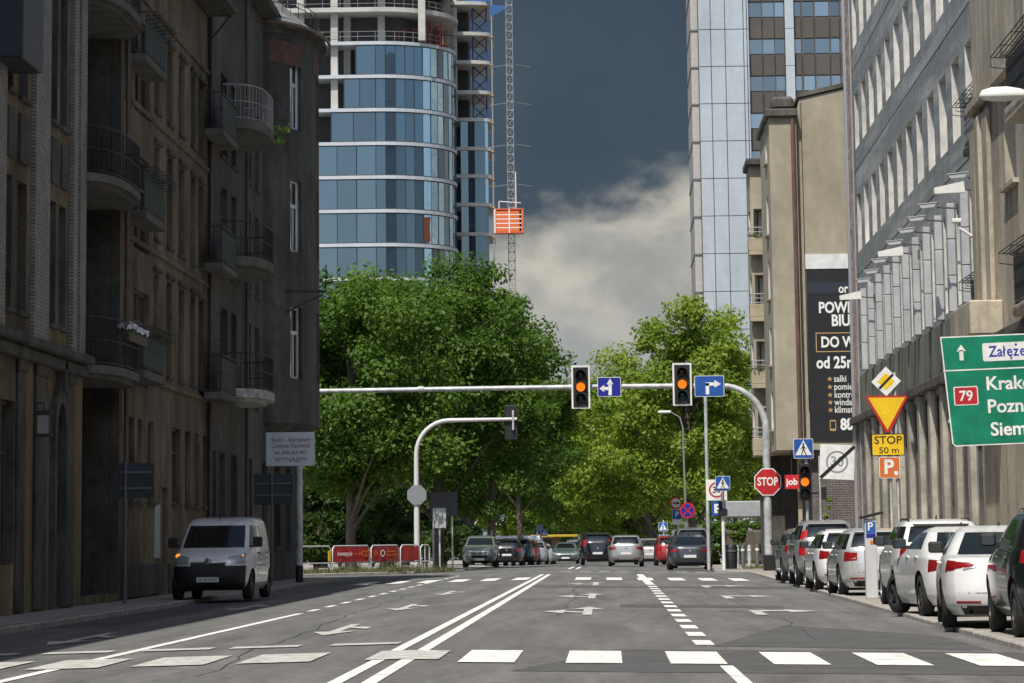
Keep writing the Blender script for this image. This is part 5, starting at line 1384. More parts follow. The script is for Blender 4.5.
def mk_parked(px, py, rzd, Y, name, label, cat, **kw):
    loc, a = parked(px, py, rzd, Y, **kw); return car(name, label, cat, loc, a, group=GP, **kw)
mk_parked(1012, 637, .5, 46.6, 'parked_suv', 'dark green parked off-roader cut by the right edge of the picture', 'car', kind='suv', pm=P_DGREEN, dims=(.97, 1, 1.0),
  tail=[T(cr(.62), cs(-.80), .92, 1.14, .96, 1.12, M_REDB)], head=HD_STD, rim=M_RIMD, roofrails='chrome', steer=-.05)
mk_parked(941, 628, -4.0, 51.7, 'parked_saloon', 'white parked saloon with wide red tail lamps beside the dark green off-roader', 'car', kind='sedan', pm=P_WHITE, dims=(1.0, 1.02, 1.0),
  tail=[T(cr(.50), cs(-.80), .88, .93, .80, .97), ('reversing_light', cr(.46), cr(.66), .86, .875, .82, .86, M_CLEAR)], head=HD_STD, rim=M_RIMD)
mk_parked(919, 616, 4.5, 59.0, 'parked_coupe', 'white parked fastback coupe with dark wheels turned towards the road', 'car', kind='coupe', pm=P_WHITE, dims=(1.0, 1.0, 1.03),
  tail=[T(cr(.60), cs(-.82), .80, .90, .72, .93)], head=HD_STD, rim=M_RIMD, steer=.28)
mk_parked(893, 606, 1.0, 67.2, 'parked_hatchback', 'tall white parked hatchback with roof rails, just in front of the parking meter', 'car', kind='suv', pm=P_WHITE, dims=(.95, .98, .98),
  tail=[T(cr(.64), cs(-.84), .92, 1.06, .86, 1.10)], head=HD_STD, roofrails=True)
mk_parked(838, 595.6, 1.5, 80.4, 'parked_estate', 'pale silver parked estate with C-shaped red tail lamps beside the parking meter', 'car', kind='estate', pm=P_SILVW, dims=(1.0, 1.0, 1.02),
  tail=[T(cr(.60), cs(-.84), .78, .95, .76, .97), ('reversing_light', cr(.62), cr(.76), .81, .85, .80, .84, M_CLEAR)], head=HD_STD)
mk_parked(814, 590, 2.0, 88.6, 'parked_estate', 'white parked estate with black roof rails, third from the far end of the kerb row', 'car', kind='estate', pm=P_WHITE, dims=(.97, .95, 1.02),
  tail=[T(cr(.64), cs(-.84), .78, .95, .76, .97)], head=HD_STD, roofrails=True)
mk_parked(794.5, 586, 1.0, 97.5, 'parked_van', 'silver parked people carrier with tall upright red tail lamps', 'car', kind='suv', pm=P_SILVER, dims=(.95, .98, 1.06),
  tail=[T(cr(.70), cs(-.85), .80, 1.50, .82, 1.46, M_REDB)], head=HD_STD, roofrails='chrome')
mk_parked(781, 582, 1.5, 106.2, 'parked_hatchback', 'small grey parked hatchback, farthest of the kerb row beside the signal gantry post', 'car', kind='hatch', pm=P_GREY, dims=(.93, .9, 1.0),
  tail=[T(cr(.62), cs(-.84), .88, 1.06)], head=HD_STD)
# white van facing us on the left kerb
vY = 84.6
vx = (xAt(170, 82, 600)+xAt(250, 82, 600))/2
van, vpt = car('delivery_van', 'white delivery van with black bumper and amber indicator lit, half on the left pavement', 'van', (vx, vY, -.055), PI+math.radians(-2.2), 'van', P_WHITE,
    head=[Hd(cs(.865), cfr(.48), .83, 1.08, .82, 1.0)], tail=[T(cr(.74), cs(-.88), .8, 1.3)], plate='SL 81437', trim_front=.80, bumper_red=False, rim=M_RIMD, dims=(1.04, 1.04, 1.04))
for sd in (0, 1):
    c = cs(.90); c = c if sd == 0 else 12-c
    p = vpt(c, 1.02); b = MB(); r_ = .06 if sd == 0 else .028
    b.lathe([(0, .05), (r_*.7, .035), (r_, 0.0), (r_, -.04)], 14, 'y', (p.x*.965, p.y+.01, p.z)); b.build('indicator', M_AMBER, van, True, local=True)
b = MB(); p = vpt(45, .84)
b.bbox(-.42, .42, p.y-.02, p.y+.03, .84, .885, .012); b.build('chrome_bar', M_CHROME, van, True, local=True)
b = MB(); b.lathe([(.0, .05), (.07, .045), (.085, .03), (.085, 0)], 16, 'y', (0, p.y, .89)); b.build('badge', M_CHROME, van, True, local=True)
b = MB()
for sd in (-1, 1):
    for z_ in (.56,): b.bbox(min(sd*.88, sd*.915), max(sd*.88, sd*.915), -1.1, 1.05, z_, z_+.10, .01)
b.build('side_moulding', M_TRIM, van, local=True)
b = MB(); b.tube([(0, .5, 1.77), (0, .3, 2.08)], .008, 5); b.build('roof_aerial', M_TRIM, van, local=True)

# cars further on
GF = 'cars queueing beyond the junction'
def far(px, Y, name, label, kind, pm, rz=0., group=GF, cat='car', py=565, gx=0, z=None, **kw):
    x = xAt(px, Y, py); return car(name, label, cat, (x, Y, zroad(x, Y) if z is None else z), rz, kind, pm, group=group, **kw)
far(689, 151.5, 'grey_saloon', 'dark grey saloon waiting beside the signpost, nearest of the cars beyond the junction', 'sedan', P_DGREY, dims=(1.02, 1.05, 1.02), tail=[T(cr(.54), cs(-.84), .79, .88, .74, .90)], bumper_red=False, head=HD_STD)
far(692, 163, 'grey_van', 'tall grey people carrier showing its roof above the dark grey saloon', 'suv', P_GREY, dims=(.98, 1, 1.12), tail=[T(cr(.66), cs(-.84), .9, 1.3)], bumper_red=False)
far(626, 178, 'silver_estate', 'silver estate in the middle of the street beyond the junction', 'estate', P_SILVER, dims=(1.0, 1, 1.06), tail=[T(cr(.58), cs(-.82), .86, .96, .80, .99)], roofrails=True)
far(598, 190, 'black_suv', 'black off-roader left of the silver estate beyond the junction', 'suv', P_BLACK, dims=(1, 1, 1.03), tail=[T(cr(.66), cs(-.84), 1.0, 1.35)])
far(650, 200, 'beige_car', 'beige saloon half hidden behind the silver estate', 'sedan', P_BEIGE, tail=[T(cr(.6), cs(-.84), .80, .9)])
far(671, 188, 'red_car', 'bright red hatchback squeezed beside the dark grey saloon', 'hatch', P_RED, tail=[T(cr(.6), cs(-.82), .8, 1.0)])
far(566, 240, 'grey_green_car', 'small grey green saloon coming towards us far down the street', 'sedan', P_TEAL, PI, head=HD_STD)
far(577, 354, 'silver_delivery_van', 'silver delivery van behind the grey green saloon, farthest vehicle in the street', 'van', P_SILVER, PI, cat='van', head=HD_STD, dims=(1.3, 1.3, 1.1))
GL_ = 'cars parked on the left side beyond the junction'
zl = lambda Y: g(Y)-.06
far(481, 188, 'silver_green_suv', 'silver green off-roader parked facing us under the left trees', 'suv', P_SGREEN, PI, GL_, head=HD_STD, z=zl(188))
far(508, 199, 'black_estate', 'black estate parked with its tail to us under the left trees', 'estate', P_BLACK, 0, GL_, tail=[T(cr(.6), cs(-.84), .8, .96)], z=zl(199))
far(519, 210, 'dark_green_car', 'dark green hatchback parked between the black estate and the dark red car', 'hatch', P_DGREEN, 0, GL_, z=zl(210))
far(526, 221, 'dark_red_car', 'dark red hatchback parked under the left trees', 'hatch', P_MAROON, 0, GL_, tail=[T(cr(.6), cs(-.84), .8, 1.)], z=zl(221))
far(535, 233, 'silver_car', 'silver hatchback parked beyond the dark red car under the left trees', 'hatch', P_SILVER, 0, GL_, z=zl(233))
far(541, 246, 'white_car', 'pale silver car parked last in the row under the left trees', 'sedan', P_SILVW, 0, GL_, z=zl(246))
far(508, 268, 'white_van', 'white van showing behind the black estate under the left trees', 'van', P_WHITE, PI/2, None, 'van', z=zl(268), dims=(1.1, 1.25, 1.15))
# ------------------------------------------------------------------ signals, signs, poles
M_GALV = mat('galvanised_pole', (.46, .47, .47), .5, .2, var=.3, scale=2.5, var2=.12)
M_SBACK = mat('sign_back', (.13, .14, .15), .55, .3)
M_SBLUE = mat('sign_blue', (.014, .085, .34), .45, var=.2, scale=4, var2=.08); M_SBLUE2 = mat('sign_deep_blue', (.012, .02, .24), .4); M_SRED = mat('stop_red', (.46, .015, .02), .45, var=.18, scale=4, var2=.08)
M_SWHITE = mat('sign_white', (.74, .74, .71), .5, var=.14, scale=4, var2=.05); M_SBLACK = mat('sign_black', (.012, .012, .012), .5)
M_SYEL = mat('sign_yellow', (.78, .50, .012), .45, var=.12, scale=5, var2=.06); M_SORG = mat('sign_orange', (.60, .15, .03), .45); M_SGREEN = mat('sign_green', (.004, .19, .105), .38, var=.22, scale=2.2, var2=.06)
M_HOUS = mat('signal_black', (.014, .015, .015), .5)
M_LOFF = mat('unlit_lens', (.035, .012, .01), .25); M_LOFFG = mat('unlit_green_lens', (.008, .03, .025), .25)
M_LON = lamp_mat('amber_signal', (1.0, .20, .012), .95)

def layers(root, X, Y, Z, Ls, M=None):
    """Ls: (name, polygon list, material) each 3 mm proud of the one before"""
    o = None; y = Y
    for i, (nm, polys, m_) in enumerate(Ls):
        mb = MB(); t = .025 if i == 0 else .0025
        y = y-(.025 if i == 0 else .003)
        for p in polys: mb.plate(p, X, y, Z, t, M)
        o = mb.build(nm, m_, root)
    return y
def rect(w, h, dx=0, dz=0): return [(dx-w/2, dz-h/2), (dx+w/2, dz-h/2), (dx+w/2, dz+h/2), (dx-w/2, dz+h/2)]
def ring(r0, r1, n=32, dx=0, dz=0):
    out = []
    for i in range(n):
        a, b_ = 2*PI*i/n, 2*PI*(i+1)/n; out.append([(dx+r0*math.cos(a), dz+r0*math.sin(a)), (dx+r1*math.cos(a), dz+r1*math.sin(a)), (dx+r1*math.cos(b_), dz+r1*math.sin(b_)), (dx+r0*math.cos(b_), dz+r0*math.sin(b_))])
    return out
def bar2(x0, z0, x1, z1, w):
    d = Vector((x1-x0, z1-z0)).normalized()*w/2; return [(x0+d.y, z0-d.x), (x1+d.y, z1-d.x), (x1-d.y, z1+d.x), (x0-d.y, z0+d.x)]
def walker(s, dx=0, dz=0):
    P = [ngon(10, .075)]; P[0] = [(x+.0, z+.34) for x, z in P[0]]
    P += [bar2(0, .25, 0, -.02, .12), bar2(.01, 0, .16, -.36, .065), bar2(-.01, 0, -.14, -.36, .065), bar2(.02, .22, .17, .0, .045), bar2(-.02, .22, -.16, .02, .045)]
    return [[(dx+x*s, dz+z*s) for x, z in p] for p in P]
def pole(root, X, Y, z0, z1, r=.04, name='pole', m_=None, dark_foot=False):
    b = MB(); b.tube([(X, Y, z0), (X, Y, z1)], r, 10)
    o = b.build(name, m_ or M_GALV, root, True)
    if dark_foot: b = MB(); b.tube([(X, Y, z0), (X, Y, z0+.55)], r*1.08, 10); b.build('pole_foot', M_SBLACK, root, True)
    return o
def crossing_sign(root, X, Y, Z, w):
    y = layers(root, X, Y, Z, [('sign_panel', [rrect(w, w, w*.06)], M_SWHITE), ('blue_field', [rrect(w*.95, w*.95, w*.05)], M_SBLUE), ('white_triangle', [[(-w*.42, -w*.33), (w*.42, -w*.33), (0, w*.42)]], M_SWHITE), ('walking_figure', walker(w*.78, 0, -.04*w), M_SBLACK)])
def signal_head(root, X, Y, Z, w, h, board=True, lit=1, back=False, face=-1):
    """three lens head facing -Y"""
    b = MB(); b.bbox(X-w/2, X+w/2, Y-.06, Y+.16, Z-h/2, Z+h/2, .02); hd = b.build('signal_head', M_HOUS, root)
    if board:
        e = .07; b = MB(); yb = Y-.02
        b.box(X-w/2-e, X+w/2+e, yb, yb+.02, Z+h/2, Z+h/2+e); b.box(X-w/2-e, X+w/2+e, yb, yb+.02, Z-h/2-e, Z-h/2)
        b.box(X-w/2-e, X-w/2, yb, yb+.02, Z-h/2+.001, Z+h/2-.001); b.box(X+w/2, X+w/2+e, yb, yb+.02, Z-h/2+.001, Z+h/2-.001); b.build('white_border', M_SWHITE, root)
    if back: return hd
    R_ = h*.115
    for k in range(3):
        z = Z+(1-k)*h*.295
        b = MB(); b.lathe([(R_, 0), (R_*.8, -.03), (R_*.4, -.05), (0, -.055)], 20, 'y', (X, Y-.065, z)); b.build('lens', M_LON if k == lit else (M_LOFF if k < 2 else M_LOFFG), hd, True)
        b = MB(); n = 16
        for i in range(n):
            a, c = PI*(-.12+1.24*i/n), PI*(-.12+1.24*(i+1)/n); r = R_*1.13
            q = lambda t, y, rr: (X+rr*math.cos(t), y, z+rr*math.sin(t)); L0 = .30 if .1 < i/n < .9 else .2
            b.add([q(a, Y-.062, r), q(c, Y-.062, r), q(c, Y-L0, r), q(a, Y-L0, r), q(a, Y-.062, r+.012), q(c, Y-.062, r+.012), q(c, Y-L0, r+.012), q(a, Y-L0, r+.012)], ((0, 1, 2, 3), (7, 6, 5, 4), (2, 6, 7, 3)))
        b.build('visor', M_HOUS, hd)
    return hd

# gantry across the street
YQ = 140.
xq = xAt(769, YQ, 560); za_ = zAt(386.5, 650, YQ)
gt = empty('signal_gantry', (xq, YQ, -.07), 'white signal gantry post with a long arm reaching over the whole street', 'gantry')
b = MB(); rc = 1.75; P = [(xq, YQ, -.1), (xq, YQ, za_-rc)]+[(xq-rc+rc*math.cos(PI/2*i/10), YQ, za_-rc+rc*math.sin(PI/2*i/10)) for i in range(1, 11)]
b.tube(P, [.17, .15]+[.14-.004*i for i in range(10)], 14); b.build('post', M_GALV, gt, True)
b = MB(); b.tube([(xq-rc-.003, YQ, za_), (0, YQ, za_+.02), (-14.6, YQ, za_-.02)], [.105, .10, .09], 12); b.build('arm', M_GALV, gt, True)
b = MB()
for x in (xq-rc-.3, -1.5, -7.5): b.tube([(x, YQ, za_+.005), (x+.22, YQ, za_+.005)], .13, 12)
b.build('arm_collar', M_GALV, gt, True)
b = MB(); b.tube([(-14.6, YQ, -.1), (-14.6, YQ, za_+.3)], .15, 12); b.build('far_post', M_GALV, gt, True)
b = MB(); b.bbox(xq-.22, xq+.22, YQ-.22, YQ+.22, -.1, .55, .03); b.build('base_box', M_SBLACK, gt)
for px0, px1, py0, py1, lab in ((571.5, 590, 366, 409, 'traffic signal with amber lit hanging on the gantry arm, left of the pair'), (672.5, 691.5, 363.5, 406, 'traffic signal with amber lit hanging on the gantry arm, right of the pair')):
    X0, X1, Z0, Z1 = xAt(px0, YQ, 386), xAt(px1, YQ, 386), zAt(py1, px0, YQ), zAt(py0, px0, YQ)
    r = empty('traffic_signal', ((X0+X1)/2, YQ-.3, Z0), lab, 'traffic light', 'traffic signals on the gantry arm')
    signal_head(r, (X0+X1)/2, YQ-.32, (Z0+Z1)/2, X1-X0-.14, Z1-Z0-.14)
    b = MB(); b.box((X0+X1)/2-.06, (X0+X1)/2+.06, YQ-.158, YQ-.1, za_-.25, za_+.25); b.build('bracket', M_GALV, r)
def lane_sign(px0, px1, py0, py1, lab, arrows, m_):
    X0, X1, Z0, Z1 = xAt(px0, YQ, 386), xAt(px1, YQ, 386), zAt(py1, px0, YQ), zAt(py0, px0, YQ); X, Z, w, h = (X0+X1)/2, (Z0+Z1)/2, X1-X0, Z1-Z0
    r = empty('lane_sign', (X, YQ-.2, Z0), lab, 'road sign')
    layers(r, X, YQ-.15, Z, [('sign_panel', [rrect(w, h, .05)], M_SWHITE), ('blue_field', [rrect(w-.04, h-.04, .04)], m_), ('arrow', arrows(w, h), M_SWHITE)])
    b = MB(); b.box(X-.05, X+.05, YQ-.148, YQ-.1, Z-h*.3, Z+h*.3); b.build('bracket', M_GALV, r)
lane_sign(597.5, 621, 377.5, 397, 'deep blue sign with a straight and left arrow between the two gantry signals', lambda w, h: [bar2(.03, -.33, .03, .12, .13), [(-.13+.03, .1), (.13+.03, .1), (.03, .34)], bar2(-.04, -.06, -.2, -.06, .12), [(-.2, -.2), (-.2, .08), (-.40, -.06)]], M_SBLUE2)
lane_sign(694.5, 724, 376, 397, 'wider light blue sign with a right turn arrow beside the right gantry signal', lambda w, h: [bar2(-.08, -.32, -.08, .12, .14), bar2(-.15, .08, .2, .08, .13), [(.2, -.06), (.46, .08), (.2, .24)]], M_SBLUE)
# stop sign on the gantry post
xs, zs_q = xAt(767.5, YQ, 482), zAt(482, 767, YQ)
ss = empty('stop_sign', (xs, YQ-.2, zs_q-.5), 'red octagonal stop sign on the gantry post', 'road sign')
ro = 26.5/2*YQ/3500/math.cos(PI/8)
y = layers(ss, xs, YQ-.16, zs_q, [('sign_panel', [ngon(8, ro, PI/8)], M_SWHITE), ('red_field', [ngon(8, ro*.93, PI/8)], M_SRED)])
lettering([('STOP', 0, 0, ro*.78, .025, 'CENTER', 0, ro*1.42)], xs, y-.004, zs_q, M_SWHITE, ss)
b = MB(); b.box(xs-.06, xs+.06, YQ-.158, YQ-.1, zs_q-.2, zs_q+.2); b.build('bracket', M_GALV, ss)

# second signal with crossing sign on the right pavement
YS_ = 129.
X, = (xAt(805, YS_, 490),)
r = empty('signal_post', (X, YS_, -.07), 'roadside signal with amber lit below a crossing sign, right of the stop sign', 'traffic light')
pole(r, X+.08, YS_+.22, -.07, zAt(440, 805, YS_), .06)
signal_head(r, X, YS_, zAt(482, 805, YS_), .40, 1.32, False)
b = MB(); b.bbox(X+.50, X+.78, YS_-.05, YS_+.2, zAt(500, 805, YS_), zAt(487, 805, YS_), .02); b.tube([(X+.1, YS_+.15, zAt(493, 805, YS_)), (X+.6, YS_+.15, zAt(493, 805, YS_))], .03, 6); b.build('side_signal', M_HOUS, r)
cs_ = empty('crossing_sign', (xAt(803, YS_, 448), YS_, zAt(459, 803, YS_)), 'blue pedestrian crossing sign above the roadside amber signal beside the stop sign', 'road sign', 'pedestrian crossing signs')
crossing_sign(cs_, xAt(803.5, YS_, 448), YS_+.1, zAt(448.5, 803, YS_), 19.5*YS_/3500)
# end of the 30 zone
YZ = 114.; X, Z = xAt(837, YZ, 462), zAt(462, 837, YZ); w = 34*YZ/3500
r = empty('zone_end_sign', (xAt(820, YZ, 520), YZ, -.07), 'white sign with a grey 30 struck out by a black diagonal bar', 'road sign')
M = Matrix.Translation((X, YZ, Z)) @ Matrix.Rotation(.05, 4, 'Y') @ Matrix.Translation((-X, -YZ, -Z))
y = layers(r, X, YZ, Z, [('sign_panel', [rect(w, w)], M_SWHITE)], M)
b = MB()
for p in ring(w*.27, w*.325): b.plate(p, X, y-.003, Z, .0025, M)
M_LGREY = mat('faded_grey_print', (.26, .27, .28), .5)
b.build('grey_ring', M_LGREY, r); lettering([('30', 0, 0, w*.40, .012, 'CENTER', 0)], X, y-.004, Z, M_LGREY, r, M)
b = MB(); b.plate(bar2(-w*.47, -w*.47, w*.5, w*.47, w*.1), X, y-.007, Z, .002, M); b.build('black_bar', M_SBLACK, r)
pole(r, xAt(820.5, YZ, 500), YZ+.07, -.07, Z+.2, .035)

# sign stack: end of priority, give way, STOP 50 m, orange P
YP = 88.; k3 = YP/3500
X = xAt(889, YP, 450); r = empty('sign_post', (X, YP, -.07), 'twin grey posts carrying four stacked signs beside the green direction board', 'post')
for px in (891, 898): pole(r, xAt(px, YP, 480), YP+.06, -.07, zAt(372, px, YP), .035)
def on_post(name, lab, px, py, Ls, text=None, M=None):
    X, Z = xAt(px, YP, py), zAt(py, px, YP); q = empty(name, (X, YP, Z), lab, 'road sign', 'signs stacked on the twin posts')
    y = layers(q, X, YP, Z, Ls, M)
    if text: lettering(text[0], X, y-.004, Z, text[1], q)
    return X, y, Z, q
a = 19.5*k3
X, y, Z, q = on_post('priority_end_sign', 'white and yellow diamond sign struck out by a black bar, top of the stack', 886, 381.5, [('sign_panel', [[(-a*.75, -.01), (0, -a*.75), (a*.75, .01), (0, a*.75)]], M_SWHITE), ('yellow_field', [[(-a*.44, 0), (0, -a*.44), (a*.44, 0), (0, a*.44)]], M_SYEL), ('black_bar', [bar2(-a*.36, -a*.36, a*.36, a*.36, a*.12)], M_SBLACK)])
w = 41*k3; h = 37*k3
on_post('give_way_sign', 'yellow triangle give way sign with a red edge pointing down', 887, 414.5, [('sign_panel', [[(-w/2+.03, h/2), (-w/2, h/2-.05), (-.05, -h/2+.02), (.05, -h/2+.02), (w/2, h/2-.05), (w/2-.03, h/2)]], M_SRED), ('yellow_field', [[(-w*.445, h*.45), (0, -h*.41), (w*.445, h*.45)]], M_SYEL)])
w, h = 32.5*k3, 21.5*k3
on_post('distance_plate', 'yellow plate reading STOP 50 m under the triangle', 888, 444.8, [('sign_panel', [rrect(w, h, .03)], M_SBLACK), ('yellow_field', [rrect(w-.04, h-.04, .02)], M_SYEL)], ([('STOP', 0, h*.2, h*.50, .012, 'CENTER', 0, w*.84), ('50 m', .02, -h*.26, h*.38, .006, 'CENTER', 0, w*.6)], M_SBLACK))
w = 20.5*k3
X, y, Z, q = on_post('parking_zone_sign', 'orange sign with a white P, lowest of the stack', 889.5, 467.5, [('sign_panel', [rrect(w, w*1.02, .03)], M_SWHITE), ('orange_field', [rrect(w-.03, w-.02, .02)], M_SORG)], ([('P', -.02, .0, w*.95, .03, 'CENTER', 0)], M_SWHITE))
b = MB(); b.plate([(-.05, .05), (-.05, -.02), (0, -.07), (.05, -.02), (.05, .05)], X+.16, y-.004, Z-.14, .003); b.build('small_shield', M_SWHITE, q)

# green direction board
YD = 62.; kd = YD/3500
xd0 = xAt(940, YD, 340); zt_ = zAt(337, 945, YD); zb_ = zAt(447, 945, YD)
gd = empty('direction_board', (7.5, YD, -.07), 'large green direction board naming towns with a red road number 79', 'road sign')
wd = 3.6; hd = zt_-zb_; M = Matrix.Translation((xd0, YD, zt_)) @ Matrix.Rotation(-.03, 4, 'Y') @ Matrix.Translation((-xd0, -YD, -zt_))
poly = lambda e: [(e, -e), (wd-e, -e), (wd-e, -hd+e), (.16+e*.6, -hd+e), (.10+e, -hd+.05)]
y = layers(gd, xd0, YD, zt_, [('sign_panel', [poly(0)], M_SWHITE), ('green_field', [poly(.022)], M_SGREEN)], M)
hs = 33*kd
b = MB(); b.plate([(.02, -hs), (wd-.02, -hs), (wd-.02, -hs-.022), (.02, -hs-.022)], xd0, y-.003, zt_, .002, M)
ax = 20*kd; b.plate(bar2(ax, -24*kd, ax, -14*kd, 4*kd), xd0, y-.003, zt_, .002, M); b.plate([(ax-4.6*kd, -15*kd), (ax+4.6*kd, -15*kd), (ax, -8.5*kd)], xd0, y-.003, zt_, .002, M)
b.plate([(x+41*kd+1.0, z-17*kd) for x, z in rrect(2.0, 18*kd, .04)], xd0, y-.003, zt_, .002, M); b.build('white_print', M_SWHITE, gd)
M_NAVY = mat('sign_navy_print', (.02, .04, .32), .5); cx_ = 47*kd
for t_ in ('Zał', 'e', 'z', 'e'):
    V_, _ = text_mesh(t_, 15*kd, .012, 'LEFT'); w_ = .86*max(v.x for v in V_); zo_ = -17*kd-(0 if t_ == 'Zał' else 0)
    lettering([(t_, cx_, zo_, 15*kd, .012, 'LEFT', 0, -.86)], xd0, y-.007, zt_, M_NAVY, gd, M)
    if t_ == 'e' and cx_ < 70*kd: b = MB(); b.plate(bar2(cx_+w_*.62, zo_-4.6*kd, cx_+w_*.80, zo_-7.6*kd, 1.5*kd), xd0, y-.009, zt_, .002, M); b.build('ogonek', M_NAVY, gd)
    if t_ == 'z': b = MB(); b.plate([(x+cx_+w_*.55, z+zo_+6.6*kd) for x, z in ngon(10, 1.1*kd)], xd0, y-.009, zt_, .002, M); b.build('dot', M_NAVY, gd)
    cx_ += w_+.7*kd
b = MB(); b.plate([(x+22*kd, z-59*kd) for x, z in rrect(24*kd, 18.5*kd, .03)], xd0, y-.003, zt_, .002, M); b.build('number_border', M_SWHITE, gd)
b = MB(); b.plate([(x+22*kd, z-59*kd) for x, z in rrect(22*kd, 16.5*kd, .02)], xd0, y-.006, zt_, .002, M); b.build('number_field', M_SRED, gd)
lettering([('79', 22*kd, -59.5*kd, 14*kd, .02, 'CENTER', 0)], xd0, y-.01, zt_, M_SWHITE, gd, M)
for t_, dx_, dz_ in (('Kraków', 42, -48.5), ('Poznań', 42, -71), ('Siemianowice', 44, -93.5)): lettering([(t_, dx_*kd, dz_*kd, 18.5*kd, .022, 'LEFT', 0)], xd0, y-.006, zt_, M_SWHITE, gd, M, 'town_name')
for x in (7.55, 8.05): pole(gd, x, YD+.1, -.1, zt_-.1, .06, 'post')
b = MB()
for z in (-.4, -1.5): b.box(xd0+.1, xd0+wd-.2, YD+.003, YD+.05, zt_+z, zt_+z+.06)
b.build('cross_bar', M_GALV, gd)

# parking meter
X, Y = 5.60, 76.2; pm_ = empty('parking_meter', (X, Y, ZPR), 'tall grey parking meter with a sloping dark cap and a blue P', 'parking meter')
w = .255; b = MB(); b.bbox(X-w/2, X+w/2, Y-.16, Y+.16, ZPR, ZPR+1.68, .015); b.build('cabinet', mat('meter_grey', (.50, .51, .51), .5, var=.06), pm_)
b = MB(); b.xprism([(Y-.22, ZPR+1.69), (Y+.2, ZPR+1.69), (Y+.2, ZPR+1.74), (Y-.22, ZPR+1.73)], X-w/2-.05, X+w/2+.14)
M = Matrix.Translation((X, Y, ZPR+1.7)) @ Matrix.Rotation(-.22, 4, 'Y') @ Matrix.Translation((-X, -Y, -ZPR-1.7))
b = MB(); b.bbox(X-w/2-.08, X+w/2+.16, Y-.22, Y+.2, ZPR+1.72, ZPR+1.78, .01, M); b.build('cap', M_SBLACK, pm_)
y = layers(pm_, X, Y-.139, ZPR+1.5, [('blue_sign', [rect(.20, .24)], M_SBLUE)]); lettering([('P', -.01, .02, .24, .02, 'CENTER', 0)], X, y-.004, ZPR+1.49, M_SWHITE, pm_)
b = MB(); b.box(X-.1, X+.1, Y-.166, Y-.1605, ZPR+1.28, ZPR+1.37); b.build('display', M_SBLUE2, pm_)
b = MB(); b.plate([(-.05, -.05), (.05, -.05), (.05, .01), (.02, .03), (-.05, .03)], X+.03, Y-.166, ZPR+1.19, .004); b.build('orange_mark', M_SORG, pm_)

# left: rental board, backs of signs
YB_ = 115.7; X = xAt(299, YB_, 520); kb = YB_/3500
rb = empty('rental_board', (X, YB_, -.04), 'white rental board with dark red script on a grey post at the left corner', 'sign')
pole(rb, X, YB_+.1, -.04, zAt(436, 299, YB_), .115, 'post', None, True)
xb_, zb_ = xAt(290.5, YB_, 449), zAt(449, 290, YB_); w, h = 48.5*kb, 33*kb
y = layers(rb, xb_, YB_, zb_, [('board', [rect(w, h)], mat('board_white', (.62, .66, .70), .5))])
M_DKR = mat('script_dark_red', (.16, .015, .03), .5)
lettering([('Studio - Apartament', 0, 9.0*kb, 6.6*kb, .004, 'CENTER', .35, w*.82), ('Centrum Katowice', 0, 3.2*kb, 6.6*kb, .004, 'CENTER', .35, w*.78), ('tel. 606 663 432', 0, -3.6*kb, 5.2*kb, .008, 'CENTER', .1, w*.66), ('WYNAJEM', 0, -10.6*kb, 6.2*kb, -.002, 'CENTER', 0, w*.64)], xb_, y-.004, zb_, M_DKR, rb)
def sign_back(px0, px1, py0, py1, Y, ppx, lab, two=False):
    X0, X1, Z0, Z1 = xAt(px0, Y, 480), xAt(px1, Y, 480), zAt(py1, px0, Y), zAt(py0, px0, Y)
    xp = xAt(ppx, Y, 520); r = empty('road_sign', (xp, Y, -.04), lab, 'road sign', 'road signs seen from behind on the left pavement')
    b = MB(); b.bbox(X0, X1, Y, Y+.03, Z0, Z1, .006); b.build('sign_panel', mat('blue_grey_sign_back', (.03, .037, .048), .5, var=.2), r)
    b = MB(); b.box(X0+.05, X1-.05, Y-.03, Y-.002, (Z0+Z1)/2-.2, (Z0+Z1)/2-.15); b.box(X0+.05, X1-.05, Y-.03, Y-.002, (Z0+Z1)/2+.15, (Z0+Z1)/2+.2); b.build('rail', M_SBACK, r)
    pole(r, xp, Y-.07, -.04, Z1+.02, .035, m_=M_SBACK)
sign_back(118, 154, 463, 498, 78.0, 125.5, 'dark blue back of a road sign on a thin post left of the van')
sign_back(254, 293, 474, 505, 108, 272, 'dark blue back of a road sign below the rental board behind the van')

# left far corner: bent arm pole, sign back, railings
X, Y = -8.32, 153.5; zt_ = zAt(420.5, 440, Y); xe = xAt(517, Y, 420)
bp = empty('signal_arm_pole', (X, Y, -.05), 'pale bent pole with a short arm holding a signal seen from behind', 'pole')
b = MB(); rc = 1.45; b.tube([(X, Y, -.05), (X, Y, 2.8), (X, Y, zt_-rc)]+[(X+rc-rc*math.cos(PI/2*i/8), Y, zt_-rc+rc*math.sin(PI/2*i/8)) for i in range(1, 9)]+[(xe, Y, zt_+.02)], [.125, .12, .1]+[.095]*8+[.07], 12); b.build('pole', mat('pale_pole', (.55, .54, .53), .5), bp, True)
xs = xAt(511, Y, 420); r = empty('traffic_signal', (xs, Y, zt_-.8), 'black back of a signal on the short bent arm under the left trees', 'traffic light')
b = MB(); b.bbox(xs-.28, xs+.28, Y+.08, Y+.3, zAt(440, 511, Y), zAt(405, 511, Y), .03); b.build('signal_head', M_HOUS, r)
b = MB(); b.box(xs+.05, xs+.13, Y-.08, Y+.07, zt_-.45, zt_+.4); b.build('bracket', M_GALV, r)
xo, zo = xAt(417, Y, 495), zAt(495, 417, Y); r = empty('stop_sign', (xo, Y-.15, zo), 'grey octagonal back of a stop sign on the bent pole', 'road sign')
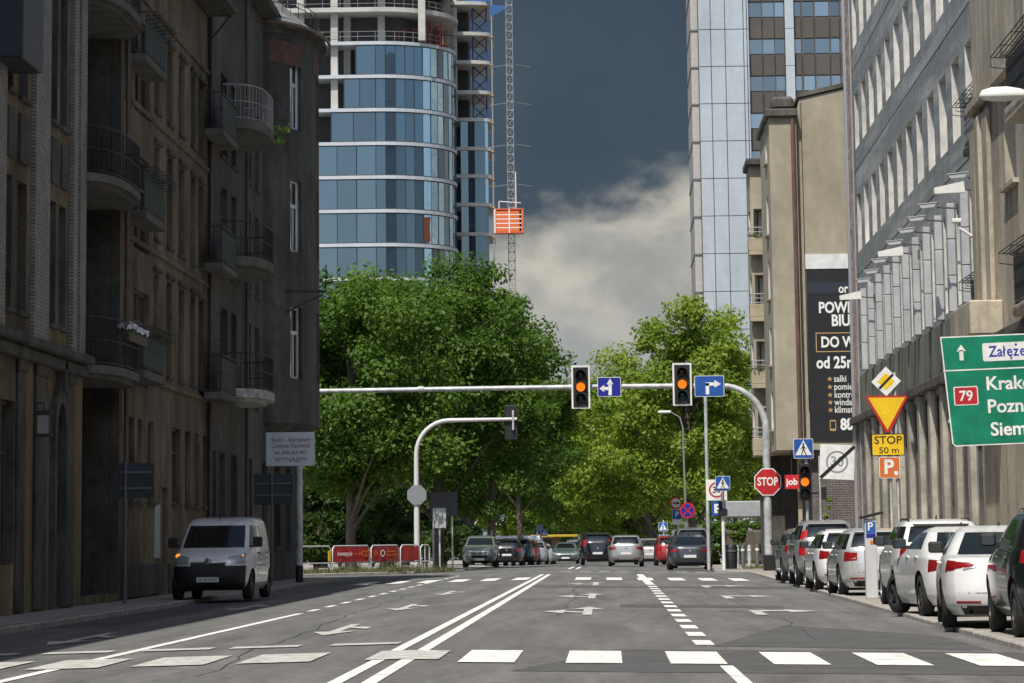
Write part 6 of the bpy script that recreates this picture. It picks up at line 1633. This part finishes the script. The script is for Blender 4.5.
b = MB(); b.plate(ngon(8, .45, PI/8), xo, Y-.17, zo, .025); b.build('sign_panel', mat('octagon_back', (.2, .21, .22), .55), r)
b = MB(); b.box(xo-.05, xo+.02, Y-.145, Y-.1, zo-.2, zo+.2); b.build('bracket', M_GALV, r)
r = empty('information_board', (-8.1, 158, -.05), 'grey panel on a thin post just right of the bent pole', 'sign')
x0, x1 = xAt(433, 158, 520), xAt(446, 158, 520); b = MB(); b.box(x0, x1, 158, 158.05, zAt(528, 440, 158), zAt(508, 440, 158)); b.build('panel', mat('grey_panel', (.33, .34, .34), .6), r); pole(r, (x0+x1)/2, 158.1, -.06, zAt(508, 440, 158), .04)
r = empty('direction_sign', (-8.1, 160, -.05), 'wide dark back of a direction sign among the leaves above the railings', 'road sign')
x0, x1 = xAt(430, 160, 500), xAt(457, 160, 500); b = MB(); b.bbox(x0, x1, 160, 160.05, zAt(516, 440, 160), zAt(492, 440, 160), .01); b.build('panel', mat('dark_sign_back', (.045, .05, .055), .6), r)
for px in (433, 452): pole(r, xAt(px, 160, 500), 160.1, -.06, zAt(492, 440, 160), .04)
rl0, rl1 = Vector((-12.75, 146.8)), Vector((-7.75, 153.4))
def rail_pt(px):
    lo, hi = -.6, 1.4
    for _ in range(40):
        t = (lo+hi)/2; p = rl0.lerp(rl1, t); d = p.x/p.y - xAt(px, 1., 560)
        if d < 0: lo = t
        else: hi = t
    return rl0.lerp(rl1, (lo+hi)/2)
M_RAILS = mat('grey_railing', (.50, .51, .50), .5, .2, var=.1)
M_BANR = mat('red_banner', (.36, .024, .03), .55, var=.12, scale=2); M_BANR2 = mat('dull_red_banner', (.33, .035, .03), .6, var=.2, scale=2)
for px0, px1, bm_, lab in ((296, 330.5, None, 'grey railing panel without a banner beside the rental post, leftmost of the railings'), (332.5, 369, M_BANR, 'grey railing with a bright red banner showing white words and a yellow arrow'), (371, 398.5, M_BANR2, 'grey railing with a dull red banner showing a ring emblem'), (400.5, 418.5, M_BANR2, 'narrow grey railing with a dark red banner beside the bent pole'), (420.5, 429.5, None, 'narrowest grey railing, without a banner, right of the bent pole')):
    A, B = rail_pt(px0), rail_pt(px1); r = empty('railing', (A.x, A.y, -.05), lab, 'railing', 'street railings at the left corner')
    D = (B-A).normalized(); h = 1.12; z0 = -.05
    b = MB(); pts = [(A.x, A.y, z0), (A.x, A.y, z0+h-.12), (A.x+D.x*.12, A.y+D.y*.12, z0+h), (B.x-D.x*.12, B.y-D.y*.12, z0+h), (B.x, B.y, z0+h-.12), (B.x, B.y, z0)]
    b.tube(pts, .032, 8); b.tube([(A.x, A.y, z0+.42), (B.x, B.y, z0+.42)], .025, 6)
    if bm_ is None and px0 > 400: b.tube([((A.x+B.x)/2, (A.y+B.y)/2, z0), ((A.x+B.x)/2, (A.y+B.y)/2, z0+h)], .025, 6)
    b.build('frame', M_RAILS, r, True)
    ang = math.atan2(D.y, D.x); L_ = (B-A).length
    Mr = Matrix.Translation((A.x, A.y, z0)) @ Matrix.Rotation(ang, 4, 'Z')
    if bm_:
        q = MB(); n = 10
        for i in range(n):
            u0, u1 = .05+(L_-.1)*i/n, .05+(L_-.1)*(i+1)/n; f = lambda u: -.045+.012*math.sin(u*9)
            q.add([Mr @ Vector(p) for p in ((u0, f(u0), .46), (u1, f(u1), .46), (u1, f(u1), h-.05), (u0, f(u0), h-.05))], ((0, 1, 2, 3),))
        q.build('banner', bm_, r)
        if px0 < 340:
            lettering([('inwestycje', L_*.30, .80, .26, .02, 'CENTER', 0, L_*.40)], 0, -.075, 0, M_SWHITE, r, Mr)
            q = MB(); q.plate(bar2(L_*.55, .8, L_*.72, .8, .03), 0, -.075, 0, .003, Mr); q.plate(bar2(L_*.68, .88, L_*.74, .8, .03), 0, -.08, 0, .003, Mr); q.plate(bar2(L_*.68, .72, L_*.74, .8, .03), 0, -.083, 0, .003, Mr)
            for s_ in (.83, .93): [q.plate(p, 0, -.075, 0, .003, Mr) for p in ring(.09, .14, 12, L_*s_, .8)]
            q.build('yellow_print', M_SORG, r)
        elif px0 < 390:
            q = MB(); [q.plate(p, 0, -.075, 0, .003, Mr) for p in ring(.1, .15, 16, L_*.38, .8)]; q.build('ring_emblem', M_SWHITE, r)
            q = MB(); q.plate(bar2(L_*.55, .87, L_*.85, .87, .05), 0, -.075, 0, .003, Mr); q.plate(bar2(L_*.52, .72, L_*.9, .72, .05), 0, -.075, 0, .003, Mr); [q.plate(p, 0, -.075, 0, .003, Mr) for p in ring(.06, .1, 10, L_*.12, .8)]; q.build('yellow_print', M_SORG, r)
    if px0 < 300:
        q = MB(); q.plate(rect(.16, .42, L_-.12, .72), 0, -.06, 0, .02, Mr); q.build('yellow_box', M_SYEL, r)

# right far side: posts and small signs
Y = 146.; X = xAt(708, Y, 520); r = empty('tall_pole', (X, Y, -.06), 'tall thin grey pole rising to the gantry arm beside the dark grey saloon', 'pole')
pole(r, X, Y, -.08, zAt(396, 708, Y), .075)
def wsign(name, lab, px, py, Y, kind, wpx, hpx=None, grp=None):
    X, Z = xAt(px, Y, py), zAt(py, px, Y); w = wpx*Y/3500; h = (hpx or wpx)*Y/3500
    r = empty(name, (X, Y, Z), lab, 'road sign', grp)
    if kind == '30':
        y = layers(r, X, Y, Z, [('sign_panel', [rect(w, h)], M_SWHITE), ('red_ring', ring(w*.29, w*.37), M_SRED)]); lettering([('30', 0, 0, w*.42, .01, 'CENTER', 0)], X, y-.004, Z, M_SBLACK, r)
    elif kind == 'E':
        y = layers(r, X, Y, Z, [('sign_panel', [rect(w, h)], M_SBLUE)]); b = MB(); b.box(X-w*.3, X-w*.12, y-.004, y-.001, Z-h*.32, Z+h*.32)
        for k in (-1, 0, 1): b.box(X-w*.119, X+w*.3, y-.004, y-.001, Z+k*h*.25-h*.07, Z+k*h*.25+h*.07)
        b.build('white_print', M_SWHITE, r)
    elif kind == 'P':
        y = layers(r, X, Y, Z, [('sign_panel', [rect(w, h)], M_SWHITE), ('blue_field', [rect(w*.94, h*.62, 0, h*.16)], M_SBLUE)]); lettering([('P', 0, h*.16, h*.5, .02, 'CENTER', 0)], X, y-.004, Z, M_SWHITE, r)
    elif kind == 'nostop':
        layers(r, X, Y, Z, [('sign_panel', [ngon(28, w/2)], M_SRED), ('blue_field', [ngon(28, w*.4)], M_SBLUE2), ('red_cross', [bar2(-w*.27, -w*.27, w*.27, w*.27, w*.09)], M_SRED), ('red_cross', [bar2(-w*.27, w*.27, w*.27, -w*.27, w*.09)], M_SRED)])
    elif kind == 'nopass':
        layers(r, X, Y, Z, [('sign_panel', [ngon(28, w/2)], M_SRED), ('white_field', [ngon(28, w*.38)], M_SWHITE), ('black_car', [[(-.02*w, -.1*w), (.27*w, -.1*w), (.27*w, 0), (.2*w, .09*w), (.06*w, .09*w), (-.02*w, 0)]], M_SBLACK), ('red_car', [[(-.29*w, -.1*w), (-.05*w, -.1*w), (-.05*w, 0), (-.1*w, .09*w), (-.22*w, .09*w), (-.29*w, 0)]], M_SRED)])
    elif kind == 'cross': crossing_sign(r, X, Y, Z, w)
    elif kind == 'plain': layers(r, X, Y, Z, [('sign_panel', [rect(w, h)], mat('pale_blue_sign', (.22, .30, .38), .5))])
    return r, X, Y, Z
wsign('zone_sign', 'white square sign with a red ringed 30 on the tall thin pole', 716.5, 490, Y-.06, '30', 20.5)
wsign('blue_service_sign', 'blue sign with a white letter E on the tall thin pole', 718.5, 508.5, Y-.08, 'E', 14)
Y = 142.6; X = xAt(723.5, Y, 540); r = empty('signal_post', (X, Y, -.07), 'white post with a dark signal seen from the side below a crossing sign', 'traffic light')
pole(r, X, Y, -.08, zAt(492, 723, Y), .07, 'post', M_SWHITE); b = MB(); b.bbox(X-.2, X+.18, Y-.2, Y-.0, zAt(516, 723, Y), zAt(509, 723, Y), .03); b.bbox(X-.18, X-.02, Y-.2, Y, zAt(509, 723, Y), zAt(501, 723, Y), .03); b.build('signal_head', M_HOUS, r)
wsign('crossing_sign', 'blue pedestrian crossing sign on the white post in front of the 30 sign', 722.7, 483.5, Y-.1, 'cross', 14.5, grp='pedestrian crossing signs')
r = empty('litter_bin', (X+.45, Y+6, -.06), 'dark litter bin standing behind the white signal post', 'bin'); b = MB(); b.lathe([(.0, 0), (.24, 0), (.27, .9), (.22, .98), (0, 1.0)], 14, 'z', (X+.5, Y+6, -.06)); b.build('drum', M_HOUS, r, True); b = MB(); b.lathe([(.275, .7), (.285, .7), (.285, .78), (.275, .78)], 14, 'z', (X+.5, Y+6, -.06)); b.build('rim', M_SBACK, r, True)
Y = 200.; X = xAt(686, Y, 500); r = empty('street_lamp', (X, Y, g(Y)), 'slender street lamp with a flat white head reaching left in front of the right trees', 'lamp')
zt_ = zAt(412, 686, Y); b = MB(); b.tube([(X, Y, g(Y)-.1), (X-.1, Y, zt_-.9), (X-.25, Y, zt_-.3), (X-.75, Y, zt_)], [.075, .05, .04, .035], 8); b.build('post', mat('dull_steel', (.2, .2, .2), .6), r, True)
b = MB(); b.bbox(X-1.5, X-.75, Y-.14, Y+.14, zt_-.05, zt_+.09, .04); b.build('lamp_head', M_WHITE, r)
wsign('no_stopping_sign', 'round blue no stopping sign with a red cross on the lamp post', 687.5, 510.5, Y-.15, 'nostop', 15.5)
Y = 218.; X = xAt(676.5, Y, 530); r = empty('thin_pole', (X, Y, g(Y)), 'thin dark pole carrying the small round and P signs left of the lamp post', 'pole'); pole(r, X, Y, g(Y)-.1, zAt(478, 676, Y), .05, m_=M_SBACK)
wsign('no_overtaking_sign', 'round white no overtaking sign with a red rim above the small P sign', 676, 503, Y-.07, 'nopass', 12)
wsign('parking_sign', 'small blue P sign with a white plate under the no overtaking sign', 677, 517, Y-.07, 'P', 9.5, 15)
Y = 262.; X = xAt(663.5, Y, 530); r = empty('thin_pole', (X, Y, g(Y)), 'far thin pole carrying a small crossing sign above the red hatchback', 'pole'); pole(r, X, Y, g(Y)-.1, zAt(520, 663, Y), .05)
wsign('crossing_sign', 'tiny blue crossing sign above the red hatchback', 663, 527, Y-.07, 'cross', 9)
Y = 262.; X = xAt(541, Y, 545); r = empty('thin_pole', (X, Y, g(Y)), 'thin pole with two small signs beyond the left parked cars', 'pole'); pole(r, X, Y, g(Y)-.1, zAt(524, 541, Y), .05)
wsign('plain_blue_sign', 'pale blue sign on the thin pole beyond the left parked cars', 539.5, 528.5, Y-.07, 'plain', 7)
wsign('crossing_sign', 'tiny blue crossing sign on the thin pole beyond the left parked cars', 544.5, 532.5, Y-.09, 'cross', 6.5)

# canopy, hedge, posts and shop sign beyond the ochre house
Y = 187.
r = empty('canopy', (8, Y, g(Y)), 'flat grey canopy beyond the ochre house behind the stop sign', 'canopy')
b = MB(); b.bbox(xAt(726, Y, 508), 10.4, Y, Y+6, zAt(517, 745, Y), zAt(501, 745, Y), .04); b.build('roof_slab', mat('canopy_grey', (.36, .37, .38), .6, var=.1), r)
for x in (xAt(728, Y, 508), 9.6): pole(r, x+.15, Y+5.5, -.2, zAt(517, 745, Y), .08, 'column')
Y = 262.; r = empty('shop_board', (5.5, Y, 2), 'pale grey shop board with dark letters left of the canopy', 'sign'); x0, x1 = xAt(684, Y, 515), xAt(712, Y, 515); b = MB(); b.bbox(x0, x1, Y, Y+.2, zAt(519, 700, Y), zAt(506, 700, Y), .02); b.build('panel', mat('shop_grey', (.42, .43, .44), .6), r)
lettering([('KUZ', (x1-x0)*.62, 0, .78, .02, 'CENTER', .2)], x0, Y-.006, zAt(512.5, 700, Y), M_SBLACK, r); 
for k, x in enumerate((x0+.3, x1-.3)): pole(r, x, Y+.1, g(Y)-.1, zAt(519, 700, Y), .08)
rb_ = random.Random(8)
for k, px in enumerate((737.5, 743, 749.5, 757.5)):
    Y = 152+k*2.6; x = xAt(px, Y, 560); r = empty('bollard', (x, Y, -.06), 'grey bollard on the pavement beyond the junction, %s from the left' % ords[k], 'bollard', 'bollards on the far right pavement')
    b = MB(); b.lathe([(.0, 0), (.085, 0), (.085, .88), (.06, .95), (0, .97)], 12, 'z', (x, Y, -.06)); b.build('post', M_SBACK if k % 2 else M_GALV, r, True); b = MB(); b.lathe([(.09, .7), (.092, .7), (.092, .8), (.09, .8)], 12, 'z', (x, Y, -.06)); b.build('band', M_SWHITE, r, True)
Y = 300.; r = empty('kiosk', (xAt(552, Y, 550), Y, g(Y)), 'small brown kiosk with a yellow roof band at the end of the street', 'kiosk'); x0, x1 = xAt(534, Y, 550), xAt(559, Y, 550); zb_ = g(Y)
b = MB(); b.box(x0, x1, Y, Y+3, zb_-.1, zb_+2.03); b.m = 1; b.box(x0+.2, x1-.6, Y-.02, Y-.003, zb_+.9, zb_+1.9); b.build('wall', [mat('kiosk_brown', (.20, .11, .06), .7, var=.3), M_OGLASS], r)
b = MB(); b.bbox(x0-.3, x1+1.6, Y-.5, Y+3.2, zb_+2.05, zb_+2.25, .03); b.build('roof', mat('kiosk_yellow', (.45, .30, .02), .6), r)
Y = 330.; r = empty('awning', (xAt(590, Y, 540), Y, g(Y)), 'dark red awning at the far end of the street', 'awning'); x0, x1 = xAt(580, Y, 540), xAt(600, Y, 540); zb_ = g(Y)
b = MB(); b.add([(x0, Y, zb_+2.0), (x1, Y, zb_+2.0), (x1, Y+2.5, zb_+2.7), (x0, Y+2.5, zb_+2.7), (x0, Y, zb_+1.7), (x1, Y, zb_+1.7)], ((0, 1, 2, 3), (0, 4, 5, 1))); b.build('cloth', M_MAROON if 'M_MAROON' in globals() else P_MAROON, r)
for x in (x0+.05, x1-.05): pole(r, x, Y+.05, zb_, zb_+2.0, .04)

# ------------------------------------------------------------------ person in a yellow vest
def person(X, Y, z0):
    r = empty('person', (X, Y, z0), 'person in a yellow high-visibility vest and white helmet standing in the far street', 'person')
    J = {'pel': (0, 0, .95), 'chest': (0, .0, 1.28), 'neck': (0, .0, 1.46), 'head': (0, -.01, 1.60), 'top': (0, -.01, 1.70)}
    E = [('pel', 'chest'), ('chest', 'neck'), ('neck', 'head'), ('head', 'top')]; Rr = {'pel': .13, 'chest': .15, 'neck': .055, 'head': .095, 'top': .07}
    for s, nm in ((-1, 'l'), (1, 'r')):
        J['hip'+nm] = (s*.1, 0, .88); J['kn'+nm] = (s*.12, -.03-.02*s, .48); J['an'+nm] = (s*.13, .03, .09); J['to'+nm] = (s*.15, -.13, .04)
        J['sh'+nm] = (s*.2, 0, 1.39); J['el'+nm] = (s*.27, .02, 1.1); J['wr'+nm] = (s*.26, -.1, .88); J['pa'+nm] = (s*.255, -.13, .80)
        E += [('pel', 'hip'+nm), ('hip'+nm, 'kn'+nm), ('kn'+nm, 'an'+nm), ('an'+nm, 'to'+nm), ('chest', 'sh'+nm), ('sh'+nm, 'el'+nm), ('el'+nm, 'wr'+nm), ('wr'+nm, 'pa'+nm)]
        Rr.update({'hip'+nm: .095, 'kn'+nm: .065, 'an'+nm: .05, 'to'+nm: .045, 'sh'+nm: .065, 'el'+nm: .048, 'wr'+nm: .033, 'pa'+nm: .035})
        for f in range(4):
            J['f%d%s' % (f, nm)] = (s*(.235+f*.016), -.15+f*.01, .74+.006*abs(f-1)); J['g%d%s' % (f, nm)] = (s*(.225+f*.016), -.165+f*.01, .695+.008*abs(f-1)); E += [('pa'+nm, 'f%d%s' % (f, nm)), ('f%d%s' % (f, nm), 'g%d%s' % (f, nm))]; Rr['f%d%s' % (f, nm)] = .0095; Rr['g%d%s' % (f, nm)] = .008
        J['th'+nm] = (s*.215, -.16, .79); E += [('pa'+nm, 'th'+nm)]; Rr['th'+nm] = .01
    ks_ = list(J); me = bpy.data.meshes.new('tmp'); me.from_pydata([J[k] for k in ks_], [(ks_.index(a), ks_.index(c)) for a, c in E], [])
    o = bpy.data.objects.new('tmp', me); COL.objects.link(o); md = o.modifiers.new('s', 'SKIN')
    for i, k in enumerate(ks_): me.skin_vertices[0].data[i].radius = (Rr[k], Rr[k]*(.8 if k in ('chest', 'pel') else 1)); me.skin_vertices[0].data[i].use_root = (k == 'pel')
    sb = o.modifiers.new('d', 'SUBSURF'); sb.levels = 1
    m2 = bpy.data.meshes.new_from_object(o.evaluated_get(bpy.context.evaluated_depsgraph_get())); V = [tuple(v.co) for v in m2.vertices]; P = [tuple(p.vertices) for p in m2.polygons]; bpy.data.objects.remove(o)
    cen = [sum(V[i][2] for i in p)/len(p) for p in P]; cx = [sum(V[i][0] for i in p)/len(p) for p in P]
    b = MB(); b.add(V, P); b.mi = [1 if c > 1.49 or (c < .86 and abs(x) > .19) else 0 for c, x in zip(cen, cx)]
    bd = b.build('body', [mat('dark_clothes', (.02, .022, .03), .8), mat('skin', (.45, .27, .19), .6)], r, True, 60, local=True)
    vb = MB(); sel = [p for p, c, x in zip(P, cen, cx) if .9 < c < 1.44 and abs(x) < .23]; ctr = Vector((0, 0, 0))
    vv = [tuple(Vector((v[0]*1.08, v[1]*1.1, v[2]))) for v in V]; idx = sorted({i for p in sel for i in p}); mp_ = {i: k for k, i in enumerate(idx)}
    vb.add([vv[i] for i in idx], [tuple(mp_[i] for i in p) for p in sel]); vb.build('safety_vest', mat('high_vis_yellow', (.62, .72, .03), .6), r, True, 60, local=True)
    hb = MB(); hb.lathe([(.125, 1.645), (.122, 1.66), (.115, 1.70), (.085, 1.75), (.04, 1.775), (0, 1.78)], 16, 'z', (0, -.01, 0)); hb.lathe([(.105, 1.643), (.15, 1.643), (.15, 1.655), (.12, 1.66)], 16, 'z', (0, -.02, 0)); hb.build('helmet', M_SWHITE, r, True, local=True)
    fb_ = MB()
    for s in (-1, 1): fb_.lathe([(0, -.012), (.012, -.006), (.014, 0)], 8, 'y', (s*.036, -.10, 1.62))
    fb_.bbox(-.03, .03, -.108, -.098, 1.545, 1.557, .003); fb_.build('eyes_and_mouth', M_SBLACK, r, local=True)
    nb_ = MB(); nb_.add([(-.018, -.1, 1.575), (.018, -.1, 1.575), (0, -.128, 1.58), (0, -.1, 1.62)], ((0, 1, 2), (0, 2, 3), (1, 3, 2)))
    for s in (-1, 1): nb_.bbox(s*.098-.008, s*.098+.008, -.03, .01, 1.575, 1.625, .004)
    nb_.build('nose_and_ears', MATS['skin'], r, local=True)
person(xAt(581, 335, 550), 335., g(335)+.03)
# ------------------------------------------------------------------ trees
def leaf_mat(name, c1, c2, c3):
    m = bpy.data.materials.new(name); m.use_nodes = True; nt = m.node_tree; L = nt.links; N = nt.nodes
    P = N['Principled BSDF']; O = N['Material Output']
    at = nn(nt, 'ShaderNodeAttribute', attribute_name='tint')
    rp = nn(nt, 'ShaderNodeValToRGB'); rp.color_ramp.elements[0].color = (*c1, 1); rp.color_ramp.elements[1].color = (*c3, 1); e = rp.color_ramp.elements.new(.5); e.color = (*c2, 1)
    L.new(at.outputs['Fac'], rp.inputs[0]); L.new(rp.outputs[0], P.inputs['Base Color'])
    P.inputs['Roughness'].default_value = .55; P.inputs['Specular IOR Level'].default_value = .25
    T_ = nn(nt, 'ShaderNodeBsdfTranslucent'); mu = nn(nt, 'ShaderNodeMix', data_type='RGBA', blend_type='MULTIPLY'); mu.inputs[0].default_value = 1
    L.new(rp.outputs[0], mu.inputs[6]); mu.inputs[7].default_value = (1.25, 1.35, .5, 1); L.new(mu.outputs[2], T_.inputs[0])
    S = nn(nt, 'ShaderNodeMixShader'); S.inputs[0].default_value = .38; L.new(P.outputs[0], S.inputs[1]); L.new(T_.outputs[0], S.inputs[2]); L.new(S.outputs[0], O.inputs[0])
    return m
M_LEAF_G = leaf_mat('green_leaves', (.036, .084, .011), (.066, .130, .015), (.12, .19, .026))
M_LEAF_Y = leaf_mat('yellow_green_leaves', (.10, .165, .013), (.16, .235, .024), (.24, .305, .042))
M_LEAF_SHADE = leaf_mat('shade_dark_leaves', (.022, .048, .010), (.038, .075, .014), (.06, .10, .02))  # leaf colour darkened to imitate the shade under the left trees
M_BARK = mat('bark', (.10, .085, .065), .9, var=.35, scale=4, bump=.5, bscale=20, stretch=(1, 1, .3), world=False)
def crown_mesh(name, seed, R, zc, rz, ncl, nleaf, leaf, low=.0, drop=.35):
    """leaves in overlapping clumps through an uneven ellipsoid"""
    r = np.random.default_rng(seed); C = []; lobes = r.uniform(0, 2*PI, 5)
    while len(C) < ncl:
        d = r.normal(size=3); d /= np.linalg.norm(d); f = r.uniform(.25, 1)**.45
        wob = 1+.16*math.sin(3*math.atan2(d[1], d[0])+lobes[0])+.12*math.sin(5*d[2]*2+lobes[1])
        p = d*f*np.array([R, R, rz])*wob*.88
        if p[2] < -rz*(1-drop) and r.random() < .6: continue
        C.append((p+np.array([0, 0, zc]), r.uniform(.55, 1.15)*R*.23, r.uniform(-.32, .32)))
    Vs = []; Ts = []
    for c, cr_, tn in C:
        n = int(nleaf*r.uniform(.6, 1.35)*(cr_/(R*.2))**1.6)
        d = r.normal(size=(n, 3)); d /= np.linalg.norm(d, axis=1)[:, None]; rad = cr_*r.random(n)**.5
        p = c+d*rad[:, None]*np.array([1.15, 1.15, .8]); 
        nr = d*.6+r.normal(size=(n, 3))*.5+np.array([0, -.15, .5]); nr /= np.linalg.norm(nr, axis=1)[:, None]
        t = np.cross(nr, r.normal(size=(n, 3))); t /= np.linalg.norm(t, axis=1)[:, None]; q = np.cross(nr, t)
        s = (leaf*r.uniform(.45, 1.45, n))[:, None]
        Vs.append(np.stack([p-t*s, p+q*s*.55-nr*s*.12, p+t*s, p-q*s*.55-nr*s*.12], 1).reshape(-1, 3)); Ts.append(np.clip(.5+tn+r.normal(size=n)*.2, 0, 1))
    V = np.concatenate(Vs); Tn = np.concatenate(Ts); n = len(Tn)
    me = bpy.data.meshes.new(name); me.vertices.add(4*n); me.vertices.foreach_set('co', V.astype(np.float32).ravel())
    me.loops.add(4*n); me.loops.foreach_set('vertex_index', np.arange(4*n, dtype=np.int32)); me.polygons.add(n); me.polygons.foreach_set('loop_start', np.arange(0, 4*n, 4, dtype=np.int32))
    try: me.polygons.foreach_set('loop_total', np.full(n, 4, dtype=np.int32))
    except Exception: pass
    me.update(calc_edges=True); a = me.attributes.new('tint', 'FLOAT', 'FACE'); a.data.foreach_set('value', Tn.astype(np.float32))
    return me, [c for c, _, _ in C]
def make_tree(name, loc, label, H, R, seed, lm, ncl=70, nleaf=190, leaf=.15, base=.28, group=None, cat='tree', trunk_r=.26, off=0.):
    root = empty(name, loc, label, cat, group)
    z0 = H*base; rz = (H-z0)/2*1.0; zc = z0+rz
    me, C = crown_mesh('crown', seed, R, zc, rz, ncl, nleaf, leaf)
    me.transform(Matrix.Translation((off, 0, 0))); C = [c+np.array([off, 0, 0]) for c in C]
    me.materials.append(lm); cr_ = bpy.data.objects.new('crown', me); COL.objects.link(cr_); cr_.parent = root
    r = random.Random(seed); b = MB(); top = (off+r.uniform(-.4, .4), r.uniform(-.4, .4), zc+rz*.4)
    b.tube([(0, 0, -.2), (.04, 0, .5), (top[0]*.3, top[1]*.3, z0), (top[0]*.7, top[1]*.7, zc), top], [trunk_r*1.35, trunk_r, trunk_r*.85, trunk_r*.5, trunk_r*.15], 10)
    for c in C[::max(1, len(C)//16)]:
        zs = min(max(z0*.8, c[2]-abs(c[0])-abs(c[1])*.5), zc); k = (zs/zc); st = Vector((top[0]*.6*k, top[1]*.6*k, zs)); en = Vector(c)
        mid = st.lerp(en, .5)+Vector((0, 0, .35)); b.tube([st, mid, en], [trunk_r*.38, trunk_r*.22, trunk_r*.07], 6)
    b.build('trunk', M_BARK, root, True, 60, local=True)
    return root
TG = 'street trees'
def T_at(px, Y, gz=None): return (xAt(px, Y, 540), Y, (g(Y)-.06) if gz is None else gz)
def ctree(src, px, Y, label, s=1., sz=1., rz=0.):
    c = copy_tree(src); c.location = T_at(px, Y); c.scale = (s, s, sz); c.rotation_euler = (0, 0, rz); c['label'] = label; return c
tA = make_tree('broadleaf_tree', T_at(350, 160), 'big green tree nearest the left house corner behind the railings', 14.7, 5.6, 27, M_LEAF_G, 150, 380, .115, .14, TG)
tB = make_tree('broadleaf_tree', T_at(438, 174), 'tallest green tree of the left row, standing behind the bent signal pole', 15.9, 6.0, 22, M_LEAF_G, 170, 390, .115, .16, TG)
tC = make_tree('broadleaf_tree', T_at(490, 206), 'green tree of the left row over the parked cars, its crown leaning to the street', 17.4, 4.6, 23, M_LEAF_G, 150, 360, .125, .16, TG)
ctree(tB, 385, 205, 'green tree in the second line behind the left railings', 1.0, 1.02, 2.)
ctree(tA, 322, 215, 'green tree half hidden by the left corner house', 1.15, 1.1, 1.1)
ctree(tC, 522, 250, 'green tree at the far end of the left row', .95, .9, 2.6)
ctree(tA, 470, 258, 'green tree deep behind the left parked cars', 1.2, 1.05, 4.)
ctree(tB, 405, 270, 'green tree far back behind the left row', 1.2, 1.0, 5.)
tR = make_tree('broadleaf_tree', T_at(694, 216), 'yellow green tree on the right beside the ochre house, nearest of the right row', 16.4, 5.2, 31, M_LEAF_Y, 130, 330, .14, .14, TG)
tS = make_tree('broadleaf_tree', T_at(664, 285), 'yellow green tree behind the slender street lamp', 17.6, 7.2, 32, M_LEAF_Y, 180, 330, .15, .10, TG, off=-3.0)
ctree(tR, 648, 345, 'yellow green tree farthest along the right row', 1.3, 1.1, 2.2)
ctree(tS, 738, 240, 'yellow green tree showing between the right row and the ochre house', .72, .72, 1.3)
ctree(tS, 700, 330, 'yellow green tree behind the right row', 1.1, 1.0, 4.4)
tD = make_tree('broadleaf_tree', T_at(566, 405), 'yellow green tree closing the end of the street on the left', 12.8, 5.8, 41, M_LEAF_Y, 90, 220, .24, .06, TG)
ctree(tD, 612, 425, 'yellow green tree in the middle of the end of the street', 1.0, 1.02, 1.)
ctree(tD, 646, 410, 'yellow green tree closing the end of the street on the right', 1.0, .95, 3.)
ctree(tD, 590, 450, 'yellow green tree peeping over the trees at the end of the street', 1.1, 1.1, 5.)
ctree(tD, 530, 390, 'yellow green tree behind the kiosk', 1., 1., 2.2)
ctree(tC, 560, 330, 'dark green tree over the kiosk', .8, .72, .8)
# shrubs added as a dark backdrop, leaves coloured for under-canopy shade; hedge
sh = make_tree('shrub', (-9.5, 205, -.2), 'dark shrub under the left trees, nearest the parked off-roader', 4.4, 2.9, 51, M_LEAF_SHADE, 34, 200, .14, .02, 'shrubs under the left trees', 'shrub', .1)
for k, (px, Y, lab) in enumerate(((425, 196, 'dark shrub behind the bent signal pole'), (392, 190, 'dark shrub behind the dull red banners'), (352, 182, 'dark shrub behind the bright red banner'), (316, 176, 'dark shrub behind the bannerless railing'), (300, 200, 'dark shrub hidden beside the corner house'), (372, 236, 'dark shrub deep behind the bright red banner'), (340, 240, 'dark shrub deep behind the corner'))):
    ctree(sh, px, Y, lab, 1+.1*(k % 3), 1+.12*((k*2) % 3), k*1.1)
hg = empty('hedge', (7.3, 188, -.1), 'dense clipped green hedge under the grey canopy', 'hedge')
r_ = np.random.default_rng(5)
me, _ = crown_mesh('foliage', 61, 1.2, 1.3, 1.25, 44, 260, .09); me.materials.append(M_LEAF_G)
for k in range(3):
    o = bpy.data.objects.new('foliage', me); COL.objects.link(o); o.parent = hg; o.location = (-1.75+k*1.25, -2.1+k*.2, -.15); o.scale = (1, 1, 1.05)
b = MB(); b.bbox(6.0, 8.6, 185.2, 186.6, -.1, 1.6, .1); b.build('stems', M_BARK, hg)
# climbing weed beside the brick ground floor
wv = empty('wall_climber', (xAt(833, 132, 520), 132, -.07), 'thin green climber by the dark brick wall behind the parked cars', 'plant')
me, _ = crown_mesh('leaves', 71, .42, 1.5, 1.5, 16, 60, .06); me.materials.append(M_LEAF_Y); o = bpy.data.objects.new('leaves', me); COL.objects.link(o); o.parent = wv
b = MB(); b.tube([(0, 0, 0), (.1, 0, 1.2), (0, .05, 2.6)], [.03, .02, .01], 6); b.build('stem', M_BARK, wv, local=True)
